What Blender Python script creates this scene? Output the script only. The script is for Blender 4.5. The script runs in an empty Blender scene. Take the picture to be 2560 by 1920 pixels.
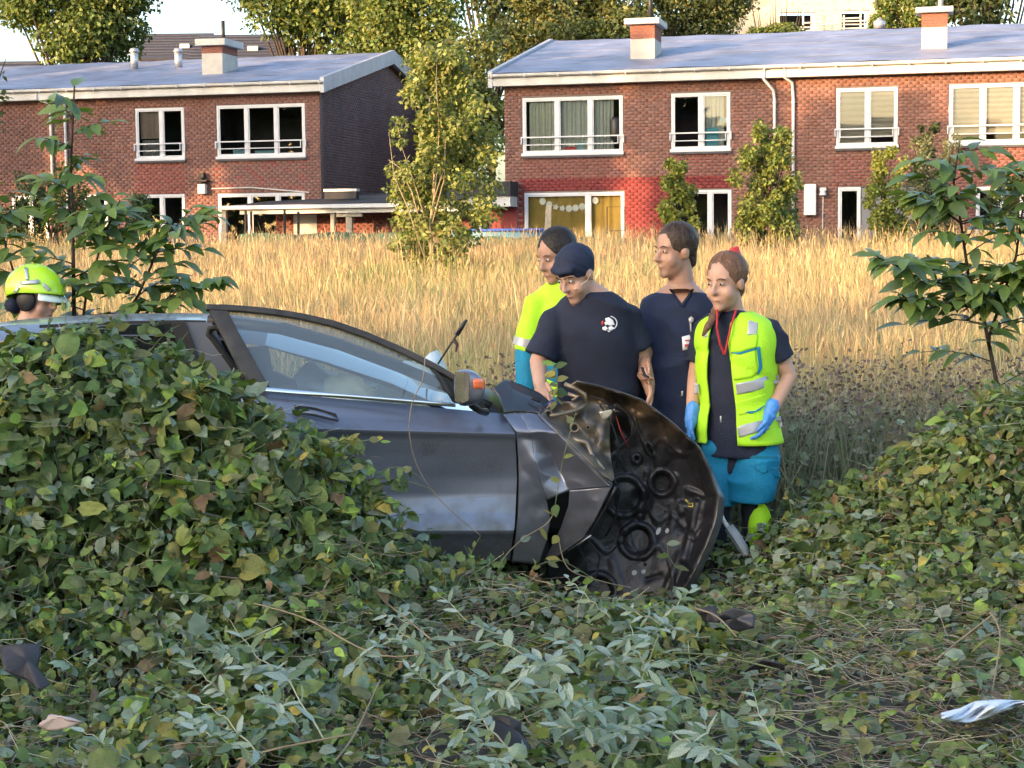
import bpy, bmesh, math, random
import numpy as np
from mathutils import Vector, Matrix
random.seed(7)
RNG = np.random.default_rng(11)
S = bpy.context.scene
COL = S.collection
PI = math.pi

# ------------------------------------------------------------------ camera
FPX = 4400.0                      # focal length in photo pixels (photo 2560 x 1920)
EYE = Vector((0.0, 0.0, 1.75))
PITCH = math.atan(360.0/FPX)
ROLL = 0.0105
fwd = Vector((0, math.cos(PITCH), -math.sin(PITCH)))
r0 = Vector((1, 0, 0)); u0 = Vector((0, math.sin(PITCH), math.cos(PITCH)))
RIGHT = r0*math.cos(ROLL) - u0*math.sin(ROLL)
UP = u0*math.cos(ROLL) + r0*math.sin(ROLL)
cam_d = bpy.data.cameras.new('camera'); cam = bpy.data.objects.new('camera', cam_d); COL.objects.link(cam)
cam_d.sensor_width = 36.0; cam_d.lens = 36.0*FPX/2560.0; cam_d.clip_start = 0.1; cam_d.clip_end = 2000
mw = Matrix((RIGHT, UP, -fwd)).transposed().to_4x4(); mw.translation = EYE
cam.matrix_world = mw
S.camera = cam
S.render.resolution_x = 1024; S.render.resolution_y = 768

def ray(u, v):
    return fwd*FPX + RIGHT*(u-1280.0) + UP*(960.0-v)
def P(u, v, Y):
    d = ray(u, v); return EYE + d*(Y/d.y)
def Pz(u, v, z):
    d = ray(u, v); return EYE + d*((z-EYE.z)/d.z)
def proj(p):
    d = Vector(p)-EYE; k = FPX/d.dot(fwd)
    return 1280+d.dot(RIGHT)*k, 960-d.dot(UP)*k

# ------------------------------------------------------------------ world, sun, exposure
SUN_AZ = math.radians(52)         # direction the light travels, measured from +Y towards +X
SUN_EL = math.radians(9.5)
W = bpy.data.worlds.new('World'); S.world = W; W.use_nodes = True
nt = W.node_tree; bg = nt.nodes['Background']
sky = nt.nodes.new('ShaderNodeTexSky'); sky.sky_type = 'NISHITA'; sky.sun_disc = False
sky.sun_elevation = SUN_EL
sky.sun_rotation = SUN_AZ + PI
sky.air_density = 0.9; sky.dust_density = 3.4; sky.ozone_density = 1.2
nt.links.new(sky.outputs['Color'], bg.inputs['Color']); bg.inputs['Strength'].default_value = 0.15
sun_d = bpy.data.lights.new('sun', 'SUN'); sun = bpy.data.objects.new('sun', sun_d); COL.objects.link(sun)
sun_d.energy = 2.1; sun_d.angle = math.radians(0.53); sun_d.color = (1.0, 0.60, 0.29)
sdir = Vector((math.sin(SUN_AZ)*math.cos(SUN_EL), math.cos(SUN_AZ)*math.cos(SUN_EL), -math.sin(SUN_EL)))
sun.rotation_euler = sdir.to_track_quat('-Z', 'Y').to_euler()
sun.location = (-30, -20, 20)
S.view_settings.view_transform = 'Standard'; S.view_settings.look = 'None'
S.view_settings.exposure = 2.6; S.view_settings.gamma = 1.0
S.view_settings.use_curve_mapping = False
S.render.engine = 'CYCLES'
S.cycles.max_bounces = 8; S.cycles.transparent_max_bounces = 12

# ------------------------------------------------------------------ helpers
def link(o, parent=None):
    COL.objects.link(o)
    if parent is not None: o.parent = parent
    return o
def tag(o, label=None, cat=None, group=None, kind=None):
    if label: o['label'] = label
    if cat: o['category'] = cat
    if group: o['group'] = group
    if kind: o['kind'] = kind
    return o
def thing(name, label, cat, loc=(0,0,0), rz=0.0, group=None):
    o = bpy.data.objects.new(name, None); o.empty_display_size = 0.1
    o.location = loc; o.rotation_euler = (0, 0, rz); COL.objects.link(o)
    return tag(o, label, cat, group)
def put(name, me, parent=None, mats=None, smooth=False, loc=None):
    if mats is not None:
        for m in (mats if isinstance(mats, (list, tuple)) else [mats]): me.materials.append(m)
    if smooth: me.polygons.foreach_set('use_smooth', np.ones(len(me.polygons), bool))
    o = bpy.data.objects.new(name, me); link(o, parent)
    if loc is not None: o.location = loc
    return o
def pyd(name, verts, faces, mats=None, parent=None, smooth=False, midx=None):
    me = bpy.data.meshes.new(name); me.from_pydata([tuple(v) for v in verts], [], faces); me.update()
    o = put(name, me, parent, mats, smooth)
    if midx is not None: me.polygons.foreach_set('material_index', np.array(midx, np.int32))
    return o
def fix_normals(o):
    bm = bmesh.new(); bm.from_mesh(o.data); bmesh.ops.recalc_face_normals(bm, faces=bm.faces[:]); bm.to_mesh(o.data); bm.free(); return o

class MB:
    """collects simple shapes into one mesh"""
    def __init__(s): s.v = []; s.f = []; s.m = []
    def add(s, vs, fs, mi=0):
        b = len(s.v); s.v += [tuple(p) for p in vs]; s.f += [tuple(i+b for i in f) for f in fs]; s.m += [mi]*len(fs); return s
    def box(s, x0, x1, y0, y1, z0, z1, mi=0):
        vs = [(x,y,z) for z in (z0,z1) for y in (y0,y1) for x in (x0,x1)]
        return s.add(vs, [(0,2,3,1),(4,5,7,6),(0,1,5,4),(2,6,7,3),(0,4,6,2),(1,3,7,5)], mi)
    def tube(s, pts, rad, n=8, mi=0, cap=True):
        pts = [Vector(p) for p in pts]
        if not isinstance(rad, (list, tuple, np.ndarray)): rad = [rad]*len(pts)
        b = len(s.v); prev = None
        for i, p in enumerate(pts):
            t = (pts[min(i+1, len(pts)-1)] - pts[max(i-1, 0)])
            t = t.normalized() if t.length > 1e-9 else Vector((0,0,1))
            if prev is None:
                a = Vector((0,0,1)) if abs(t.z) < .9 else Vector((1,0,0)); nx = t.cross(a).normalized()
            else:
                nx = (prev - t*prev.dot(t)); nx = nx.normalized() if nx.length > 1e-6 else t.orthogonal().normalized()
            prev = nx; ny = t.cross(nx)
            for k in range(n):
                q = 2*PI*k/n; s.v.append(tuple(p + (nx*math.cos(q)+ny*math.sin(q))*rad[i]))
        for i in range(len(pts)-1):
            for k in range(n):
                s.f.append((b+i*n+k, b+i*n+(k+1)%n, b+(i+1)*n+(k+1)%n, b+(i+1)*n+k)); s.m.append(mi)
        if cap:
            s.f.append(tuple(b+k for k in range(n))[::-1]); s.m.append(mi)
            s.f.append(tuple(b+(len(pts)-1)*n+k for k in range(n))); s.m.append(mi)
        return s
    def build(s, name, mats, parent=None, smooth=False, bevel=0):
        o = pyd(name, s.v, s.f, mats, parent, smooth, s.m)
        if bevel:
            md = o.modifiers.new('bevel', 'BEVEL'); md.width = bevel; md.segments = 2; md.limit_method = 'ANGLE'
        return o

def fastmesh(name, V, loops, counts, col=None, mats=None, parent=None, smooth=False):
    """V (n,3); loops flat vertex indices; counts polygon sizes; col (n,3) point colours"""
    me = bpy.data.meshes.new(name)
    V = np.ascontiguousarray(V, np.float32); loops = np.ascontiguousarray(loops, np.int32); counts = np.ascontiguousarray(counts, np.int32)
    me.vertices.add(len(V)); me.vertices.foreach_set('co', V.ravel())
    me.loops.add(len(loops)); me.loops.foreach_set('vertex_index', loops)
    me.polygons.add(len(counts)); st = np.zeros(len(counts), np.int32); st[1:] = np.cumsum(counts)[:-1]
    me.polygons.foreach_set('loop_start', st)
    if col is not None:
        a = me.color_attributes.new('Col', 'FLOAT_COLOR', 'POINT')
        c = np.ones((len(V), 4), np.float32); c[:, :3] = col; a.data.foreach_set('color', c.ravel())
    me.update(calc_edges=True)
    return put(name, me, parent, mats, smooth)

def inst(name, TV, TF, R, T, SC, colr, mats, parent=None, smooth=False):
    """N copies of a template in ONE mesh: TV (k,3), TF faces, R (N,3,3), T (N,3), SC (N,) or (N,3), colr (N,3)"""
    N = len(T); k = len(TV); TV = np.asarray(TV, float)
    SC = np.asarray(SC, float); SC = SC[:, None, None] if SC.ndim == 1 else SC[:, None, :]
    V = np.einsum('nij,nkj->nki', R, TV[None]*SC) + T[:, None, :]
    fl = np.concatenate([np.array(f) for f in TF]); cn = np.array([len(f) for f in TF])
    loops = (fl[None] + (np.arange(N)*k)[:, None]).ravel(); counts = np.tile(cn, N)
    return fastmesh(name, V.reshape(-1, 3), loops, counts, np.repeat(colr, k, 0), mats, parent, smooth)

def basis(nrm, tip):
    """rotation matrices (N,3,3): local Z -> nrm, local Y -> tip (made orthogonal)"""
    n = nrm/np.linalg.norm(nrm, axis=1, keepdims=True)
    t = tip - n*np.sum(tip*n, 1, keepdims=True); t /= np.linalg.norm(t, axis=1, keepdims=True)+1e-9
    x = np.cross(t, n)
    return np.stack([x, t, n], axis=2)

def fbm(x, y, seed=0, oct=4, base=1.0):
    """cheap smooth pseudo noise from sines"""
    r = np.random.default_rng(seed); s = 0; a = 1.0; f = base; tot = 0
    for o in range(oct):
        for q in range(3):
            th = r.uniform(0, 2*PI); ph = r.uniform(0, 2*PI); ff = f*r.uniform(.8, 1.25)
            s = s + a*np.sin((x*math.cos(th)+y*math.sin(th))*ff+ph)/3; 
        tot += a; a *= .55; f *= 2.03
    return s/tot*1.6
def sstep(a, b, x):
    t = np.clip((np.asarray(x, float)-a)/(b-a), 0, 1); return t*t*(3-2*t)

# ------------------------------------------------------------------ materials
MATS = {}
def M(name, col=(.5,.5,.5), rough=.7, var=.12, scale=5.0, bump=0.0, bscale=60.0, metal=0.0, spec=.4, attr=False, coat=0.0, trans=0.0, tcol=None, detail=4.0, hue=None, rvar=0.0):
    if name in MATS: return MATS[name]
    m = bpy.data.materials.new(name); m.use_nodes = True; n = m.node_tree.nodes; l = m.node_tree.links
    b = n['Principled BSDF']; out = n['Material Output']
    b.inputs['Roughness'].default_value = rough; b.inputs['Metallic'].default_value = metal
    b.inputs['Specular IOR Level'].default_value = spec
    if coat: b.inputs['Coat Weight'].default_value = coat; b.inputs['Coat Roughness'].default_value = .04
    tc = n.new('ShaderNodeTexCoord')
    nz = n.new('ShaderNodeTexNoise'); nz.inputs['Scale'].default_value = scale; nz.inputs['Detail'].default_value = detail
    l.new(tc.outputs['Object'], nz.inputs['Vector'])
    mr = n.new('ShaderNodeMapRange'); mr.inputs[1].default_value = .3; mr.inputs[2].default_value = .7
    mr.inputs[3].default_value = 1-var; mr.inputs[4].default_value = 1+var
    l.new(nz.outputs['Fac'], mr.inputs[0])
    mx = n.new('ShaderNodeMix'); mx.data_type = 'RGBA'; mx.blend_type = 'MULTIPLY'; mx.inputs[0].default_value = 1
    if attr:
        at = n.new('ShaderNodeAttribute'); at.attribute_name = 'Col'; l.new(at.outputs['Color'], mx.inputs[6])
    else: mx.inputs[6].default_value = (*col, 1)
    l.new(mr.outputs[0], mx.inputs[7]); colout = mx.outputs[2]
    if hue is not None:
        nz2 = n.new('ShaderNodeTexNoise'); nz2.inputs['Scale'].default_value = scale*.37; nz2.inputs['Detail'].default_value = 3
        l.new(tc.outputs['Object'], nz2.inputs['Vector'])
        mr2 = n.new('ShaderNodeMapRange'); mr2.inputs[1].default_value = .45; mr2.inputs[2].default_value = .7
        l.new(nz2.outputs['Fac'], mr2.inputs[0])
        mx2 = n.new('ShaderNodeMix'); mx2.data_type = 'RGBA'; l.new(mr2.outputs[0], mx2.inputs[0]); l.new(colout, mx2.inputs[6]); mx2.inputs[7].default_value = (*hue, 1)
        colout = mx2.outputs[2]
    l.new(colout, b.inputs['Base Color'])
    if rvar:
        mr3 = n.new('ShaderNodeMapRange'); mr3.inputs[3].default_value = rough-rvar; mr3.inputs[4].default_value = rough+rvar
        l.new(nz.outputs['Fac'], mr3.inputs[0]); l.new(mr3.outputs[0], b.inputs['Roughness'])
    if bump:
        bz = n.new('ShaderNodeTexNoise'); bz.inputs['Scale'].default_value = bscale; bz.inputs['Detail'].default_value = 3
        l.new(tc.outputs['Object'], bz.inputs['Vector'])
        bp = n.new('ShaderNodeBump'); bp.inputs['Strength'].default_value = bump; bp.inputs['Distance'].default_value = .02
        l.new(bz.outputs['Fac'], bp.inputs['Height']); l.new(bp.outputs['Normal'], b.inputs['Normal'])
    if trans:
        tr = n.new('ShaderNodeBsdfTranslucent'); ms = n.new('ShaderNodeMixShader'); ms.inputs[0].default_value = trans
        if tcol is None: l.new(colout, tr.inputs['Color'])
        else:
            mt = n.new('ShaderNodeMix'); mt.data_type = 'RGBA'; mt.blend_type = 'MULTIPLY'; mt.inputs[0].default_value = 1
            l.new(colout, mt.inputs[6]); mt.inputs[7].default_value = (*tcol, 1); l.new(mt.outputs[2], tr.inputs['Color'])
        l.new(b.outputs[0], ms.inputs[1]); l.new(tr.outputs[0], ms.inputs[2]); l.new(ms.outputs[0], out.inputs['Surface'])
    MATS[name] = m; return m
def glassmat(name, tint=(.8,.85,.85), refl=1.0, rough=.02, opac=0.0, ocol=(.02,.02,.02)):
    """thin pane: transparent + fresnel gloss (+ a share of diffuse tint)"""
    if name in MATS: return MATS[name]
    m = bpy.data.materials.new(name); m.use_nodes = True; n = m.node_tree.nodes; l = m.node_tree.links
    n.remove(n['Principled BSDF']); out = n['Material Output']
    tr = n.new('ShaderNodeBsdfTransparent'); tr.inputs['Color'].default_value = (*tint, 1)
    df = n.new('ShaderNodeBsdfDiffuse'); df.inputs['Color'].default_value = (*ocol, 1)
    m1 = n.new('ShaderNodeMixShader'); m1.inputs[0].default_value = opac; l.new(tr.outputs[0], m1.inputs[1]); l.new(df.outputs[0], m1.inputs[2])
    gl = n.new('ShaderNodeBsdfGlossy'); gl.inputs['Roughness'].default_value = rough
    fr = n.new('ShaderNodeFresnel'); fr.inputs['IOR'].default_value = 1.5
    ml = n.new('ShaderNodeMath'); ml.operation = 'MULTIPLY_ADD'; ml.inputs[1].default_value = 1.6*refl; ml.inputs[2].default_value = .02*refl; l.new(fr.outputs[0], ml.inputs[0])
    m2 = n.new('ShaderNodeMixShader'); l.new(ml.outputs[0], m2.inputs[0]); l.new(m1.outputs[0], m2.inputs[1]); l.new(gl.outputs[0], m2.inputs[2])
    l.new(m2.outputs[0], out.inputs['Surface']); MATS[name] = m; return m
# ------------------------------------------------------------------ ground
def tz0(y): return 0.95*sstep(13, 42, y)
def bumpf(x, y, cx, cy, sx, sy, h, p=2.0):
    return h*np.exp(-(np.abs((x-cx)/sx)**p + np.abs((y-cy)/sy)**p))
_hr = np.random.default_rng(4)
HOLL = [(float(_hr.uniform(-2.4, -.7)), float(_hr.uniform(6.5, 7.55)), float(_hr.uniform(.05, .12)), float(_hr.uniform(.08, .2))) for _ in range(26)] + [(float(_hr.uniform(1.5, 2.9)), float(_hr.uniform(7.6, 8.9)), float(_hr.uniform(.05, .10)), float(_hr.uniform(.06, .14))) for _ in range(16)]
def canopy(x, y):
    """height of the top of the creeping vines over the bare earth"""
    x = np.asarray(x, float); y = np.asarray(y, float)
    # thicket in front of the car: highest on the left, ends in a steep right flank
    prof = np.interp(x, [-4, -2.25, -1.91, -1.72, -1.6, -1.47, -1.33, -1.19, -1.06, -.84, -.70, -.61, -.52, -.42, -.2, .1, .4, .8],
                        [1.28, 1.25, 1.29, 1.23, 1.18, 1.13, 1.07, .99, .89, .80, .73, .65, .42, .32, .27, .24, .16, .06])
    ridge = 7.72 - .10*sstep(-.9, -.4, x)
    back = sstep(ridge+.42, ridge+.02, y); front = np.where(y < ridge, np.exp(-((ridge-y)/np.interp(x, [-2.5, -.9, -.4, .5], [.85, .75, .55, .45]))**2), 1)
    left = prof*np.minimum(back, 1)*front
    # bank of vines on the right
    profr = np.interp(x, [.9, 1.3, 1.55, 1.85, 2.1, 2.5, 2.8, 4], [0, .08, .26, .49, .69, .90, 1.0, 1.2])
    rr = 9.0; frontr = np.where(y < rr, np.exp(-((rr-y)/1.15)**2), np.exp(-((y-rr)/.75)**2))
    right = profr*frontr
    # low growth round the wreck, in front of the hood and the legs
    low = bumpf(x, y, 1.5, 9.0, .42, .2, .22)
    c = np.maximum(np.maximum(left, right), low)
    n = .035*fbm(x, y, 3, 4, 2.2) + .06*fbm(x, y, 8, 2, 5.5)*sstep(.25, .6, c) + .03*fbm(x, y, 5, 3, 6.0) + .05*fbm(x, y, 6, 3, 9.0)*sstep(.25, .6, c)
    for (hx, hy, hs, hd) in HOLL: n = n - hd*np.exp(-((x-hx)**2+(y-hy)**2)/(hs*hs))*sstep(.2, .5, c)
    fade = sstep(11.5, 9.5, y)
    dip = bumpf(x, y, .62, 8.35, .55, .75, .17, 4.0)
    return (c*(1+.06*fbm(x, y, 9, 3, 3.2)) + .06 + n - dip)*fade
def earth(x, y):
    c = canopy(x, y); c = np.maximum(c-.16-.14*sstep(.3, .6, c), np.minimum(c-.05, 0))
    return tz0(y) + np.where(np.asarray(y) < 11.5, c, 0)

def build_ground():
    def grid(xs, ys, name, m, zf, drop=0.0):
        X, Y = np.meshgrid(xs, ys); Z = zf(X, Y)-drop
        V = np.stack([X, Y, Z], -1).reshape(-1, 3); nx, ny = len(xs), len(ys)
        i = np.arange(ny-1)[:, None]*nx + np.arange(nx-1)[None]
        F = np.stack([i, i+1, i+1+nx, i+nx], -1).reshape(-1)
        return fastmesh(name, V, F, np.full((nx-1)*(ny-1), 4), None, m, None, True)
    soil = M('soil', (.050, .042, .030), .95, .4, 9, .6, 40, hue=(.035, .038, .02))
    xs = np.concatenate([np.linspace(-400, -5.2, 24), np.linspace(-5, 5, 150), np.linspace(5.2, 400, 24)])
    ys = np.concatenate([np.linspace(-200, 4.2, 14), np.linspace(4.5, 12, 120), np.linspace(12.5, 60, 40), np.linspace(70, 900, 20)])
    g = grid(xs, ys, 'ground', soil, earth)
    tag(g, 'dark uneven earth of the waste lot beneath the plants', None, None, 'structure')
build_ground()
# ------------------------------------------------------------------ terraced brick houses
TH = math.atan(0.24)
class Facade:
    """maps photo pixels to (along-wall, height) on one house front"""
    def __init__(s, u, Y, zg=.95):
        p = P(u, 560, Y); s.o = Vector((p.x, p.y, zg)); s.n = Vector((math.sin(TH), math.cos(TH), 0)); s.ex = Vector((math.cos(TH), -math.sin(TH), 0))
    def __call__(s, u, v, d=0.0):
        r = ray(u, v); o = s.o + s.n*d; t = (o-EYE).dot(s.n)/r.dot(s.n); q = EYE+r*t-s.o
        return q.dot(s.ex), q.z

brick_a = M('brick_courses', attr=True, rough=.85, var=.18, scale=9, bump=.35, bscale=50)
def stain(m, lo=.72, hi=1.12, sc=.45):
    n = m.node_tree.nodes; l = m.node_tree.links; b = n['Principled BSDF']; tc = [x for x in n if x.type == 'TEX_COORD'][0]
    mp = n.new('ShaderNodeMapping'); mp.inputs['Scale'].default_value = (1, 1, .45); l.new(tc.outputs['Object'], mp.inputs['Vector'])
    z = n.new('ShaderNodeTexNoise'); z.inputs['Scale'].default_value = sc; z.inputs['Detail'].default_value = 7; z.inputs['Roughness'].default_value = .65; l.new(mp.outputs[0], z.inputs['Vector'])
    r = n.new('ShaderNodeMapRange'); r.inputs[1].default_value = .35; r.inputs[2].default_value = .65; r.inputs[3].default_value = lo; r.inputs[4].default_value = hi; l.new(z.outputs['Fac'], r.inputs[0])
    x = n.new('ShaderNodeMix'); x.data_type = 'RGBA'; x.blend_type = 'MULTIPLY'; x.inputs[0].default_value = 1; old = b.inputs['Base Color'].links[0].from_socket; l.new(old, x.inputs[6]); l.new(r.outputs[0], x.inputs[7]); l.new(x.outputs[2], b.inputs['Base Color'])
stain(brick_a)
mortar = M('mortar', (.165, .118, .103), .95, .15, 4, .2, 60)
white_pvc = M('white_pvc', (.56, .56, .59), .35, .05, 3, rvar=.08)
white_paint = M('white_paint', (.52, .51, .50), .55, .10, 2.5, .1, 30)
roof_felt = M('roof_felt', (.17, .19, .27), .55, .12, 1.3, .15, 25, detail=8)
stain(roof_felt, .68, 1.2, .7); stain(white_paint, .8, 1.08, 1.2)
conc = M('chimney_render', (.42, .39, .35), .85, .14, 3, .25, 30)
zinc = M('zinc_pipe', (.42, .43, .45), .4, .15, 6, metal=.6)
grey_pipe = M('grey_pvc_pipe', (.52, .52, .53), .45, .08, 6)
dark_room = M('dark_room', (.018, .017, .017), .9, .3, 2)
pane_m = glassmat('window_glass', (.80, .84, .83), 1.0, .015)
wood_grey = M('weathered_wood', (.30, .27, .22), .85, .25, 12, .3, 40)
net_green = M('green_windbreak', (.035, .095, .06), .8, .2, 3)

def brick_wall(house, name, rect, holes, colour_fn, single_pick=None, course=.088, length=.205, joint=.012, depth=.012, plane='front', flip=1):
    """returns (stuff brick mesh, list of single bricks). Local frame: wall face at y=0 (front) looking to -y, or x=0 plane for the gable."""
    x0, x1, z0, z1 = rect; B = []; singles = []
    nrow = int((z1-z0)/course)
    rnd = random.Random(sum(map(ord, name)))
    for r in range(nrow):
        za = z0 + r*course; zb = za+course-joint; zc = (za+zb)/2
        iv = [(x0, x1)]
        top = None
        for (hx0, hx1, hz0, hz1) in holes:
            if hz0 < zb-.01 and hz1 > za+.01:
                nv = []
                for (a, b) in iv:
                    if hx1 <= a or hx0 >= b: nv.append((a, b)); continue
                    if hx0 > a: nv.append((a, hx0))
                    if hx1 < b: nv.append((hx1, b))
                iv = nv
        for (a, b) in iv:
            k = math.floor((a - x0)/length - 1); off = (r % 2)*length*.5
            while True:
                s = x0 + off + k*length; e = s+length-joint; k += 1
                if s >= b: break
                s2, e2 = max(s, a), min(e, b)
                if e2-s2 < .03: continue
                B.append((s2, e2, za, zb, colour_fn((s2+e2)/2, zc, rnd), e2-s2 > length-joint-1e-4, rnd.uniform(-.003, .004)))
    return B

def bricks_to_mesh(B, name, depth, m, parent, gable=False):
    n = len(B); a = np.array([b[:4] for b in B]); c = np.array([b[4] for b in B]); rp = ((c[:, 0] > .15) & (c[:, 1] < .035))[:, None]; a = a + rp*np.array([-.0045, .0045, -.0045, .0045]); dj = np.array([b[6] for b in B])
    bv = .004
    fr = -(depth+dj); z = np.zeros(n)
    def pt(x, y, zz): return np.stack([x, y, zz], -1) if not gable else np.stack([-y, x, zz], -1)
    s, e, za, zb = a.T
    V = np.stack([pt(s, z+.002, za), pt(e, z+.002, za), pt(e, z+.002, zb), pt(s, z+.002, zb), pt(s+bv, fr, za+bv), pt(e-bv, fr, za+bv), pt(e-bv, fr, zb-bv), pt(s+bv, fr, zb-bv)], 1)
    F = np.array([4,5,6,7, 0,1,5,4, 1,2,6,5, 2,3,7,6, 3,0,4,7])
    loops = (F[None] + (np.arange(n)*8)[:, None]).ravel()
    return fastmesh(name, V.reshape(-1, 3), loops, np.full(n*5, 4), np.repeat(c, 8, 0), m, parent)

def single_bricks(B, k, parent, depth):
    """the k bricks given become objects that share a few meshes"""
    groups = {}
    for b in B[:k]:
        key = min(5, int((b[4][0]-.10)/.03)); groups.setdefault(key, []).append(b)
    for key, bs in groups.items():
        b = bs[0]; L = b[1]-b[0]; H = b[3]-b[2]
        o = bricks_to_mesh([(0, L, 0, H, b[4], True, .001)], 'brick', depth, brick_a, parent)
        o.location = (b[0], 0, b[2])
        for q in bs[1:]:
            c = o.copy(); COL.objects.link(c); c.location = (q[0], -(q[6]), q[2])

def window(house, f, u0_, v0_, u1_, v1_, mull, d=.0, rail=True, inside='dark', sill=True, name='window', fw=.07, door=False):
    x0, zt = f(u0_, (v0_)); x1, _ = f(u1_, v0_); xm = .5*(x0+x1); _, zb = f((u0_+u1_)/2, v1_); _, zt = f((u0_+u1_)/2, v0_)
    mb = MB(); ya, yb = -.015, .05
    mb.box(x0, x1, ya, yb, zt-fw, zt); mb.box(x0, x1, ya, yb, zb, zb+fw*(1.0))
    mb.box(x0, x0+fw, ya, yb, zb+fw, zt-fw); mb.box(x1-fw, x1, ya, yb, zb+fw, zt-fw)
    xs = [x0+fw]
    for m in mull:
        xc, _ = f(m, v0_); mb.box(xc-fw*.75, xc+fw*.75, ya-.004, yb, zb+fw, zt-fw); xs += [xc-fw*.75, xc+fw*.75]
    xs.append(x1-fw)
    if sill: mb.box(x0-.03, x1+.03, -.10, -.016, zb-.05, zb+.03)
    w = mb.build(name, white_pvc, house, bevel=.006)
    for i in range(0, len(xs), 2):
        a, b = xs[i], xs[i+1]
        sb = MB(); t = .035
        sb.box(a+.003, b-.003, .0, .035, zb+fw+.003, zb+fw+t); sb.box(a+.003, b-.003, .0, .035, zt-fw-t, zt-fw-.003)
        sb.box(a+.003, a+t, .0, .035, zb+fw+t, zt-fw-t); sb.box(b-t, b-.003, .0, .035, zb+fw+t, zt-fw-t)
        s_ = sb.build('sash', white_pvc, w)
        tl = random.uniform(-.012, .012)
        pyd('pane', [(a+t, .018-tl, zb+fw+t), (b-t, .018+tl*.5, zb+fw+t), (b-t, .018+tl, zt-fw-t), (a+t, .018-tl*.5, zt-fw-t)], [(0,1,2,3)], pane_m, w)
    if rail:
        rb = MB(); z1 = zb+.30*(zt-zb); z2 = zb+.165*(zt-zb); yr = -.085
        rb.box(x0-.04, x1+.04, yr-.012, yr+.012, z1-.018, z1+.018); rb.box(x0+.10, x1-.12, yr-.010, yr+.010, z2-.013, z2+.013)
        rb.box(x0-.04, x0-.012, yr-.010, -.016, z1-.20, z1-.019); rb.box(x1+.012, x1+.04, yr-.010, -.016, z1-.20, z1-.019)
        rb.box(x0+.10, x0+.125, yr-.009, yr+.009, z2+.014, z1-.019); rb.box(x1-.145, x1-.12, yr-.009, yr+.009, z2+.014, z1-.019)
        rb.build('railing', white_pvc, w)
    # the room behind: recess box, then what hangs in it
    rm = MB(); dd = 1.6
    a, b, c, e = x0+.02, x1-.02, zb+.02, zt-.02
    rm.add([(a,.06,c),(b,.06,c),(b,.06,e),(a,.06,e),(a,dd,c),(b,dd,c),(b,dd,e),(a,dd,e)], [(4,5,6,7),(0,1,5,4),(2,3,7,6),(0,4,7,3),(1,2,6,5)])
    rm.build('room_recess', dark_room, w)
    return w, (x0, x1, zb, zt, xs)

def curtain(w, x0, x1, z0, z1, col, y=.14, folds=9, name='curtain'):
    n = 60; vs = []
    for i in range(n+1):
        t = i/n; x = x0+(x1-x0)*t; yy = y+.02*math.sin(t*folds*2*PI)+.01*math.sin(t*folds*3.1*PI+1)
        vs += [(x, yy, z0), (x, yy-.005, (z0+z1)/2), (x, yy, z1)]
    fs = []
    for i in range(n):
        for k in range(2): a = i*3+k; fs.append((a, a+3, a+4, a+1))
    return pyd(name, vs, fs, M('curtain_%s' % '_'.join('%02d' % int(c*99) for c in col), col, .9, .08, 8, trans=.25), w, True)

def blind(w, x0, x1, z0, z1, n=9, y=.10):
    """day and night roller blind: alternating opaque and sheer strips, each a real strip"""
    a = M('blind_fabric', (.40, .38, .35), .9, .06, 5, trans=.2); b = M('blind_sheer', (.22, .21, .19), .9, .06, 5)
    h = (z1-z0)/n
    for i in range(n):
        zz = z0+i*h
        mb = MB(); mb.add([(x0, y, zz), (x1, y, zz), (x1, y-.012, zz+h*.5), (x0, y-.012, zz+h*.5), (x1, y+.004, zz+h), (x0, y+.004, zz+h)], [(0,1,2,3)], 0); mb.add([(x0, y-.012, zz+h*.5), (x1, y-.012, zz+h*.5), (x1, y+.004, zz+h), (x0, y+.004, zz+h)], [(0,1,2,3)], 1)
        mb.build('blind_strip', [a, b], w)

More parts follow.
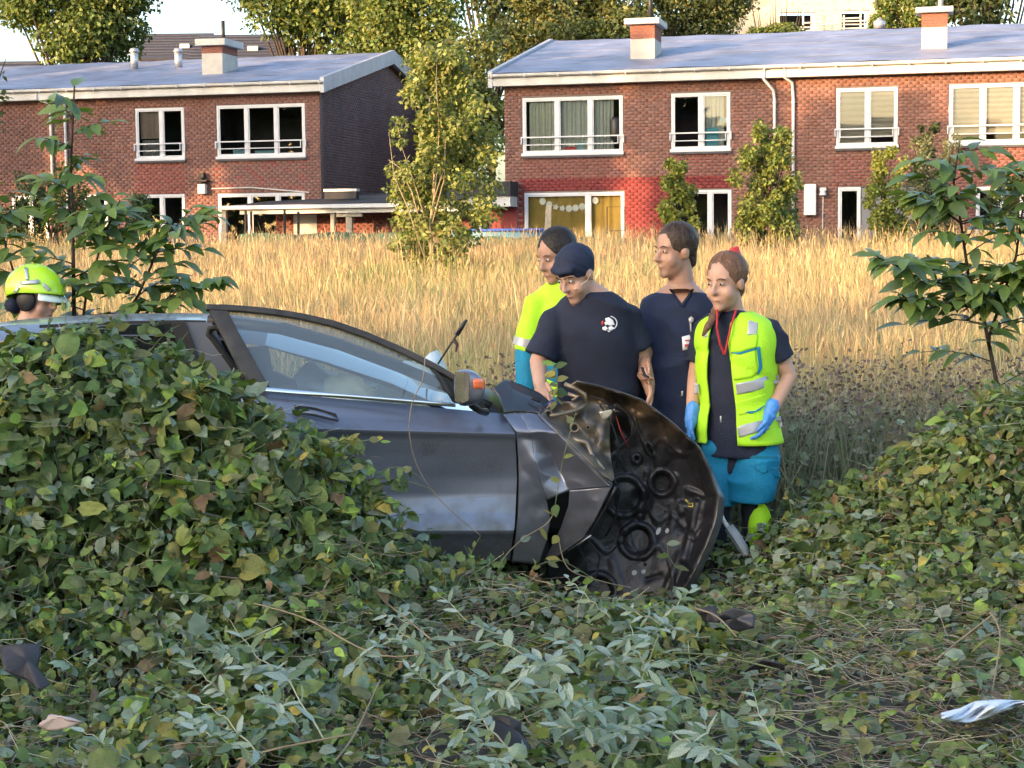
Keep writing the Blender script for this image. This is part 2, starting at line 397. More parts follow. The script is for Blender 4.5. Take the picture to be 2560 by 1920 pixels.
def chimney(house, f, uA, uB, uC, vb, vm, vt, cap, depth_local, pipe):
    """front face uA..uB, side face uB..uC (pixels); base bottom vb, brick from vm to vt"""
    x0, zb = f(uA, vb, depth_local); x1, _ = f(uB, vb, depth_local); _, zm = f(uA, vm, depth_local); _, zt = f(uA, vt, depth_local)
    # depth of the block from where its far right edge shows
    r = ray(uC, (vb+vm)/2); q = f.o + f.ex*x1; d0 = depth_local
    A = Vector((f.n.x, f.n.y)); B2 = Vector((r.x, r.y)); pq = Vector((EYE.x-q.x, EYE.y-q.y))
    den = A.x*B2.y-A.y*B2.x; dd = (pq.x*B2.y-pq.y*B2.x)/den - d0
    dd = max(.5, min(1.3, dd))
    mb = MB(); mb.box(x0, x1, d0, d0+dd, zb-.9, zm); base = mb.build('chimney', conc, house, bevel=.012)
    # brick shaft with real courses
    MB().box(x0+.012, x1-.012, d0+.012, d0+dd-.012, zm, zt+.02).build('shaft_mortar', mortar, base)
    rows = max(3, int(round((zt-zm)/.09))); h = (zt-zm)/rows; k = 0
    me = None
    for rr in range(rows):
        za = zm+rr*h+.008; zb2 = zm+(rr+1)*h-.004
        for side in (0, 1):
            L = (x1-x0) if side == 0 else dd; n = max(2, int(round(L/.2))); bl = L/n
            for i in range(-1, n):
                s = max(0, (i+.5*(rr % 2))*bl); e = min(L, (i+1+.5*(rr % 2))*bl-.012)
                if e-s < .03: continue
                b = MB()
                if side == 0: b.box(x0+s, x0+e, d0, d0+.09, za, zb2)
                else: b.box(x1-.09, x1+.001, d0+.004+s, d0+e, za, zb2)
                b.build('brick', M('chimney_brick', (.22, .085, .06), .85, .25, 20, .3, 60), base)
    cx0, zc0 = f(cap[0], cap[3], depth_local); cx1, _ = f(cap[1], cap[3], depth_local); _, zc1 = f(cap[0], cap[2], depth_local)
    MB().box(x0-.16, x1+.16, d0-.16, d0+dd+.16, zt+.021, zt+.021+max(.09, zc1-zc0)).build('cap_slab', M('chimney_cap', (.42, .41, .39), .8, .12, 4, .2, 20), base, bevel=.02)
    ptop = f(pipe[0], pipe[1], depth_local+.4)[1]; px = f(pipe[0], pipe[1], depth_local+.4)[0]
    px = min(max(px, x0+.15), x1-.12)
    mb = MB(); mb.tube([(px, d0+.4, zt+.10), (px, d0+.4, ptop)], pipe[2], 12); mb.tube([(px, d0+.4, zt+.10), (px, d0+.4, zt+.26)], [pipe[2]*1.9, pipe[2]*1.05], 12)
    mb.build('flue_pipe', pipe[3], base, True)
    return base

def downspout(house, f, pts, r=.045):
    q = [f(u, v) for (u, v) in pts]; p3 = []
    for i, (x, z) in enumerate(q): p3.append((x, -.32 if i < 2 else -.075, z))
    p3.append((p3[-1][0], -.075, .02))
    b = MB(); b.tube(p3, r, 10); o = b.build('downspout', grey_pipe, house, True)
    z0 = p3[3][2] if len(p3) > 3 else 3
    c = MB()
    for zz in (z0-.1, z0-1.6, z0-3.1):
        if zz > .2: c.tube([(p3[-1][0], -.075, zz), (p3[-1][0], -.075, zz+.05)], r*1.22, 10)
    c.build('pipe_collar', grey_pipe, o, True)

def roof_block(house, x0, x1, zE, zR, dR, over=.34, gutter=True, vergeL=False, vergeR=False, zW=None):
    slope = (zR-zE)/(dR+over)
    zo = zE
    t = .12
    def slab(ya, yb, za, zb, nm):
        mb = MB(); n = 40; vs = []; fs = []
        for i in range(n+1):
            x = x0+(x1-x0)*i/n
            for j in range(9):
                y = ya+(yb-ya)*j/8; z = za+(zb-za)*j/8 + .012*math.sin(i*1.7+j)+.01*math.sin(i*.6-j*1.3)
                vs.append((x, y, z))
        for i in range(n):
            for j in range(8): a = i*9+j; fs.append((a, a+9, a+10, a+1))
        mb.add(vs, fs)
        b0 = len(mb.v); 
        mb.add([(x0,ya,za-t),(x1,ya,za-t),(x1,yb,zb-t),(x0,yb,zb-t)], [(3,2,1,0)])
        o = mb.build(nm, roof_felt, house, True)
        return o
    rf = slab(-over, dR, zo, zR, 'roof'); 
    rb = slab(dR, 2*dR+over, zR, zo, 'roof')
    # roof felt laps: thin welted seams
    for k in range(1, 5):
        y = -over+(dR+over)*k/5; z = zo+(zR-zo)*k/5
        MB().tube([(x0, y, z+.006), (x1, y, z+.006)], .008, 6).build('felt_seam', roof_felt, rf)
    # fascia and gutter
    MB().box(x0+.02, x1-.02, -over+.02, -over+.05, zo-.36, zo-.10).build('fascia', white_paint, house, bevel=.008)
    MB().box(x0+.02, x1-.02, -over+.051, .02, zo-.36, zo-.33).build('soffit', white_paint, house)
    g = MB(); n = int((x1-x0)/.95); 
    pr = [(-over-.11, 0), (-over-.10, -.06), (-over-.05, -.09), (-over+.0, -.085), (-over+.015, -.02)]
    vs = []
    for x in (x0, x1):
        for (y, z) in pr: vs.append((x, y, zo-.03+z))
        for (y, z) in pr: vs.append((x, y+.006 if y < -over-.06 else y, zo-.03+z+.008))
    fs = [(i, i+1, i+11, i+10) for i in range(4)] + [(i+5, i+15, i+16, i+6) for i in range(4)] + [(0, 10, 15, 5), (4, 9, 19, 14)]
    g.add(vs, fs); go = g.build('gutter', white_paint, house)
    for i in range(n+1):
        x = x0+.1+(x1-x0-.2)*i/n
        b = MB(); b.box(x-.018, x+.018, -over-.118, -over+.01, zo-.132, zo-.118); b.box(x-.018, x+.018, -over-.122, -over-.112, zo-.118, zo-.02); b.build('gutter_bracket', grey_pipe, go)
    for side, on in ((x0, vergeL), (x1, vergeR)):
        if not on: continue
        sx = -1 if side == x0 else 1
        xa, xb = (side-.03, side+.10) if sx < 0 else (side-.10, side+.03)
        for (ya, yb, za, zb) in ((-over, dR, zo, zR), (dR, 2*dR+over, zR, zo)):
            mb = MB(); vs = []
            for (y, z) in ((ya, za), (yb, zb)):
                vs += [(xa, y, z-.40), (xb, y, z-.40), (xb, y, z+.07), (xa, y, z+.07)]
            mb.add(vs, [(0,1,5,4),(1,2,6,5),(2,3,7,6),(3,0,4,7),(0,3,2,1),(4,5,6,7)])
            mb.build('verge_board', M('verge_metal', (.36, .37, .40), .5, .12, 3, metal=.2), house)

def brick_cols(lo, hi, base=(.215, .100, .080)):
    def fn(x, z, r):
        k = r.uniform(lo, hi); t = r.random()
        c = (base[0]*k, base[1]*k*(1+.15*(t-.5)), base[2]*k*(1+.3*(t-.5)))
        return c
    return fn

# ---------------------------------------------------------------- right-hand house
FR = Facade(1264, 51.3)
HR = thing('terraced_house', 'red brick terraced house with red painted ground floor and yellow curtains', 'house', FR.o, -TH)
xe = FR(2900, 300)[0]
zE = FR(1900, 165)[1] ; DR = 8.0
zR = FR(1900, 83, DR)[1]
opens = []
w, r = window(HR, FR, 1306, 242, 1557, 384, (1393, 1476)); opens.append(r)
curtain(w, r[4][0]+.10, r[4][1]+.03, r[2], r[3], (.54, .57, .50)); curtain(w, r[4][2]-.05, r[4][3], r[2], r[3], (.52, .56, .53), folds=7); curtain(w, r[4][4]-.02, r[4][5]-.22, r[2], r[3], (.50, .54, .52), folds=6)
# things on the window board
b = MB(); b.tube([(r[4][5]-.16, .11, r[2]+.36), (r[4][5]-.16, .11, r[2]+.55), (r[4][5]-.16, .11, r[2]+.92), (r[4][5]-.16, .11, r[2]+1.02)], [.13, .15, .15, .09], 12); sc_ = b.build('black_chair_back', M('black_plastic', (.012, .012, .014), .45, .1), w, True)
b = MB(); b.box(r[4][2]+.12, r[4][2]+.45, .10, .13, r[2]+.10, r[2]+.20); b.build('red_box', M('red_plastic', (.42, .02, .03), .5, .1), w)
b = MB(); b.box(r[4][2]+.52, r[4][2]+.68, .10, .13, r[2]+.10, r[2]+.34); b.build('blue_box', M('pale_blue_card', (.20, .42, .50), .6, .1), w)
w, r = window(HR, FR, 1678, 232, 1826, 375, (1753,)); opens.append(r)
curtain(w, r[4][2], r[4][3]-.12, r[2], r[3], (.46, .50, .49), folds=5)
b = MB(); b.box(r[4][2]+.05, r[4][2]+.42, .10, .16, r[2]+.10, r[2]+.62); b.box(r[4][2]+.47, r[4][3]-.02, .10, .15, r[2]+.75, r[2]+.90); b.build('blue_crate', M('blue_plastic', (.06, .30, .42), .5, .1), w, bevel=.02)
w, r = window(HR, FR, 2091, 219, 2245, 366, (2170,)); opens.append(r)
blind(w, r[4][0], r[4][1], r[2]+.05, r[3]-.05); blind(w, r[4][2], r[4][3], r[2]+.25, r[3]-.05)
w, r = window(HR, FR, 2373, 208, 2625, 358, (2458, 2542)); opens.append(r)
for k in (0, 2, 4): blind(w, r[4][k], r[4][k+1], r[2]+.3, r[3]-.05)
# ground floor
w, r = window(HR, FR, 1311, 481, 1561, 664, (1470,), rail=False, sill=False, name='patio_window'); opens.append(r)
curtain(w, r[4][0], r[4][1], r[2], r[3], (.48, .34, .10), folds=4); curtain(w, r[4][2], r[4][3], r[2], r[3], (.50, .36, .11), folds=3)
gl = MB(); n = 9
for i in range(n):
    t = i/(n-1); x = r[4][0]+.45+t*1.55; z = r[3]-.24-.22*math.sin(t*PI)**.8
    if i in (2, 3, 7): gl.add([(x+.10*math.cos(q)*(.6 if k % 2 else 1), .075, z+.10*math.sin(q)*(.6 if k % 2 else 1)) for k, q in enumerate(np.linspace(0, 2*PI, 10, endpoint=False))], [tuple(range(10))])
    else: gl.add([(x+.095*math.cos(q), .075, z+.10*math.sin(q)) for q in np.linspace(0, 2*PI, 16, endpoint=False)], [tuple(range(16))])
go_ = gl.build('paper_garland', M('white_paper', (.8, .8, .78), .8, .04), w)
w, r = window(HR, FR, 1685, 475, 1829, 660, (1776,), rail=False, sill=False, name='patio_window'); opens.append(r)
w, r = window(HR, FR, 2095, 468, 2152, 650, (), rail=False, sill=False, name='narrow_window'); opens.append(r)
x0_, zt_ = FR(2153, 468); x1_ = FR(2290, 466)[0]
opens.append((x0_, x1_, r[2], r[3]))
pn = MB().box(x0_+.01, x1_-.01, -.01, .06, r[2], r[3]-.02).build('grey_shutter', M('grey_shutter', (.16, .16, .18), .6, .08, 3), HR)
for i in range(1, 14):
    zz = r[2]+(r[3]-r[2])*i/14; MB().box(x0_+.03, x1_-.03, -.018, -.0101, zz-.06, zz+.06).build('shutter_slat', M('grey_shutter', (.16, .16, .18), .6, .08, 3), pn)
w, r = window(HR, FR, 2440, 466, 2560, 640, (2500,), rail=False, sill=False, name='patio_window'); opens.append(r)
holes = [(o[0]-.01, o[1]+.01, o[2]-.06, o[3]+.005) for o in opens]
red_z = FR(1500, 444)[1]; red_x0, red_x1 = FR(1298, 444)[0], FR(1830, 444)[0]
lint = FR(1900, 225)[1]
cf0 = brick_cols(.84, 1.13); cf_red = brick_cols(.92, 1.08, (.185, .030, .030)); cf_pan = brick_cols(.92, 1.12, (.215, .082, .068)); cf_lin = brick_cols(.88, 1.12, (.215, .093, .066))
pan = [(o[0], o[1]) for o in opens[:4]]
def colR(x, z, r):
    if z < red_z and red_x0 < x < red_x1: return cf_red(x, z, r)
    if z > opens[0][3]+.02: return cf_lin(x, z, r)
    if any(a-.02 < x < b+.02 for a, b in pan): return cf_pan(x, z, r)
    return cf0(x, z, r)
wall = MB()
wz1 = zE-.34
# mortar backing with openings left free
def backing(rect, holes, parent, name='wall', y=0.0, thick=.06):
    x0, x1, z0, z1 = rect; xs = sorted({x0, x1, *[h[0] for h in holes], *[h[1] for h in holes]}); zs = sorted({z0, z1, *[h[2] for h in holes], *[h[3] for h in holes]})
    xs = [x for x in xs if x0 <= x <= x1]; zs = [z for z in zs if z0 <= z <= z1]
    vs = []; fs = []; mp = {}
    def vid(x, z, yy):
        k = (round(x, 5), round(z, 5), yy)
        if k not in mp: mp[k] = len(vs); vs.append((x, yy, z))
        return mp[k]
    for i in range(len(xs)-1):
        for j in range(len(zs)-1):
            cx, cz = (xs[i]+xs[i+1])/2, (zs[j]+zs[j+1])/2
            if any(h[0] < cx < h[1] and h[2] < cz < h[3] for h in holes): continue
            fs.append((vid(xs[i], zs[j], y), vid(xs[i+1], zs[j], y), vid(xs[i+1], zs[j+1], y), vid(xs[i], zs[j+1], y)))
    o = pyd(name, vs, fs, mortar, parent)
    md = o.modifiers.new('thick', 'SOLIDIFY'); md.thickness = -.22 if thick else 0; md.offset = 1
    return o
wallR = backing((0, xe, 0, wz1), holes, HR)
BR = brick_wall(HR, 'right', (0, xe, 0.0, wz1), holes, colR)
xa, xb = FR(1840, 300)[0], FR(2372, 300)[0]
cand = [b for b in BR if b[5] and xa < b[0] < xb and b[2] > FR(2000, 400)[1] and not (b[2] > lint)]
ids = set(id(b) for b in sorted(cand, key=lambda b: -b[0])[:300]); one = [b for b in BR if id(b) in ids]
tag(bricks_to_mesh([b for b in BR if id(b) not in ids], 'brick_courses', .012, brick_a, HR), kind='stuff')
single_bricks(one, 300, wallR, .012)
# other walls of the block (left gable end, rear)
gd = 2*DR
vs = [(0,.22,0),(0,gd,0),(0,gd,wz1),(0,DR,zR-.3),(0,.22,wz1)]
pyd('gable_wall', vs, [(4,3,2,1,0)], M('brick_plain', (.16, .07, .055), .9, .2, 8), HR)
pyd('rear_wall', [(0,gd,0),(xe,gd,0),(xe,gd,wz1),(0,gd,wz1)], [(0,1,2,3)], M('brick_plain'), HR)
roof_block(HR, FR(1229, 183)[0], xe+.4, zE, zR, DR, vergeL=True)
for o in opens[:4]:
    MB().box(o[0]-.02, o[1]+.02, -.09, -.0125, o[2]-.11, o[2]-.052).build('window_sill', M('bluestone', (.07, .07, .08), .7, .15, 8), HR)
downspout(HR, FR, [(1914, 172), (1912, 200), (1934, 226), (1937, 250)]); downspout(HR, FR, [(1964, 172), (1964, 196), (1981, 206), (1984, 250)])
dk = (.02, .018, .018)
chimney(HR, FR, 1576, 1637, 1671, 158, 98, 64, (1559, 1683, 49, 64), 2.0, (1626, -40, .07, M('black_flue', dk, .5, .1)))
chimney(HR, FR, 2303, 2368, 2395, 135, 69, 35, (2284, 2411, 22, 36), 2.0, (2352, -40, .075, zinc))
# wall box, lamp and cable
bx0, bz1 = FR(2011, 461); bx1, bz0 = FR(2041, 538)
MB().box(bx0, bx1, -.20, -.016, bz0, bz1).build('wall_unit', M('white_enamel', (.66, .65, .64), .45, .05, 3), HR, bevel=.02)
lx, lz = FR(2058, 482)
mb = MB(); mb.box(lx-.09, lx+.09, -.16, -.016, lz+.06, lz+.14); mb.tube([(lx, -.14, lz+.06), (lx, -.16, lz-.08)], [.07, .10], 12); mb.tube([(lx, -.04, lz-.1), (lx-.01, -.03, lz-1.0)], .015, 6)
mb.build('wall_lamp', grey_pipe, HR)
# white soffit of the small porch at the left end
q0 = FR(1240, 493); q1 = FR(1297, 517)
MB().box(q0[0]-.6, q1[0]-.04, -.9, -.02, q1[1], q0[1]).build('porch_fascia', white_paint, HR)
MB().box(q0[0]-.7, q1[0]-.02, -.95, .4, q0[1]+.003, q0[1]+.42).build('porch_roof', M('dark_felt', (.03, .03, .035), .8, .2), HR)
MB().box(q0[0]-.2, q1[0]-.04, -.05, .2, 0, q1[1]).build('porch_wall', M('red_paint', (.21, .026, .027), .6, .1, 4), HR)
MB().tube([(q0[0]-.3, -.7, q1[1]-.003), (q0[0]-.3, -.7, 0)], .05, 10).build('porch_post', grey_pipe, HR)

# ---------------------------------------------------------------- left-hand house
FL = Facade(805, 54.9)
HL = thing('terraced_house', 'brick terraced house with dark gable wall and empty black windows', 'house', FL.o, -TH)
xl = FL(-260, 300)[0]
zE2 = FL(400, 214)[1]; DL = 7.0; zR2 = FL(975, 119, DL)[1] if False else zE2+1.55
opL = []
w, r = window(HL, FL, 338, 270, 460, 398, (403,)); opL.append(r)
curtain(w, r[4][0]+.03, r[4][1], r[2]+.66, r[3], (.45, .33, .28), folds=3); curtain(w, r[4][0]+.05, r[4][1], r[2]+.1, r[2]+.62, (.30, .29, .28), y=.2, folds=5)
w, r = window(HL, FL, 541, 261, 762, 392, (616, 690)); opL.append(r)
b = MB(); b.box(r[4][2]+.15, r[4][3]-.1, .12, .2, r[2]+.08, r[2]+.2); b.box(r[4][0]+.4, r[4][1]-.02, .12, .2, r[2]+.08, r[2]+.24); b.build('clutter', M('pale_blue_card'), w)
for (a, c, e, g, mu) in ((30, 489, 120, 630, (75,)), (210, 487, 268, 640, ()), (345, 486, 462, 640, (405,)), (545, 483, 762, 650, (625, 695))):
    w, r = window(HL, FL, a, c, e, g, mu, rail=False, sill=False, name='patio_window'); opL.append(r)
hol = [(o[0]-.01, o[1]+.01, o[2]-.06, o[3]+.005) for o in opL]
wzl = zE2-.34
cf_panL = brick_cols(.93, 1.1, (.235, .075, .06)); panL = [(o[0], o[1]) for o in opL[:2]]
def colL(x, z, r):
    if z > opL[0][3]+.02 and z > opL[1][3]-.01: return cf_lin(x, z, r)
    if any(a-.02 < x < b+.02 for a, b in panL) and z > opL[4][3]+.05: return cf_panL(x, z, r)
    return cf0(x, z, r)
wallL = backing((xl, 0, 0, wzl), hol, HL)
BL = brick_wall(HL, 'left', (xl, 0, 0.0, wzl), hol, colL)
cand = [b for b in BL if b[5] and b[2] > 1.9 and b[0] > FL(300, 300)[0]]
ids = set(id(b) for b in sorted(cand, key=lambda b: -b[0])[:300]); one = [b for b in BL if id(b) in ids]
tag(bricks_to_mesh([b for b in BL if id(b) not in ids], 'brick_courses', .012, brick_a, HL), kind='stuff')
single_bricks(one, 300, wallL, .012)
gl_ = 2*DL
pyd('gable_wall', [(-.03,.01,0),(-.03,gl_,0),(-.03,gl_,wzl),(-.03,DL,zR2-.3),(-.03,.01,wzl)], [(0,1,2,3,4)], mortar, HL)
def colG(x, z, r): return brick_cols(.85, 1.15, (.125, .085, .085))(x, z, r)
GB = [b for b in brick_wall(HL, 'gable', (.014, gl_, 0, zR2-.35), [], colG) if b[3] < wzl+(1-abs((b[0]+b[1])/2-DL)/DL)*(zR2-.3-wzl)]
go_ = bricks_to_mesh(GB, 'gable_brick_courses', .012, brick_a, HL, gable=True); go_.location = (-.03, 0, 0); tag(go_, kind='stuff')
roof_block(HL, xl-.3, .24, zE2, zR2, DL, vergeR=True)
for o in opL[:2]:
    MB().box(o[0]-.02, o[1]+.02, -.09, -.0125, o[2]-.11, o[2]-.052).build('window_sill', M('bluestone'), HL)
downspout(HL, FL, [(103, 226), (104, 248), (127, 260), (129, 290)]); downspout(HL, FL, [(150, 226), (150, 248), (164, 260), (165, 290)])
chimney(HL, FL, 505, 557, 597, 177, 134, 117, (490, 609, 102, 119), 2.0, (558, 52, .06, M('black_flue')))
for uu in (336, 446):
    x, z = FL(uu, 152, 4.6); zt_ = FL(uu, 121, 4.6)[1]
    mb = MB(); mb.tube([(x, 4.6, z-.3), (x, 4.6, zt_-.12)], .13, 12); mb.tube([(x, 4.6, zt_-.12), (x, 4.6, zt_-.1), (x, 4.6, zt_)], [.17, .17, .12], 12); mb.build('roof_vent', zinc, HL, True)
lx, lz = FL(509, 452)
mb = MB(); mb.box(lx-.13, lx+.13, -.22, -.02, lz-.42, lz-.10); mb.build('wall_unit', M('white_enamel'), HL, bevel=.03)
mb = MB(); mb.box(lx-.10, lx+.08, -.20, -.02, lz+.10, lz+.24); mb.tube([(lx, -.14, lz+.10), (lx, -.14, lz-.10)], .09, 12); mb.box(lx-.22, lx+.22, -.3, -.02, lz-.03, lz+.01); mb.build('wall_lamp', M('black_plastic'), HL)
cb = MB(); c0 = FL(530, 472); c1 = FL(775, 481); cb.tube([(c0[0], -.04, c0[1]), (c0[0]*.6+c1[0]*.4, -.04, c0[1]+.02), (c1[0], -.04, c1[1])], .022, 6); cb.build('cable_duct', white_paint, HL)

# ---------------------------------------------------------------- lean-to shed at the gable of the left house
FS = Facade(805, 52.2)
SH = thing('lean_to', 'low flat-roofed brick lean-to with white fascia and rough wooden posts', 'shed', FS.o, -TH)
sx0, sx1 = FS(556, 540)[0], FS(1150, 540)[0]; szr = FS(800, 513)[1]; szf = FS(800, 528)[1]
MB().box(sx0+1.2, sx1, 1.3, 5.5, 0, szf).build('wall', mortar, SH)
SB = brick_wall(SH, 'shed', (sx0+1.2, sx1, 0, szf), [(FS(694, 540)[0], FS(757, 540)[0], 0, szf-.05)], cf_panL)
so = bricks_to_mesh(SB, 'brick_courses', .012, brick_a, SH); so.location = (0, 1.3, 0); tag(so, kind='stuff')
dm = MB(); dm.box(FS(694, 540)[0]+.02, FS(757, 540)[0]-.02, 1.27, 1.295, .02, szf-.07); dm.build('white_door', white_paint, SH, bevel=.01)
mb = MB(); zb_ = szr; mb.add([(sx0, -.15, zb_), (sx1, -.15, zb_+.10), (sx1, 5.5, zb_+.62), (sx0+.9, 5.5, zb_+.42), (sx0, -.15, zb_-.07), (sx1, -.15, zb_+.03), (sx1, 5.5, zb_+.5), (sx0+.9, 5.5, zb_+.3)], [(0,1,2,3),(7,6,5,4),(0,4,5,1),(1,5,6,2),(2,6,7,3),(3,7,4,0)]); mb.build('roof', M('dark_felt'), SH)
MB().box(sx0, sx1-1.2, -.26, -.155, szr-.10, szr+.02).build('gutter', grey_pipe, SH, bevel=.015)
MB().box(sx0+.6, sx1, -.10, -.06, szf-.06, szr-.08).build('fascia', white_paint, SH)
for (uu, wd, tilt) in ((558, .16, .02), (830, .15, .03), (872, .19, 0)):
    x = FS(uu, 560)[0]; MB().add([(x-wd/2, .0, 0), (x+wd/2, .0, 0), (x+wd/2, .15, 0), (x-wd/2, .15, 0), (x-wd/2+tilt, .0, szr-.11), (x+wd/2+tilt, .0, szr-.11), (x+wd/2+tilt, .15, szr-.11), (x-wd/2+tilt, .15, szr-.11)], [(0,1,5,4),(1,2,6,5),(2,3,7,6),(3,0,4,7),(4,5,6,7)]).build('post', wood_grey, SH, bevel=.012)
MB().box(FS(840, 530)[0], FS(905, 530)[0], -.03, .12, szf-.18, szf-.06).build('cross_beam', wood_grey, SH, bevel=.01)
MB().box(FS(672, 470)[0]*.0+FS(783, 480)[0], FS(867, 480)[0], .9, 1.2, szr+.42, szr+.5).build('white_box_frame', white_paint, SH)
MB().box(FS(783, 480)[0]+.02, FS(867, 480)[0]-.02, .93, 1.2, szr+.2, szr+.418).build('roof_hatch', M('dark_felt'), SH)
for uu, vt_ in ((677, 525), (690, 527), (771, 524), (804, 528), (893, 530)):
    x = FS(uu, 560)[0]; pst = MB().tube([(x, -2.0, 0), (x+.02, -2.0, FS(uu, vt_, -2)[1])], [.05, .035], 7).build('fence_stake', M('dark_post', (.02, .018, .018), .8, .2, 8), None)
    pst.location = FS.o; pst.rotation_euler = (0, 0, -TH)
    tag(pst, 'thin dark upright stake of the garden fence by the lean-to', 'stake', 'dark fence stakes by the lean-to')

# ---------------------------------------------------------------- garden things along the field edge
def world_strip(name, pts, z0, z1, m, label, cat, wob=.0, sub=12):
    vs = []; fs = []
    for i in range(len(pts)-1):
        a, b = Vector(pts[i]), Vector(pts[i+1])
        for k in range(sub+(1 if i == len(pts)-2 else 0)):
            p = a.lerp(b, k/sub); w = .05*math.sin(len(vs)*.9)
            vs += [(p.x, p.y+w, z0), (p.x, p.y-w, (z0+z1)/2), (p.x, p.y+w*.5, z1+.03*math.sin(len(vs)*.37))]
    n = len(vs)//3
    for i in range(n-1):
        for k in range(2): a = i*3+k; fs.append((a, a+3, a+4, a+1))
    o = pyd(name, vs, fs, m, None, True); md = o.modifiers.new('t', 'SOLIDIFY'); md.thickness = .02
    return tag(o, label, cat)
p0 = P(600, 640, 47.5); p1 = P(1010, 640, 46.5)
world_strip('windbreak_netting', [p0, p1], .9, P(800, 583, 47)[2], net_green, 'green windbreak netting in front of the lean-to', 'netting')
p0 = P(1190, 640, 47); p1 = P(1500, 640, 46.0)
world_strip('windbreak_netting', [p0, p1], .9, P(1300, 592, 46.5)[2], net_green, 'green windbreak netting below the blue pool rim', 'netting')
pl = thing('garden_pool', 'round garden pool with bright blue rim behind green netting', 'pool', (P(1255, 600, 49)[0], 49.0, .95))
zr = P(1255, 574, 48)[2]-.95; R_ = 1.5
mb = MB(); n = 48; pts = [(R_*math.cos(2*PI*k/n), R_*math.sin(2*PI*k/n)) for k in range(n)]
mb.add([(x, y, 0) for x, y in pts]+[(x, y, zr-.05) for x, y in pts], [(k, (k+1) % n, n+(k+1) % n, n+k) for k in range(n)]); mb.build('pool_wall', M('pool_blue', (.10, .33, .50), .5, .1), pl, True)
mb = MB(); ring = [(0, 0), (.07, .0), (.09, .05), (.0, .07), (-.09, .05), (-.07, 0)]; vs = []; fs = []
for k in range(n):
    c, s = math.cos(2*PI*k/n), math.sin(2*PI*k/n)
    for (dr, dz) in ring: vs.append(((R_+dr)*c, (R_+dr)*s, zr-.048+dz))
for k in range(n):
    for j in range(6): fs.append((k*6+j, ((k+1) % n)*6+j, ((k+1) % n)*6+(j+1) % 6, k*6+(j+1) % 6))
mb.add(vs, fs); mb.build('pool_rim', M('rim_blue', (.03, .12, .55), .4, .06), pl, True)
po = P(1370, 600, 45.5); pz = P(1372, 516, 45.5)[2]
mb = MB(); mb.add([(-.09,-.03,0),(.09,-.03,0),(.09,.03,0),(-.09,.03,0),(.0,-.03,pz-.95),(.15,-.03,pz-.92),(.15,.03,pz-.92),(.0,.03,pz-.95)], [(0,1,5,4),(1,2,6,5),(2,3,7,6),(3,0,4,7),(4,5,6,7)])
o = mb.build('wooden_post', wood_grey, None, bevel=.01); o.location = (po.x-.05, po.y, .95); tag(o, 'leaning grey wooden post before the yellow curtained window', 'post')
gt = thing('garden_gate', 'thin dark wire garden gate frame in front of the patio door', 'gate', (P(1540, 600, 46)[0], 46, .95))
gw = .46; gz = P(1540, 517, 46)[2]-.95
mb = MB(); mb.tube([(-gw/2,0,0),(-gw/2,0,gz),(gw/2,0,gz),(gw/2,0,0)], .018, 6); mb.tube([(-gw/2+.08,0,gz*.62),(gw/2,0,gz*.62)], .012, 6); mb.build('gate_frame', M('dark_post'), gt)
for k in range(1, 5):
    x = -gw/2+gw*k/5; MB().tube([(x, .004, 0), (x, .004, gz*.62)], .006, 5).build('gate_wire', M('dark_post'), gt)
bn = thing('wheelie_bin', 'dark blue lidded bin beside the lean-to post', 'bin', (P(465, 600, 49)[0], 49, .95))
mb = MB(); mb.add([(-.26,-.28,.05),(.26,-.28,.05),(.26,.28,.05),(-.26,.28,.05),(-.31,-.33,1.0),(.31,-.33,1.0),(.31,.33,1.0),(-.31,.33,1.0)], [(0,3,2,1),(0,1,5,4),(1,2,6,5),(2,3,7,6),(3,0,4,7),(4,5,6,7)]); mb.build('bin_body', M('navy_plastic', (.012, .03, .09), .45, .1), bn, bevel=.02)
mb = MB(); mb.add([(-.33,-.35,1.004),(.33,-.35,1.004),(.33,.35,1.02),(-.33,.35,1.02),(-.30,-.30,1.07),(.30,-.30,1.07),(.30,.32,1.12),(-.30,.32,1.12)], [(0,3,2,1),(0,1,5,4),(1,2,6,5),(2,3,7,6),(3,0,4,7),(4,5,6,7)]); mb.build('bin_lid', M('navy_plastic'), bn, bevel=.02)
for sx in (-1, 1): MB().tube([(sx*.27, .30, .1), (sx*.31, .30, .1)], .1, 12).build('bin_wheel', M('black_plastic'), bn)

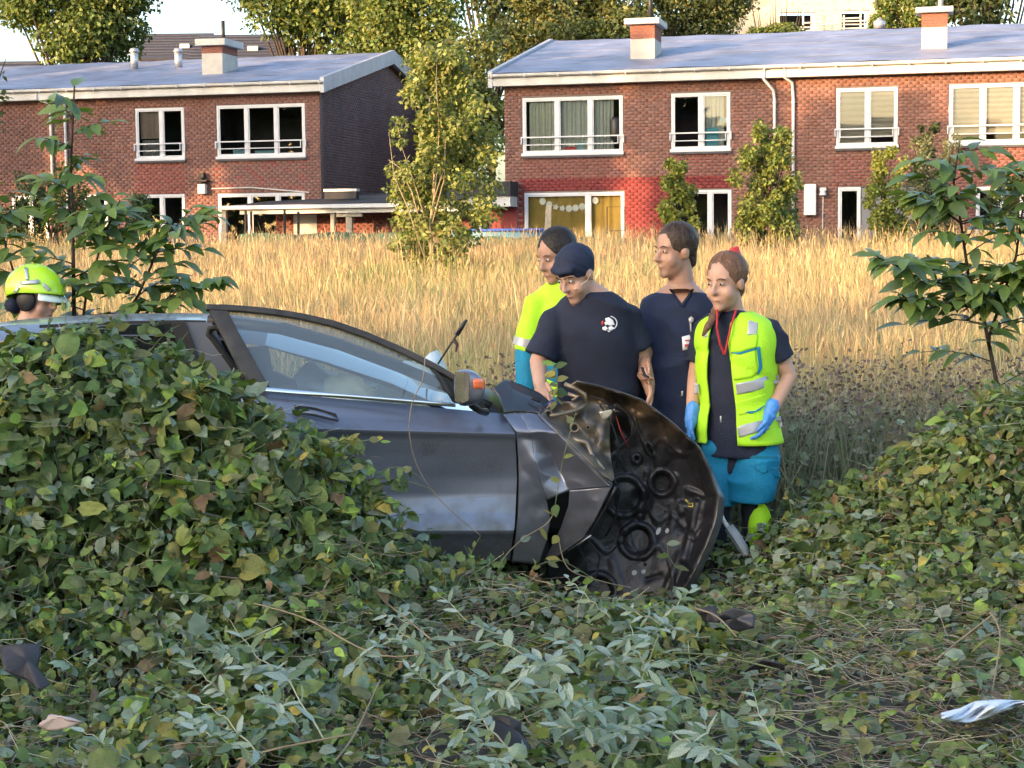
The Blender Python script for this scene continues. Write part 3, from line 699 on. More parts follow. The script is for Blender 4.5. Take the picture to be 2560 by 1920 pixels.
# ---------------------------------------------------------------- far buildings
def far_house(uL, uR, vE, vR, Y, label, gable_front, uG=None):
    t = thing('far_house', label, 'house', (0, 0, 0), 0, 'houses beyond the terraces')
    a = P(uL, vE, Y); b = P(uR, vE, Y); zr = P(uL, vR, Y)[2]; ze = a.z; g = .9; dp = 7
    x0, x1 = a.x, b.x; wall_c = M('far_wall', (.42, .34, .27), .9, .1, 3); rc = M('far_roof_tiles', (.040, .042, .060), .6, .2, 6)
    MB().box(x0+.2, x1-.2, Y+.3, Y+dp-.3, g, ze-.02).build('wall', wall_c, t)
    if gable_front:
        xm = (x0+x1)/2
        pyd('gable_wall', [(x0+.2, Y+.3, ze-.02), (x1-.2, Y+.3, ze-.02), (xm, Y+.3, zr-.25)], [(0,1,2)], wall_c, t)
        for (p, q) in ((x0, xm), (x1, xm)):
            o = pyd('roof', [(p, Y, ze), (q, Y, zr), (q, Y+dp, zr), (p, Y+dp, ze)], [(0,1,2,3)], rc, t); md = o.modifiers.new('t', 'SOLIDIFY'); md.thickness = .18; md.offset = 0
    else:
        for (ya, yb, za, zb) in ((Y-.3, Y+dp/2, ze, zr), (Y+dp/2, Y+dp+.3, zr, ze)):
            o = pyd('roof', [(x0, ya, za), (x1, ya, za), (x1, yb, zb), (x0, yb, zb)], [(0,1,2,3)], rc, t); md = o.modifiers.new('t', 'SOLIDIFY'); md.thickness = .18; md.offset = 0
            n = 9
            for k in range(1, n):
                tt = k/n; y = ya+(yb-ya)*tt; z = za+(zb-za)*tt
                if ya < Y: MB().box(x0, x1, y-.06, y+.06, z+.10, z+.14).build('tile_course', rc, o)
        pyd('gable_wall', [(x0+.2, Y+.0, ze), (x0+.2, Y+dp, ze), (x0+.2, Y+dp/2, zr-.2)], [(0,1,2)], wall_c, t)
        sk = MB(); xs = x0+(x1-x0)*.62; sk.box(xs, xs+.55, Y+1.0, Y+1.7, ze+.30*(zr-ze)+.1, ze+.50*(zr-ze)+.1); sk.build('skylight', zinc, t)
    return t
far_house(468, 700, 160, 72, 92, 'far house with tan gable and dark tiled roof and skylight', False)
far_house(330, 510, 150, 70, 100, 'far house with plain dark tiled roof beyond the leafy tree', False)
far_house(-120, 60, 230, 140, 84, 'far house roof corner past the edge of the leafy tree', False)

wb = thing('new_building', 'cream insulated building under construction with scaffold beyond the roof', 'building', (0, 0, 0))
Yb = 96
def Q(u, v, Y=Yb): return P(u, v, Y)
cream = M('insulation_board', (.55, .48, .36), .85, .06, 1.2)
x0, x1 = Q(1800, 0).x, Q(2330, 0).x; zt_ = Q(2000, -160).z
hs = []
for (a, c, e, g) in ((1949, 31, 2039, 100), (2104, 26, 2173, 90)):
    p = Q(a, c); q = Q(e, g); hs.append((p.x, q.x, q.z, p.z))
xs = sorted({x0, x1, *[h[0] for h in hs], *[h[1] for h in hs]}); zs = sorted({.9, zt_, *[h[2] for h in hs], *[h[3] for h in hs]})
mb = MB()
for i in range(len(xs)-1):
    for j in range(len(zs)-1):
        cx, cz = (xs[i]+xs[i+1])/2, (zs[j]+zs[j+1])/2
        if any(h[0] < cx < h[1] and h[2] < cz < h[3] for h in hs): continue
        mb.box(xs[i], xs[i+1], Yb, Yb+.35, zs[j], zs[j+1])
mb.build('wall', cream, wb)
MB().box(x0, x1, Yb+.36, Yb+9, .9, zt_).build('building_core', M('dark_room'), wb) if False else None
for h in hs:
    MB().add([(h[0], Yb+1.4, h[2]), (h[1], Yb+1.4, h[2]), (h[1], Yb+1.4, h[3]), (h[0], Yb+1.4, h[3])], [(0,1,2,3)]).build('window_opening', M('dark_room'), wb)
    MB().box(h[0], h[1], Yb+.2, Yb+.26, h[2]+.45*(h[3]-h[2]), h[2]+.5*(h[3]-h[2])).build('guard_rail', white_paint, wb)
for i in range(9):
    for j in range(3):
        p = Q(1878+34.6*i+3*j, 17-2*i+j*22-2*j) if j < 2 else Q(1895+45*i, -14-2*i)
        if any(h[0]-.2 < p.x < h[1]+.2 and h[2] < p.z < h[3] for h in hs): continue
        MB().tube([(p.x, Yb-.02, p.z), (p.x, Yb-.001, p.z)], .055, 8).build('wall_anchor', M('anchor_grey', (.30, .25, .18), .8, .1), wb)
sf = thing('scaffold', 'white tubular scaffold frames before the cream building', 'scaffold', (0, 0, 0))
ys = Yb-1.0
for uu in (2008, 2029, 2090, 2110, 2152, 2174):
    a = P(uu, 95, ys); b = P(uu, 20 if uu in (2008, 2152) else 38, ys); MB().tube([(a.x, ys, .9), (b.x, ys, b.z)], .05, 8).build('standard', white_paint, sf)
for (ua, ub, vv) in ((2006, 2060, 58), (2006, 2032, 78), (2104, 2176, 54), (2104, 2176, 72), (2104, 2150, 47), (2050, 2092, 62)):
    a = P(ua, vv, ys); b = P(ub, vv-2, ys); MB().tube([(a.x, ys-.06, a.z), (b.x, ys-.06, b.z)], .045, 8).build('ledger', white_paint, sf)
vt = thing('flue_cowl', 'shiny metal flue pipe standing behind the roof ridge', 'flue', P(2198, 90, 62) - Vector((0, 0, 0)))
mb = MB(); mb.tube([(0,0,-3),(0,0,.3),(0,0,.32),(0,0,.5),(0,0,.52),(0,0,.62)], [.16,.16,.2,.2,.13,.05], 14); mb.build('flue_body', zinc, vt, True)
# ------------------------------------------------------------------ wrecked car
paint = M('car_paint', (.18, .19, .24), .36, .05, 2.0, 0, metal=.6, spec=.5, coat=.55, rvar=.05)
paint.node_tree.nodes['Principled BSDF'].inputs['Coat Roughness'].default_value = .12
def dirty_paint():
    m = paint; n = m.node_tree.nodes; l = m.node_tree.links; b = n['Principled BSDF']
    tc = [x for x in n if x.type == 'TEX_COORD'][0]
    nz = n.new('ShaderNodeTexNoise'); nz.inputs['Scale'].default_value = 260; nz.inputs['Detail'].default_value = 2
    n2 = n.new('ShaderNodeTexNoise'); n2.inputs['Scale'].default_value = 5; n2.inputs['Detail'].default_value = 5
    l.new(tc.outputs['Object'], nz.inputs['Vector']); l.new(tc.outputs['Object'], n2.inputs['Vector'])
    ad = n.new('ShaderNodeMath'); ad.operation = 'MULTIPLY'; l.new(nz.outputs['Fac'], ad.inputs[0]); l.new(n2.outputs['Fac'], ad.inputs[1])
    mr = n.new('ShaderNodeMapRange'); mr.inputs[1].default_value = .33; mr.inputs[2].default_value = .42; mr.inputs[4].default_value = .55; l.new(ad.outputs[0], mr.inputs[0])
    old = b.inputs['Base Color'].links[0].from_socket; mx = n.new('ShaderNodeMix'); mx.data_type = 'RGBA'; l.new(mr.outputs[0], mx.inputs[0]); l.new(old, mx.inputs[6]); mx.inputs[7].default_value = (.07, .062, .055, 1); l.new(mx.outputs[2], b.inputs['Base Color'])
    sp = n.new('ShaderNodeSeparateXYZ'); l.new(tc.outputs['Object'], sp.inputs[0]); n4 = n.new('ShaderNodeTexNoise'); n4.inputs['Scale'].default_value = 14; n4.inputs['Detail'].default_value = 8; l.new(tc.outputs['Object'], n4.inputs['Vector'])
    mz = n.new('ShaderNodeMapRange'); mz.inputs[1].default_value = .55; mz.inputs[2].default_value = .20; mz.inputs[4].default_value = .55; l.new(sp.outputs['Z'], mz.inputs[0]); mm = n.new('ShaderNodeMath'); mm.operation = 'ADD'; l.new(mz.outputs[0], mm.inputs[0]); l.new(n4.outputs['Fac'], mm.inputs[1])
    mq = n.new('ShaderNodeMapRange'); mq.inputs[1].default_value = .60; mq.inputs[2].default_value = 1.0; mq.inputs[4].default_value = .7; l.new(mm.outputs[0], mq.inputs[0]); mx3 = n.new('ShaderNodeMix'); mx3.data_type = 'RGBA'; l.new(mq.outputs[0], mx3.inputs[0]); l.new(mx.outputs[2], mx3.inputs[6]); mx3.inputs[7].default_value = (.13, .115, .095, 1); l.new(mx3.outputs[2], b.inputs['Base Color'])
    rr = n.new('ShaderNodeMath'); rr.operation = 'MULTIPLY_ADD'; rr.inputs[1].default_value = .4; rr.inputs[2].default_value = .33; l.new(mq.outputs[0], rr.inputs[0]); l.new(rr.outputs[0], b.inputs['Roughness'])
    bz = n.new('ShaderNodeTexNoise'); bz.inputs['Scale'].default_value = 3.2; bz.inputs['Detail'].default_value = 1; l.new(tc.outputs['Object'], bz.inputs['Vector'])
    bp = n.new('ShaderNodeBump'); bp.inputs['Strength'].default_value = .25; bp.inputs['Distance'].default_value = .03; l.new(bz.outputs['Fac'], bp.inputs['Height']); l.new(bp.outputs['Normal'], b.inputs['Normal'])
dirty_paint()
trim_black = M('trim_black', (.016, .015, .015), .42, .25, 12, .1, 60)
frame_dirty = M('door_frame_black', (.030, .026, .024), .45, .5, 14, .1, 40, hue=(.06, .05, .042))
chrome = M('chrome_strip', (.62, .63, .66), .16, .06, 5, metal=1.0)
rubber = M('rubber', (.012, .012, .012), .75, .2, 8)
car_glass = glassmat('car_glass', (.42, .50, .50), 1.3, .03, .26, (.17, .20, .215))  # diffuse tint paints the pale sky reflection into the pane
inner_metal = M('hood_underside', attr=True, rough=.42, var=.35, scale=11, metal=.35, spec=.5, bump=.3, bscale=24, rvar=.14)
CAR0 = Vector((-.3, 9.3, 0))
CAR = thing('wrecked_car', 'wrecked grey saloon car with torn front wing and hood hanging off', 'car', CAR0)
def rel(p): return Vector(p)-CAR0
def smooth_lerp(xs, ys, x): return np.interp(x, xs, ys)
def grid_px(name, rows, m, parent=CAR, nu=24, sub=4, smooth=True, solid=0.0, depth=None, col=None):
    """rows: list of polylines of (u,v,Y); resampled to nu columns, rows smoothly subdivided"""
    R = []
    for r in rows:
        a = np.array(r, float); s = np.concatenate([[0], np.cumsum(np.hypot(np.diff(a[:, 0]), np.diff(a[:, 1])))]); s /= s[-1]
        t = np.linspace(0, 1, nu+1); R.append(np.stack([np.interp(t, s, a[:, k]) for k in range(3)], -1))
    R = np.array(R); G = []
    for i in range(len(R)-1):
        p0, p1, p2, p3 = R[max(i-1, 0)], R[i], R[i+1], R[min(i+2, len(R)-1)]
        for k in range(sub):
            s = k/sub; G.append(.5*(2*p1+(p2-p0)*s*.6+0*(p1)) if False else (p1*(1-s)+p2*s))
    G.append(R[-1]); G = np.array(G)
    if depth is not None: G[:, :, 2] += depth(G[:, :, 0], G[:, :, 1])
    V = [rel(P(*q)) for row in G for q in row]; n = nu+1
    F = [(i*n+j, i*n+j+1, (i+1)*n+j+1, (i+1)*n+j) for i in range(len(G)-1) for j in range(nu)]
    o = pyd(name, V, F, m, parent, smooth)
    if solid: md = o.modifiers.new('t', 'SOLIDIFY'); md.thickness = solid; md.offset = 0
    return o, G

# --- door panel (swung slightly open)
DV = [(978, 1034, -.075), (992, 1046, -.060), (1030, 1064, -.028), (1058, 1078, .004), (1066, 1084, .016), (1072, 1089, .014), (1084, 1100, .002), (1130, 1140, -.012), (1190, 1195, -.022), (1240, 1240, -.020), (1285, 1282, -.006), (1316, 1312, .014), (1330, 1327, .022), (1337, 1333, .019), (1350, 1346, -.002), (1405, 1400, -.055)]
def door_u(v):   # front and rear edges of the door by height
    return np.interp(v, [978, 1066, 1240, 1405], [640, 600, 590, 610]), np.interp(v, [1034, 1083, 1184, 1311, 1400], [1257, 1287, 1293, 1287, 1274])
rows = []
for (vr, vf, off) in DV:
    ur = door_u(vr)[0]; uf = door_u(vf)[1]; row = []
    for k in range(13):
        t = k/12; row.append((ur+(uf-ur)*t, vr+(vf-vr)*t, 8.32+.27*t-off-.018*math.sin(PI*t)))
    rows.append(row)
dent = lambda u, v: .006*np.exp(-(((u-1110)/40)**2+((v-1330)/16)**2)) + .006*np.sin(u*.013+v*.02)*np.exp(-((v-1230)/90)**2)
door, _ = grid_px('front_door', rows, paint, nu=48, sub=5, solid=0, depth=dent)
# door edge flange (front and rear) for thickness
for side in (0, -1):
    r2 = [[(r[side][0], r[side][1], r[side][2]), (r[side][0]+(6 if side == 0 else -4), r[side][1], r[side][2]+.09)] for r in rows]
    grid_px('door_edge', r2, paint, door, nu=2, sub=2)
def Yd(u, v): return 8.32+.27*(u-600)/690+.30*max(0, 985-v)/520
TOP = [(515, 762), (570, 763), (627, 767), (690, 774), (753, 784), (837, 803), (922, 833), (1006, 869), (1091, 911), (1150, 946), (1200, 985), (1240, 1022)]
def topv(u): return float(np.interp(u, [p[0] for p in TOP], [p[1] for p in TOP]))
def strip(pa, pb, name, m, dy=0.0, th=.03, parent=None, n=30):
    """ribbon between two pixel polylines (same parameter) with real thickness"""
    A = np.array(pa, float); B = np.array(pb, float)
    def res(a):
        s = np.concatenate([[0], np.cumsum(np.hypot(*np.diff(a, axis=0).T))]); s /= s[-1]; t = np.linspace(0, 1, n+1); return np.stack([np.interp(t, s, a[:, k]) for k in range(2)], -1)
    a, b = res(A), res(B); vs = []
    for i in range(n+1):
        for q in (a[i], b[i]): vs.append(rel(P(q[0], q[1], Yd(q[0], q[1])+dy)))
    fs = [(2*i, 2*i+1, 2*i+3, 2*i+2) for i in range(n)]
    o = pyd(name, vs, fs, m, parent or door, True); md = o.modifiers.new('t', 'SOLIDIFY'); md.thickness = th; md.offset = 0; bv = o.modifiers.new('b', 'BEVEL'); bv.width = .004; bv.segments = 2
    return o
strip([(u, v) for u, v in TOP[:-1]], [(u-4 if u > 600 else u, v+(15 if u < 1100 else 12)) for u, v in TOP[:-1]], 'window_frame', frame_dirty, -.006, .034)
strip([(515, 764), (545, 822), (575, 880), (601, 931), (642, 973)], [(566, 772), (595, 830), (625, 882), (650, 928), (674, 968)], 'window_frame', frame_dirty, -.004, .03)
# chrome sill strip
strip([(640, 966), (800, 980), (960, 993), (1139, 1008)], [(641, 978), (800, 991), (960, 1003), (1139, 1018)], 'chrome_strip', chrome, -.012, .016)
strip([(1060, 905), (1100, 950), (1131, 1006)], [(1080, 912), (1118, 958), (1146, 1010)], 'window_divider', trim_black, -.002, .02)
# glass
gp = [(566, 775)] + [(u-3, v+13) for u, v in TOP[2:9]] + [(1131, 1008), (960, 994), (800, 981), (672, 969)]
ctr = (820, 900); vs = [rel(P(u, v, Yd(u, v)+.012)) for u, v in gp]
o = pyd('window_pane', vs, [tuple(range(len(vs)))], car_glass, door)
o = pyd('window_pane', [rel(P(u, v, Yd(u, v)+.012)) for u, v in [(1082, 918), (1120, 938), (1165, 965), (1200, 995), (1215, 1022), (1148, 1010)]], [(0,1,2,3,4,5)], trim_black, door)
# handle: recess shadow plate and bow grip
grid_px('handle_recess', [[(735, 1013, 8.352), (785, 1018, 8.37), (840, 1034, 8.385)], [(738, 1030, 8.352), (785, 1036, 8.37), (846, 1048, 8.385)]], trim_black, door, nu=10, sub=2)
hb = MB(); hb.tube([rel(P(u, v, y)) for (u, v, y) in ((738, 1036, 8.33), (752, 1030, 8.305), (785, 1033, 8.312), (815, 1041, 8.325), (846, 1051, 8.345))], [.010, .014, .015, .014, .009], 8); hb.build('door_handle', paint, door, True)
# --- mirror
mr_ = MB()
def pm(u, v, y): return rel(P(u, v, y))
ring0 = [(1134, 926), (1160, 921), (1188, 926), (1206, 944), (1213, 972), (1212, 998), (1190, 1012), (1160, 1018), (1140, 1012), (1133, 975)]
def mring(k, y, du=0, dv=0): 
    cx, cy = 1173, 970; return [pm(cx+(u-cx)*k+du, cy+(v-cy)*k+dv, y) for u, v in ring0]
lay = [mring(.55, 8.21, 8), mring(.86, 8.215, 5), mring(1.0, 8.25), mring(1.0, 8.33), mring(.84, 8.40, 3), mring(.45, 8.42, 3)]
n = len(ring0); vs = [p for l_ in lay for p in l_]; fs = [(i*n+j, i*n+(j+1) % n, (i+1)*n+(j+1) % n, (i+1)*n+j) for i in range(len(lay)-1) for j in range(n)] + [tuple(range(n))[::-1], tuple((len(lay)-1)*n+j for j in range(n))]
mirror = pyd('wing_mirror', vs, fs, paint, CAR, True); sm = mirror.modifiers.new('s', 'SUBSURF'); sm.levels = 1; sm.render_levels = 1
grid_px('mirror_glass', [[(1137, 930, 8.225), (1158, 929, 8.195), (1174, 934, 8.185)], [(1137, 1004, 8.225), (1158, 1008, 8.195), (1172, 1000, 8.185)]], M('mirror_silver', (.75, .73, .70), .22, .2, 9, metal=1.0), mirror, nu=6, sub=4)
grid_px('indicator_lens', [[(1183, 948, 8.186), (1200, 946, 8.20), (1211, 950, 8.235)], [(1184, 971, 8.186), (1200, 972, 8.20), (1212, 974, 8.235)]], M('orange_lens', (.95, .20, .07), .18, .15, 40, coat=.5), mirror, nu=6, sub=3, solid=.006)
MB().tube([pm(1180, 1012, 8.36), pm(1200, 1028, 8.50), pm(1215, 1030, 8.58)], [.02, .016, .02], 8).build('mirror_arm', trim_black, mirror, True)
# --- body shell: rear side, roof, pillars
rows2 = []
for (vr, vf, off) in DV:
    rows2.append([(-200, vr-6, 8.66-off), (200, vr-2, 8.64-off), (640, vr, 8.62-off)])
rear_side, _ = grid_px('rear_side_panel', rows2, paint, nu=30, sub=3)
prof_r = [(-220, 850), (-100, 815), (60, 792), (250, 781), (440, 778), (560, 783), (700, 803)]
prof_w = [(700, 803), (850, 846), (1000, 900), (1120, 955), (1215, 1002)]
def roof_loft(pr, name, m, nseg=24, edge=True):
    us = np.linspace(pr[0][0], pr[-1][0], nseg+1); vs_ = np.interp(us, [p[0] for p in pr], [p[1] for p in pr]); V = []
    for u, v in zip(us, vs_):
        c = P(u, v, 9.25); wdt = .56 + .10*max(0, (u-600)/600)
        for k in range(11):
            t = k/10; y = 9.25-wdt+2*wdt*t; z = c.z-.035*(2*t-1)**2-.012-(.05 if k in (0, 10) else 0)
            V.append(rel((c.x, y-(.025 if k == 0 else 0)+(.025 if k == 10 else 0), z)))
    F = [(i*11+j, i*11+j+1, (i+1)*11+j+1, (i+1)*11+j) for i in range(nseg) for j in range(10)]
    return pyd(name, V, F, m, CAR, True)
roof = roof_loft(prof_r, 'roof', paint); roof_loft(prof_w, 'windscreen', glassmat('screen_glass', (.6, .68, .66), 1, .03, .10, (.2, .23, .22)))
# A-pillar and rail under the open door frame
MB().tube([rel(P(u, v, 8.70)) for u, v in ((520, 800), (700, 822), (850, 862), (1000, 918), (1130, 972), (1225, 1020))], .028, 8).build('a_pillar', trim_black, CAR, True)
MB().tube([rel(P(u, v, 9.82)) for u, v in ((520, 800), (700, 820), (850, 858), (1000, 908), (1130, 956), (1225, 1000))], .03, 8).build('a_pillar', trim_black, CAR, True)
def plate(name, px, Y, m, parent=CAR, th=.02):
    o = pyd(name, [rel(P(u, v, Y if not callable(Y) else Y(u, v))) for u, v in px], [tuple(range(len(px)))], m, parent); md = o.modifiers.new('t', 'SOLIDIFY'); md.thickness = th; md.offset = 0; return o
plate('rail_trim', [(100, 812), (300, 803), (462, 800), (515, 801), (515, 806), (462, 807), (300, 811), (100, 820)], 8.70, trim_black)
plate('b_pillar', [(462, 806), (530, 806), (560, 870), (590, 935), (640, 978), (560, 985), (510, 935)], 8.675, paint)
plate('pillar_cover', [(428, 808), (464, 805), (512, 935), (520, 980), (478, 980)], 8.655, trim_black)
plate('rear_window', [(120, 825), (300, 812), (428, 808), (478, 975), (100, 968)], 8.68, glassmat('rear_glass', (.15, .17, .18), 1, .02, .6, (.02, .022, .025)), th=.004)
# black door seal loop standing behind the door frame
MB().tube([rel(P(u, v, 8.645)) for u, v in ((650, 990), (612, 960), (575, 905), (535, 850), (522, 836), (524, 822), (540, 818), (556, 828))], .016, 8).build('door_seal', rubber, CAR, True)
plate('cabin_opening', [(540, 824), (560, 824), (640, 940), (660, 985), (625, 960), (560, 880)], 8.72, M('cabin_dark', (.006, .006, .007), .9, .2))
# interior: seats, far side, dash and hanging airbags
MB().box(-1.75, .05, .50, .53, .25, .80).build('far_side_panel', trim_black, CAR)
MB().box(-1.9, .4, -.55, .5, .22, .30).build('cabin_floor', rubber, CAR)
for sx in (-.95, -1.85):
    for sy in (-.30, .32):
        s_ = MB(); pts = []
        s_.tube([(sx, sy, .30), (sx-.04, sy, .6), (sx-.12, sy, .95), (sx-.14, sy, 1.02)], [.17, .20, .19, .10], 10); s_.tube([(sx-.15, sy, 1.03), (sx-.16, sy, 1.18)], [.09, .08], 8); s_.tube([(sx+.45, sy, .40), (sx, sy, .38)], [.15, .2], 10)
        s_.build('seat', M('seat_cloth', (.03, .03, .033), .9, .2, 12), CAR, True)
MB().tube([(.10, -.52, .78), (.12, 0, .82), (.10, .5, .78)], [.14, .16, .14], 10).build('dashboard', trim_black, CAR, True)
bag = M('airbag_cloth', (.62, .68, .68), .8, .08, 14, .3, 20)
def rag(name, cx, cy, cz, sx, sz, seed, parent=CAR, m=bag, n=14):
    r = random.Random(seed); ph = [r.uniform(0, 6) for _ in range(6)]; V = []
    for i in range(n+1):
        for j in range(n+1):
            a, b = i/n-.5, j/n-.5; e = 1-.25*abs(math.sin(ph[0]+6*a))*abs(b)*2
            V.append((cx+sx*a*e, cy+.05*math.sin(9*a+ph[1])+.05*math.sin(8*b+ph[2]+4*a), cz+sz*b*(1-.3*math.sin(5*a+ph[3]))+.03*math.sin(14*a+ph[4])))
    F = [(i*(n+1)+j, i*(n+1)+j+1, (i+1)*(n+1)+j+1, (i+1)*(n+1)+j) for i in range(n) for j in range(n)]
    return pyd(name, V, F, m, parent, True)
rag('airbag', -.38, -.45, .93, .60, .24, 2); rag('airbag', -.20, -.30, .97, .42, .30, 3); rag('curtain_airbag', -.55, .42, .98, .8, .16, 4)
# --- torn wing (front fender): crumpled sheet with folds
FEN = [[(1258, 1036, 8.600), (1300, 1034, 8.630), (1328, 1034, 8.640), (1346, 1038, 8.630)],
       [(1290, 1080, 8.585), (1325, 1082, 8.575), (1362, 1078, 8.560), (1392, 1082, 8.550)],
       [(1292, 1092, 8.590), (1328, 1096, 8.592), (1366, 1098, 8.575), (1404, 1096, 8.548)],
       [(1296, 1150, 8.600), (1338, 1156, 8.580), (1376, 1128, 8.620), (1440, 1134, 8.520)],
       [(1297, 1200, 8.602), (1352, 1212, 8.585), (1398, 1180, 8.640), (1486, 1178, 8.490)],
       [(1296, 1240, 8.600), (1366, 1250, 8.600), (1424, 1226, 8.600), (1528, 1216, 8.470)]]
crum = lambda u, v: .010*np.abs(fbm(u*.03, v*.03, 5, 3, 1.0))*sstep(1300, 1360, u)-.004*np.abs(fbm(u*.06, v*.05, 8, 2, 1.0))
FA = [[r[0], r[1]] for r in FEN] + [[(1294, 1290, 8.600), (1376, 1300, 8.625)], [(1289, 1340, 8.604), (1366, 1352, 8.640)], [(1280, 1404, 8.63), (1346, 1412, 8.67)]]
fender, _ = grid_px('front_wing', FA, paint, nu=24, sub=8, solid=.006, depth=crum)
grid_px('wing_fold', [r[1:] for r in FEN], paint, fender, nu=36, sub=10, solid=.006, depth=crum)
arch, _ = grid_px('wheel_arch_panel', [[(1424, 1226, 8.598), (1470, 1222, 8.545), (1530, 1214, 8.475)], [(1422, 1262, 8.62), (1462, 1256, 8.565), (1512, 1250, 8.50)], [(1402, 1320, 8.68), (1440, 1312, 8.62), (1486, 1302, 8.55)], [(1376, 1372, 8.74), (1412, 1366, 8.68), (1456, 1346, 8.62)], [(1352, 1418, 8.80), (1376, 1408, 8.75), (1392, 1388, 8.70)]], paint, nu=28, sub=8, solid=.006, depth=crum)
bare = M('bare_edge', (.42, .41, .40), .3, .3, 30, metal=.9)
MB().tube([rel(P(u, v, y)) for u, v, y in ((1346, 1036, 8.62), (1392, 1080, 8.545), (1440, 1130, 8.515), (1486, 1174, 8.485), (1530, 1212, 8.465))], .0065, 7).build('torn_edge', paint, fender, True)
MB().tube([rel(P(u, v, y)) for u, v, y in ((1540, 1216, 8.462), (1528, 1244, 8.48), (1500, 1296, 8.53), (1472, 1342, 8.60), (1420, 1378, 8.67), (1352, 1420, 8.79))], [.008, .007, .007, .006, .006, .005], 7).build('arch_lip', trim_black, arch, True)
MB().tube([rel(P(u, v, y)) for u, v, y in ((1478, 1338, 8.585), (1450, 1358, 8.62), (1420, 1376, 8.66))], .004, 6).build('torn_edge', bare, arch, True)
# inner wing metal with holes, seen behind the torn edge
def relief_metal(u, v):
    d = -.025*np.exp(-(((u-1440)/16)**2+((v-1068)/16)**2)) + .02*np.exp(-(((u-1440)/8)**2+((v-1068)/8)**2))
    d += .03*np.sin((u-v)*.055)+.02*np.sin(u*.09+1)*np.sin(v*.075)
    d += -.03*np.exp(-((u-1500+(v-1100)*.25)/10.)**2)
    return d
IN = [[(1362, 1022, 8.66), (1400, 1006, 8.72), (1460, 1000, 8.74), (1522, 1012, 8.76)], [(1352, 1038, 8.645), (1410, 1040, 8.70), (1465, 1040, 8.74), (1526, 1050, 8.77)], [(1392, 1078, 8.565), (1430, 1074, 8.66), (1480, 1080, 8.73), (1524, 1090, 8.77)], [(1446, 1130, 8.535), (1470, 1120, 8.62), (1500, 1124, 8.69), (1526, 1130, 8.73)], [(1490, 1172, 8.505), (1504, 1166, 8.56), (1518, 1166, 8.62), (1530, 1168, 8.67)], [(1530, 1204, 8.485), (1532, 1202, 8.50), (1534, 1200, 8.52), (1536, 1196, 8.55)]]
inn, G = grid_px('inner_wing', IN, inner_metal, nu=40, sub=8, depth=relief_metal, solid=.004)
a = inn.data.color_attributes.new('Col', 'FLOAT_COLOR', 'POINT'); cc = np.ones((len(inn.data.vertices), 4), np.float32)
gu, gv = G[:, :, 0].ravel(), G[:, :, 1].ravel(); kk = (.5+.5*np.sin(gu*.06+np.sin(gv*.08)*2))[:, None]
cc[:, :3] = np.array([.24, .185, .125])*(1-kk)+np.array([.11, .095, .085])*kk; a.data.foreach_set('color', cc.ravel())
for (u, v, y, r) in ((1436, 1069, 8.63, .014), (1437, 1031, 8.685, .009), (1437, 1098, 8.60, .007), (1501, 1183, 8.53, .006), (1371, 1036, 8.625, .013), (1470, 1069, 8.69, .006)):
    hm = MB(); c = rel(P(u, v, y)); hm.tube([c, c+Vector((0, .012, 0))], r, 14); hm.build('bolt_hole', M('hole_black', (.004, .004, .004), .9, .1), inn)
    MB().tube([c+Vector((r*1.5*math.cos(q), 0, r*1.5*math.sin(q))) for q in np.linspace(0, 2*PI, 17)], r*.35, 5, cap=False).build('hole_rim', M('dirty_metal', (.26, .20, .14), .4, .3, 20, metal=.5), inn, True)
for pts, r in (([(1375, 1040, 8.61), (1400, 1036, 8.63), (1440, 1026, 8.66), (1468, 1010, 8.69)], .010), ([(1430, 1098, 8.585), (1466, 1106, 8.60), (1480, 1140, 8.58), (1510, 1176, 8.53)], .012), ([(1412, 960, 8.74), (1440, 972, 8.72), (1462, 985, 8.72), (1466, 1005, 8.72)], .011), ([(1420, 985, 8.72), (1446, 992, 8.70), (1430, 1002, 8.70)], .010)):
    MB().tube([rel(P(*q)) for q in pts], r, 8).build('bracket', M('dirty_metal'), inn, True)
grid_px('bracket_plate', [[(1496, 1030, 8.70), (1515, 1026, 8.70), (1538, 1022, 8.70)], [(1508, 1050, 8.70), (1520, 1046, 8.70), (1532, 1030, 8.70)]], M('light_metal', (.5, .45, .36), .4, .2, 20, metal=.4), inn, nu=5, sub=4, solid=.004)
# raised cowl corner between mirror and hood
cowl, _ = grid_px('cowl_panel', [[(1232, 972, 8.72), (1262, 948, 8.80), (1300, 962, 8.84), (1350, 984, 8.86), (1372, 1004, 8.84)], [(1246, 992, 8.70), (1276, 976, 8.74), (1310, 990, 8.76), (1346, 1004, 8.78), (1366, 1020, 8.76)], [(1262, 1032, 8.62), (1290, 1030, 8.66), (1316, 1030, 8.68), (1340, 1032, 8.68), (1352, 1036, 8.66)]], M('cowl_grey', (.055, .057, .065), .35, .12, 4, metal=.5, coat=.4), nu=20, sub=6, solid=.008)
grid_px('cowl_clip', [[(1330, 990, 8.74), (1352, 998, 8.74)], [(1328, 998, 8.73), (1350, 1006, 8.73)]], trim_black, cowl, nu=4, sub=3, solid=.01)
# wiper standing up broken
wp = MB(); wp.tube([rel(P(u, v, 8.95)) for u, v in ((1095, 910), (1128, 858), (1150, 826))], .0055, 6); wp.tube([rel(P(u, v, 8.95)) for u, v in ((1142, 838), (1158, 812), (1167, 799))], [.012, .011, .006], 7); wp.build('wiper', trim_black, CAR, True)
MB().tube([rel(P(u, v, 8.94)) for u, v in ((1135, 850), (1143, 862), (1140, 880))], [.012, .009, .004], 6).build('wiper_rag', M('brown_rag', (.06, .035, .03), .9, .3, 20), CAR, True)
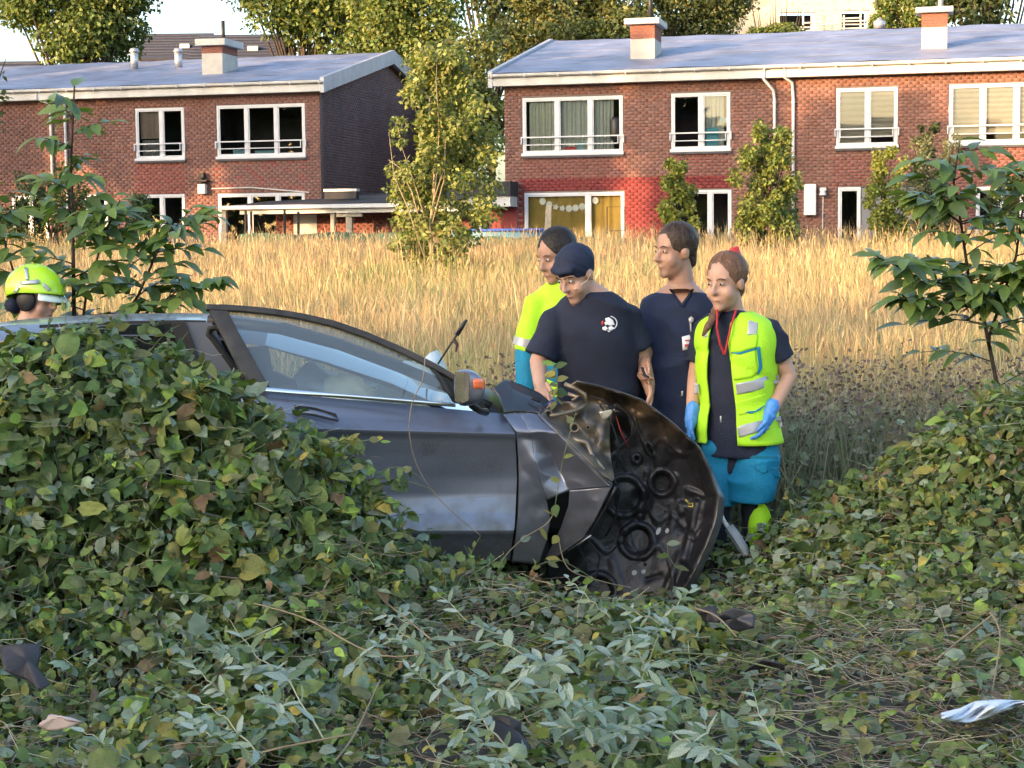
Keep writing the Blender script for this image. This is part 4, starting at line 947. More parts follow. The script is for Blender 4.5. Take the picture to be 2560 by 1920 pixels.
# --- hood hanging upright, underside towards the road
HL_ = [(1425, 962), (1466, 1004), (1530, 1014), (1580, 1046), (1576, 1092), (1530, 1130), (1505, 1190), (1480, 1260), (1450, 1330), (1424, 1400), (1410, 1470), (1418, 1535)]
HR_ = [(1440, 953), (1500, 965), (1562, 984), (1606, 1000), (1680, 1056), (1748, 1118), (1776, 1180), (1797, 1240), (1790, 1300), (1770, 1355), (1735, 1430), (1697, 1500)]
def res2(a, n):
    a = np.array(a, float); s = np.concatenate([[0], np.cumsum(np.hypot(*np.diff(a, axis=0).T))]); s /= s[-1]; t = np.linspace(0, 1, n); return np.stack([np.interp(t, s, a[:, k]) for k in range(2)], -1)
nb, na = 190, 120
ea, eb = res2(HL_, nb), res2(HR_, nb)
t = np.linspace(0, 1, na)[None, :, None]; UV = ea[:, None]*(1-t)+eb[:, None]*t; U_, V_ = UV[..., 0], UV[..., 1]
def ringf(u, v, cu, cv, r, w, sq=1.0, rot=0.0):
    du, dv = u-cu, v-cv; c, s = math.cos(rot), math.sin(rot); x = du*c+dv*s; y = (-du*s+dv*c)*sq; d = np.hypot(x, y); return np.exp(-((d-r)/w)**2), d
def hood_relief(u, v):
    h = np.zeros_like(u)
    for (cu, cv, r1, r2) in ((1656, 1206, 24, 38), (1594, 1352, 34, 50), (1496, 1478, 34, 52), (1560, 1240, 40, 58)):
        g, d = ringf(u, v, cu, cv, (r1+r2)/2, (r2-r1)*.30); h += .022*g - .024*(1/(1+np.exp((d-r1)/1.2)))*(1 if cu != 1560 else .3)
    cr = fbm(u*.018, v*.014, 41, 3, 1.0); h += .020*(1-np.minimum(1, np.abs(cr)*5))*sstep(1500, 1200, v) + .010*(1-np.minimum(1, np.abs(fbm(u*.03, v*.022, 43, 2, 1.0))*6))
    g, d = ringf(u, v, 1625, 1122, 19, 5, 2.4, math.radians(62)); h += .016*g; h -= .014/(1+np.exp((d-14)/2))
    g, d = ringf(u, v, 1591, 1146, 9, 4); h += .018*g; h -= .02/(1+np.exp((d-5)/1.5))
    def ridge(p, q, w, a):
        (x0, y0), (x1, y1) = p, q; L2 = (x1-x0)**2+(y1-y0)**2; tt = np.clip(((u-x0)*(x1-x0)+(v-y0)*(y1-y0))/L2, 0, 1); d2 = np.hypot(u-x0-tt*(x1-x0), v-y0-tt*(y1-y0)); return a*np.exp(-(d2/w)**2)
    for (p, q, w, a) in (((1618, 1180), (1600, 1290), 7, .014), ((1600, 1290), (1562, 1330), 7, .014), ((1690, 1190), (1702, 1280), 8, .012), ((1702, 1280), (1640, 1370), 9, .012), ((1745, 1250), (1710, 1400), 7, .016), ((1760, 1240), (1722, 1225), 7, .018), ((1640, 1030), (1720, 1110), 9, .016), ((1700, 1320), (1736, 1338), 6, -.014), ((1620, 1450), (1650, 1440), 7, -.014), ((1530, 1400), (1560, 1480), 10, .008), ((1720, 1110), (1776, 1230), 12, .02), ((1700, 1390), (1655, 1500), 9, .016)): h += ridge(p, q, w, a)
    h += .002*np.sin(u*.11+v*.05)
    return h
Ab = np.linspace(0, 1, na)[None, :].repeat(nb, 0); Bb = np.linspace(0, 1, nb)[:, None].repeat(na, 1)
Yh = 8.90-.10*Ab+.10*np.sin(PI*Ab)*np.sin(PI*Bb)-.05*sstep(.12, 0, Bb)+.02*np.sin(Bb*9+Ab*3)
rim = .075*sstep(.90, 1.0, Ab); Yh = Yh - rim - hood_relief(U_, V_)
HV = [rel(P(U_[i, j], V_[i, j], Yh[i, j])) for i in range(nb) for j in range(na)]
HF = [(i*na+j, i*na+j+1, (i+1)*na+j+1, (i+1)*na+j) for i in range(nb-1) for j in range(na-1)]
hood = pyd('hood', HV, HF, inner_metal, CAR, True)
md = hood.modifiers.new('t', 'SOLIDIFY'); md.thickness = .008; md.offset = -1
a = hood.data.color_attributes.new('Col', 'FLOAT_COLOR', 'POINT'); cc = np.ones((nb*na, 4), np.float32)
sunglow_brown = (sstep(1130, 1000, V_)*sstep(.0, .4, 1-Ab*.5)*(.55+.45*np.sin(U_*.045+np.sin(V_*.03)*2)) + .8*sstep(.16, .05, Bb)).clip(0, 1)[..., None]  # golden sun reflection painted tan on the upper zone, plus the brown lip
cc[:, :3] = (np.array([.024, .023, .027])*(1-sunglow_brown)+np.array([.22, .15, .095])*sunglow_brown).reshape(-1, 3); a.data.foreach_set('color', cc.ravel())
# hood outer hem along the top and right edge
hem = [rel(P(u, v, y)) for (u, v), y in zip(eb[::6], [Yh[i, -1]-.004 for i in range(0, nb, 6)])]
MB().tube(hem, .0055, 6).build('hood_hem', M('hem_metal', (.10, .09, .085), .35, .4, 14, metal=.7), hood, True)
ob = [(u+14*s_, v+6*s_) for (u, v), s_ in zip(eb, np.interp(np.linspace(0, 1, nb), [0, .5, .62, .95, 1], [0, .2, 1, 1, .6]))]
V = []
for i in range(nb): V += [rel(P(eb[i][0], eb[i][1], Yh[i, -1])), rel(P(ob[i][0]+2, ob[i][1], Yh[i, -1]+.05)), rel(P(ob[i][0]-2, ob[i][1], Yh[i, -1]+.13))]
F = [(3*i+k, 3*i+k+1, 3*i+k+4, 3*i+k+3) for i in range(nb-1) for k in range(2)]
pyd('hood_skin', V, F, paint, hood, True)
# small details: drain slots with daylight painted as bright discs, latch, bolts
for (u, v, w_, h_, rot) in ((1646, 1328, 10, 20, -.5), (1668, 1327, 9, 13, -.4), (1586, 1432, 12, 14, -.9), (1609, 1429, 12, 10, .5)):
    y = 8.79; c = rel(P(u, v, y)); pts = [c+Vector((math.cos(q)*w_*.5*math.cos(rot)-math.sin(q)*h_*.5*math.sin(rot), 0, math.cos(q)*w_*.5*math.sin(rot)+math.sin(q)*h_*.5*math.cos(rot)))/1.0*1 if False else c+Vector(((math.cos(q)*w_*.5*math.cos(rot)-math.sin(q)*h_*.5*math.sin(rot))/500, 0, (math.cos(q)*w_*.5*math.sin(rot)+math.sin(q)*h_*.5*math.cos(rot))/500)) for q in np.linspace(0, 2*PI, 14, endpoint=False)]
    o = pyd('daylight_slot', pts, [tuple(range(14))], M('daylight_slot', (.55, .56, .6), .3, .1, 20, metal=.6), hood); md = o.modifiers.new('t', 'SOLIDIFY'); md.thickness = .006
for (u, v, r) in ((1744, 1252, .011), (1670, 1311, .010), (1664, 1280, .006), (1613, 1412, .008), (1655, 1385, .006)):
    c = rel(P(u, v, 8.775)); MB().tube([c, c+Vector((0, .02, 0))], r, 12).build('bolt_hole', M('hole_black'), hood)
MB().tube([rel(P(u, v, 8.75)) for u, v in ((1714, 1248), (1722, 1260), (1732, 1258), (1732, 1268), (1720, 1266))], .006, 6).build('latch', M('brass_latch', (.35, .27, .06), .35, .2, 30, metal=.8), hood, True)
MB().tube([rel(P(u, v, y)) for u, v, y in ((1540, 1010, 8.72), (1580, 1040, 8.78), (1592, 1075, 8.80), (1572, 1098, 8.80))], .006, 6).build('washer_hose', rubber, hood, True)
# --- wheels, engine bay and underside
def wheel(x, y):
    w = bpy.data.objects.new('wheel', None); link(w, CAR); w.location = (x, y, .315)
    n = 40; pr = [(.19, -.10), (.24, -.115), (.30, -.105), (.318, -.07), (.32, 0), (.318, .07), (.30, .105), (.24, .115), (.19, .10)]; vs = []; fs = []
    for k in range(n):
        q = 2*PI*k/n
        for (r, dy) in pr: vs.append((r*math.cos(q), dy, r*math.sin(q)))
    m = len(pr)
    for k in range(n):
        for j in range(m-1): fs.append((k*m+j, k*m+j+1, ((k+1) % n)*m+j+1, ((k+1) % n)*m+j))
    pyd('tyre', vs, fs, rubber, w, True)
    mb = MB(); mb.tube([(0, -.08, 0), (0, .05, 0)], .19, 32); 
    for k in range(5):
        q = 2*PI*k/5; mb.tube([(0, -.09, 0), (.18*math.cos(q), -.095, .18*math.sin(q))], [.04, .03], 6)
    mb.build('rim', M('alloy_dark', (.12, .12, .13), .4, .15, 8, metal=.7), w, True)
xw_ = P(1420, 1300, 8.8).x - CAR0.x
wheel(xw_, .02); wheel(xw_-2.75, -.55); wheel(xw_, .62); wheel(xw_-2.75, .62)
MB().box(xw_-.30, xw_+.10, -.22, .62, .22, .72).build('engine_bay', M('engine_black', (.008, .008, .009), .8, .3, 12), CAR, bevel=.03)  # near-black block put in to keep the wheel arch dark
MB().box(-2.9, xw_-.1, -.5, .6, .14, .22).build('underbody', rubber, CAR)
MB().box(-3.2, -.0, -.60, -.56, .16, .27).build('sill', trim_black, CAR, bevel=.01)
rt, _ = grid_px('rear_deck', [[(-520, 940, 8.75), (-350, 905, 8.72), (-220, 852, 8.70)], [(-520, 940, 9.8), (-350, 905, 9.8), (-220, 852, 9.8)]], paint, nu=8, sub=8)

# torn wiring, hoses and plastic round the broken front
for k, (pts, r, m_) in enumerate(((((1500, 1012, 8.72), (1530, 1060, 8.70), (1548, 1110, 8.72), (1540, 1170, 8.74)), .005, rubber), (((1475, 990, 8.70), (1510, 1000, 8.66), (1535, 1030, 8.68), (1560, 1040, 8.74)), .004, rubber), (((1530, 1190, 8.60), (1550, 1230, 8.66), (1540, 1290, 8.70), (1515, 1340, 8.74)), .006, rubber), (((1400, 1010, 8.66), (1380, 1000, 8.64), (1366, 1012, 8.62)), .004, M('blue_wire', (.03, .06, .25), .5, .1)), (((1540, 1040, 8.74), (1552, 1080, 8.72), (1572, 1120, 8.76)), .003, M('red_wire', (.3, .03, .02), .5, .1)), (((1470, 1350, 8.66), (1500, 1390, 8.70), (1490, 1440, 8.72), (1455, 1470, 8.72)), .006, rubber))):
    MB().tube([rel(P(*q)) for q in pts], r, 6).build('torn_cable', m_, CAR, True)
grid_px('broken_duct', [[(1528, 1020, 8.90), (1560, 1030, 8.92), (1590, 1060, 8.95)], [(1520, 1070, 8.92), (1556, 1076, 8.95), (1580, 1098, 8.97)], [(1512, 1130, 8.93), (1540, 1136, 8.95), (1562, 1150, 8.97)]], trim_black, nu=12, sub=5, solid=.01, depth=lambda u, v: .03*np.sin(u*.09)*np.sin(v*.06))
grid_px('splintered_liner', [[(1372, 1380, 8.86), (1400, 1370, 8.84), (1440, 1350, 8.80)], [(1366, 1420, 8.88), (1410, 1412, 8.86), (1460, 1390, 8.80)], [(1380, 1470, 8.88), (1420, 1450, 8.86), (1470, 1430, 8.80)], [(1372, 1500, 8.9), (1430, 1496, 8.86), (1452, 1470, 8.82)]], rubber, nu=14, sub=4, solid=.006, depth=lambda u, v: .03*np.sin(u*.08+v*.05))
# scratches along the door and wing
for (a, b, m_) in (((1130, 1248), (1270, 1236), 0),):
    def yd(u, v): 
        i_ = int(np.clip(np.searchsorted([q[0] for q in DV], v)-1, 0, len(DV)-2)); o_ = DV[i_][2]+(DV[i_+1][2]-DV[i_][2])*(v-DV[i_][0])/(DV[i_+1][0]-DV[i_][0]); t_ = (u-600)/690; return 8.32+.27*t_-o_-.018*math.sin(PI*t_)-.0015
    MB().tube([rel(P(a[0]+(b[0]-a[0])*t_, a[1]+(b[1]-a[1])*t_+2*math.sin(9*t_), yd(a[0]+(b[0]-a[0])*t_, a[1]+(b[1]-a[1])*t_))) for t_ in np.linspace(0, 1, 14)], [.0003+.0004*math.sin(PI*t_) for t_ in np.linspace(0, 1, 14)], 5).build('scratch', M('scratch_pale', (.30, .30, .32), .5, .1), door)
# --- debris
def shard(name, label, cat, px, Yz, m, seed, bend=.03, holes=None, z=.1, loft=.018):
    """curved irregular sheet; outline in pixels laid on the plants at height z"""
    r = random.Random(seed); pts = [Pz(u, v, z+dz) for u, v, dz in px]; c = sum(pts, Vector())/len(pts)
    pts = [q for i in range(len(pts)) for q in (pts[i], pts[i].lerp(pts[(i+1) % len(pts)], .36)+Vector((r.uniform(-.006, .006), r.uniform(-.006, .006), 0)), pts[i].lerp(pts[(i+1) % len(pts)], .7))]
    V = [Vector((0, 0, loft))]; n = len(pts); KS = (.3, .6, .85, 1.0)
    for k in KS:
        for p in pts: d = p-c; V.append(d*k+Vector((0, 0, loft*(1-k*k)+.012*math.sin(d.x*22+seed)*k+.008*math.sin(d.y*31+d.x*14+seed*2)*k+r.uniform(-.0015, .0015))))
    F = [(0, 1+i, 1+(i+1) % n) for i in range(n)] + [(1+q*n+i, 1+(q+1)*n+i, 1+(q+1)*n+(i+1) % n, 1+q*n+(i+1) % n) for q in range(len(KS)-1) for i in range(n)]
    o = pyd(name, V, F, m, None, True); o.location = c; md = o.modifiers.new('t', 'SOLIDIFY'); md.thickness = .005; return tag(o, label, cat)
plast = M('shard_plastic', (.026, .028, .036), .40, .25, 9, .1, 40); plast2 = M('shard_plastic_matt', (.032, .028, .032), .6, .3, 12, .2, 50)
shard('plastic_shard', 'curved dark blue plastic bumper piece right of the hood foot', 'debris', [(1795, 1540, .08), (1830, 1528, .1), (1890, 1545, .08), (1885, 1580, .03), (1850, 1588, .0), (1815, 1575, .02), (1805, 1555, .05)], 0, plast, 1, z=.14)
shard('plastic_shard', 'black plastic trim strip under a yellow stalk', 'debris', [(1740, 1530, .1), (1790, 1515, .12), (1800, 1560, .06), (1760, 1556, .05)], 0, plast2, 2, z=.12)
shard('plastic_shard', 'flat black plastic scrap lying among the twigs', 'debris', [(1860, 1680, 0), (1905, 1650, .05), (1960, 1652, .05), (1962, 1668, .02), (1920, 1674, .0)], 0, plast2, 3, z=.10)
shard('plastic_shard', 'dark square plastic scrap among the broken ash leaves', 'debris', [(1232, 1800, .06), (1262, 1790, .08), (1300, 1800, .07), (1315, 1850, .0), (1330, 1885, -.02), (1280, 1870, .0), (1236, 1850, .02)], 0, plast2, 4, z=.14)
shard('torn_trim', 'torn black plastic trim with a hole at the foot of the thicket', 'debris', [(0, 1620, .1), (50, 1600, .14), (100, 1608, .12), (92, 1660, .06), (125, 1725, .0), (100, 1735, 0), (60, 1690, .03), (10, 1680, .05)], 0, plast2, 5, z=.20)
shard('plastic_scrap', 'pale pinkish crumpled plastic scrap among dark leaves', 'debris', [(95, 1800, .02), (125, 1778, .05), (165, 1795, .04), (210, 1815, .01), (170, 1822, 0), (120, 1815, 0)], 0, M('pink_scrap', (.42, .33, .30), .6, .1, 12), 6, z=.20)
# white cloth
wc = []; c = Pz(2450, 1785, .13)
cl_m = M('white_cloth', (.66, .69, .74), .75, .06, 8, .2, 25)
n1, n2 = 26, 14; V = []
top_ = [(2352, 1782), (2400, 1770), (2440, 1752), (2500, 1748), (2560, 1752), (2600, 1756)]; bot_ = [(2355, 1806), (2400, 1806), (2450, 1800), (2490, 1788), (2540, 1766), (2600, 1762)]
ta, tb_ = res2(top_, n1), res2(bot_, n1)
for i in range(n1):
    for j in range(n2):
        s = j/(n2-1); q = ta[i]*(1-s)+tb_[i]*s; hgt = .05*math.sin(PI*s)*(.5+.5*math.sin(i*.5+1)) + .02*math.sin(i*1.1+j*.9)*math.sin(PI*s)
        V.append(Pz(q[0], q[1], .12+hgt)-c)
F = [(i*n2+j, i*n2+j+1, (i+1)*n2+j+1, (i+1)*n2+j) for i in range(n1-1) for j in range(n2-1)]
o = pyd('white_cloth', V, F, cl_m, None, True); o.location = c; md = o.modifiers.new('t', 'SOLIDIFY'); md.thickness = .004; tag(o, 'crumpled white cloth lying on bare twigs', 'cloth')
# light grey metal tool lying between hood and the woman's boots
tl = thing('rescue_tool', 'pale metal bar tool leaning in the vines beside the yellow boots', 'tool', P(1830, 1330, 9.0))
b0 = P(1830, 1330, 9.0)
MB().tube([P(1800, 1278, 9.05)-b0, P(1808, 1300, 9.03)-b0, P(1822, 1322, 9.0)-b0], [.010, .012, .012], 8).build('shaft', M('tool_white', (.66, .66, .66), .45, .08), tl, True)
mb = MB(); mb.tube([P(1822, 1318, 9.0)-b0, P(1838, 1340, 8.98)-b0, P(1858, 1372, 8.95)-b0, P(1866, 1388, 8.94)-b0], [.026, .028, .026, .016], 6); mb.build('head', M('tool_grey', (.30, .31, .32), .5, .12, 12), tl)
# ------------------------------------------------------------------ people
from mathutils.bvhtree import BVHTree
def cap_geo(mb, pts, rad, n=12):
    pts = [Vector(p) for p in pts]; P2 = []; R2 = []
    d0 = (pts[0]-pts[1]).normalized(); d1 = (pts[-1]-pts[-2]).normalized()
    for k in (.98, .8, .45): P2.append(pts[0]+d0*rad[0]*k); R2.append(rad[0]*math.sqrt(1-k*k)+1e-4)
    for i in range(len(pts)-1):
        for s in range(5):
            t = s/5; P2.append(pts[i].lerp(pts[i+1], t)); R2.append(rad[i]*(1-t)+rad[i+1]*t)
    P2.append(pts[-1]); R2.append(rad[-1])
    for k in (.45, .8, .98): P2.append(pts[-1]+d1*rad[-1]*k); R2.append(rad[-1]*math.sqrt(1-k*k)+1e-4)
    mb.tube(P2, R2, n)
def ell_geo(mb, c, ax, n=16, m=10):
    """ax: three half-axis vectors"""
    c = Vector(c); a, b, d = [Vector(v) for v in ax]; vs = []; fs = []
    vs.append(c+d)
    for i in range(1, m):
        th = PI*i/m
        for k in range(n): q = 2*PI*k/n; vs.append(c+a*(math.sin(th)*math.cos(q))+b*(math.sin(th)*math.sin(q))+d*math.cos(th))
    vs.append(c-d)
    for k in range(n): fs.append((0, 1+k, 1+(k+1) % n)); fs.append((len(vs)-1, 1+(m-2)*n+(k+1) % n, 1+(m-2)*n+k))
    for i in range(m-2):
        for k in range(n): a0 = 1+i*n+k; b0 = 1+i*n+(k+1) % n; fs.append((a0, a0+n, b0+n, b0))
    mb.add(vs, fs)
def loft_pts(secs, n=28, per=6, pw=2.3):
    """secs: (centre, half-width vector, half-depth vector); smooth superellipse loft -> rows of points"""
    rows = []
    C = np.array([[list(s[0]), list(s[1]), list(s[2])] for s in secs], float); K = len(C)
    for i in range(K-1):
        p0, p1, p2, p3 = C[max(i-1, 0)], C[i], C[i+1], C[min(i+2, K-1)]
        for s in range(per + (1 if i == K-2 else 0)):
            t = s/per; rows.append(.5*(2*p1+(p2-p0)*t+(2*p0-5*p1+4*p2-p3)*t*t+(3*p1-p0-3*p2+p3)*t**3))
    return rows
def sec_pt(row, q, pw=2.4, k=1.0):
    c, a, b = [Vector(v.tolist()) for v in row]; cs, sn = math.cos(q), math.sin(q)
    return c + a*(math.copysign(abs(cs)**(2/pw), cs)*k) + b*(math.copysign(abs(sn)**(2/pw), sn)*k)
def loft_geo(mb, secs, n=32, per=6):
    rows = loft_pts(secs, n, per); vs = [sec_pt(r, 2*PI*k/n) for r in rows for k in range(n)]; m = len(rows)
    fs = [(i*n+k, i*n+(k+1) % n, (i+1)*n+(k+1) % n, (i+1)*n+k) for i in range(m-1) for k in range(n)] + [tuple(range(n))[::-1], tuple((m-1)*n+k for k in range(n))]
    mb.add(vs, fs)
def blobmesh(name, mb, voxel, smooth, m, parent, wrinkle=None, extra=None):
    """union of the shapes in mb as one continuous skin"""
    o = mb.build(name, [], None); fix_normals(o)
    r = o.modifiers.new('r', 'REMESH'); r.mode = 'VOXEL'; r.voxel_size = voxel; r.use_smooth_shade = True
    s = o.modifiers.new('s', 'SMOOTH'); s.factor = .5; s.iterations = smooth
    dg = bpy.context.evaluated_depsgraph_get(); me = bpy.data.meshes.new_from_object(o.evaluated_get(dg)); old = o.data
    bpy.data.objects.remove(o); bpy.data.meshes.remove(old)
    if wrinkle:
        n = len(me.vertices); co = np.zeros(n*3); no = np.zeros(n*3); me.vertices.foreach_get('co', co); me.vertices.foreach_get('normal', no); co = co.reshape(-1, 3); no = no.reshape(-1, 3)
        co += no*wrinkle(co)[:, None]; me.vertices.foreach_set('co', co.ravel()); me.update()
    if extra is not None:
        bm = bmesh.new(); bm.from_mesh(me); vs = [bm.verts.new(v) for v in extra.v]
        for f in extra.f:
            try: bm.faces.new([vs[i] for i in f])
            except ValueError: pass
        bm.to_mesh(me); bm.free()
    me.name = name; me.materials.clear(); return put(name, me, parent, m, True)
def folds(seed, amp=.006, f=16, tilt=(.5, .2, 1.0)):
    def fn(co):
        x = co@np.array(tilt); y = co@np.array((1.0, .6, -.3)); w1 = fbm(x*.8, y*.8, seed+7, 2, f*.5); return amp*(.7*fbm(x*.7+.05*w1, y*1.3, seed, 3, f) + 1.5*(1-np.minimum(1, np.abs(fbm(x*1.2+.06*w1, y*.45, seed+1, 2, f*.8))*2.2))**2 - .4)
    return fn
def off(o, v):  # move whole mesh into the parent's local frame
    return o
def stick(px, target, name, m, parent, lift=.004, th=.003, sub=3):
    """flat piece laid on a garment: polygon (pixels) subdivided and dropped on the surface"""
    bm = bmesh.new(); vs = [bm.verts.new((u, v, 0)) for u, v in px]; bm.faces.new(vs); bmesh.ops.triangulate(bm, faces=bm.faces[:])
    for _ in range(sub): bmesh.ops.subdivide_edges(bm, edges=bm.edges[:], cuts=1, use_grid_fill=True)
    tm = target.data; bv = BVHTree.FromPolygons([v.co[:] for v in tm.vertices], [tuple(p.vertices) for p in tm.polygons]); last = None
    for v in bm.verts:
        d = ray(v.co.x, v.co.y).normalized(); h = bv.ray_cast(EYE-BASE, d)
        dist = h[3] if h[0] is not None else None
        if dist is None:
            q = bv.find_nearest((EYE-BASE)+d*9.3); dist = ((q[0])-(EYE-BASE)).dot(d)
        v.co = (EYE-BASE)+d*(dist-lift)
    me = bpy.data.meshes.new(name); bm.to_mesh(me); bm.free(); o = put(name, me, parent, m, True); md = o.modifiers.new('t', 'SOLIDIFY'); md.thickness = th; md.offset = 1
    return o
BASE = Vector((0, 0, 0))
skin = M('skin', (.50, .285, .20), .5, .07, 9, .05, 60, spec=.4); skin2 = M('skin_tan', (.40, .22, .15), .5, .08, 9, .05, 60)
navy = M('navy_cloth', (.013, .017, .036), .85, .18, 12, .25, 120); scrub = M('scrub_cloth', (.014, .022, .055), .85, .15, 10, .25, 110)
hivis = M('hivis_yellow', (.42, .78, .02), .7, .07, 8, .2, 90); teal = M('teal_cloth', (.004, .19, .33), .75, .12, 8, .25, 90); reflect = M('reflective_tape', (.40, .40, .42), .35, .10, 30, metal=.3)
glove_m = M('nitrile_glove', (.08, .27, .66), .45, .10, 14, .35, 70); hair_br = M('hair_brown', (.045, .026, .016), .6, .35, 40, .5, 90); hair_dk = M('hair_dark', (.02, .014, .011), .6, .35, 40, .5, 90)
white_eye = M('eye_white', (.42, .39, .37), .3, .03); dark_eye = M('eye_dark', (.03, .018, .012), .2, .05)

HK = 1.17
def capk(mb, pts, rad, n=12): cap_geo(mb, pts, [q*HK for q in rad], n)
def sleeve(mb, neck, sh, el, frac, r0, r1):
    mb.tube([neck.lerp(sh, .35), neck.lerp(sh, .75), sh, sh.lerp(el, frac*.35), sh.lerp(el, frac*.7), sh.lerp(el, frac)], [.045, .066, r0*.98, r0, (r0+r1)/2, r1], 18)
def head_geo(mb, c, f, up, neck=None, nr=.056):
    f = Vector(f).normalized(); r = f.cross(Vector(up)).normalized(); u = r.cross(f).normalized(); c = Vector(c); f, r, u = f*HK, r*HK, u*HK
    ell_geo(mb, c+u*.030-f*.008, (r*.076, f*.096, u*.092)); ell_geo(mb, c+f*.024-u*.045, (r*.063, f*.066, u*.080)); ell_geo(mb, c+f*.070-u*.098, (r*.028, f*.022, u*.022))
    capk(mb, [c+f*.084+u*.016, c+f*.098-u*.008, c+f*.108-u*.026], [.008, .010, .0135], 8); ell_geo(mb, c+f*.096-u*.030, (r*.020, f*.010, u*.009))
    capk(mb, [c+r*.045+f*.068+u*.030, c+f*.080+u*.032, c-r*.045+f*.068+u*.030], [.008, .009, .008], 8)
    capk(mb, [c+r*.020+f*.082-u*.062, c+f*.090-u*.060, c-r*.020+f*.082-u*.062], [.006, .008, .006], 8); capk(mb, [c+r*.017+f*.081-u*.073, c+f*.087-u*.073, c-r*.017+f*.081-u*.073], [.006, .008, .006], 8)
    for s in (-1, 1):
        ell_geo(mb, c+r*s*.078-f*.006-u*.006, (r*.011, f*.021, u*.033)); ell_geo(mb, c+r*s*.038+f*.052-u*.038, (r*.030, f*.030, u*.036))
    if neck is not None: cap_geo(mb, [c-u*.05-f*.02, Vector(neck)], [nr*1.0, nr*1.25], 14)
    return r/HK, f/HK, u/HK
def face_bits(t, c, f, up, brow=hair_br):
    f = Vector(f).normalized(); r = f.cross(Vector(up)).normalized(); u = r.cross(f).normalized(); c = Vector(c); f, r, u = f*HK, r*HK, u*HK
    for s in (-1, 1):
        e = MB(); ell_geo(e, c+r*s*.031+f*.0790+u*.008, (r*.0115, f*.0085, u*.0055), 12, 8); ey = e.build('eye', white_eye, t, True)
        e = MB(); ell_geo(e, c+r*s*.031+f*.0862+u*.008, (r*.0055, f*.0025, u*.0050), 10, 6); e.build('iris', dark_eye, ey, True)
        b = MB(); capk(b, [c+r*s*.016+f*.093+u*.027, c+r*s*.034+f*.089+u*.034, c+r*s*.050+f*.074+u*.028], [.002, .0026, .0014], 6); b.build('eyebrow', brow, t, True)
    b = MB(); capk(b, [c+r*.019+f*.0885-u*.067, c+f*.0965-u*.0665, c-r*.019+f*.0885-u*.067], [.0015, .002, .0015], 6); b.build('mouth', M('lip', (.26, .09, .08), .45, .08), t, True)
def hand_geo(mb, fb, wrist, dirv, palm_n, curl=.6, size=1.0, side=1, spread=.1):
    """palm into mb (remeshed), five bent fingers into fb"""
    d = Vector(dirv).normalized(); n = Vector(palm_n); n = (n-d*n.dot(d)).normalized(); s = d.cross(n)*side; w = Vector(wrist); k = size
    ell_geo(mb, w+d*.045*k, (s*.042*k, n*.018*k, d*.055*k)); cap_geo(mb, [w-d*.02, w+d*.03*k], [.027*k, .028*k], 10)
    for i, (o_, L) in enumerate(((-.030, .072), (-.010, .082), (.011, .076), (.030, .060))):
        b = w+d*.082*k+s*o_*k; p = [b-d*.02*k, b]; a = curl*(.6+.12*i); dd = d+s*o_*spread*10*.3; dd.normalize(); ax = dd
        for j, ll in enumerate((.45, .32, .23)):
            ax = (ax*math.cos(a)+n*math.sin(a)).normalized() if j == 0 else (ax*math.cos(a)+(n-ax*n.dot(ax)).normalized()*math.sin(a)).normalized(); p.append(p[-1]+ax*L*ll*k)
        cap_geo(fb, p, [.0098*k, .0098*k, .0092*k, .0085*k, .0075*k], 8)
    b = w+d*.020*k-s*.034*k; cap_geo(fb, [b-d*.01*k, b+d*.03*k-s*.014*k, b+d*.058*k-s*.012*k+n*.014*k, b+d*.078*k-s*.004*k+n*.024*k], [.013*k, .012*k, .0105*k, .0085*k], 8)
def mk(label, base, **kw):
    global BASE
    BASE = Vector(base); return thing('person', label, 'person', base, 0, kw.get('group'))
def pp(u, v, Y): return P(u, v, Y)-BASE
def V3(x, y, z): return Vector((x, y, z))
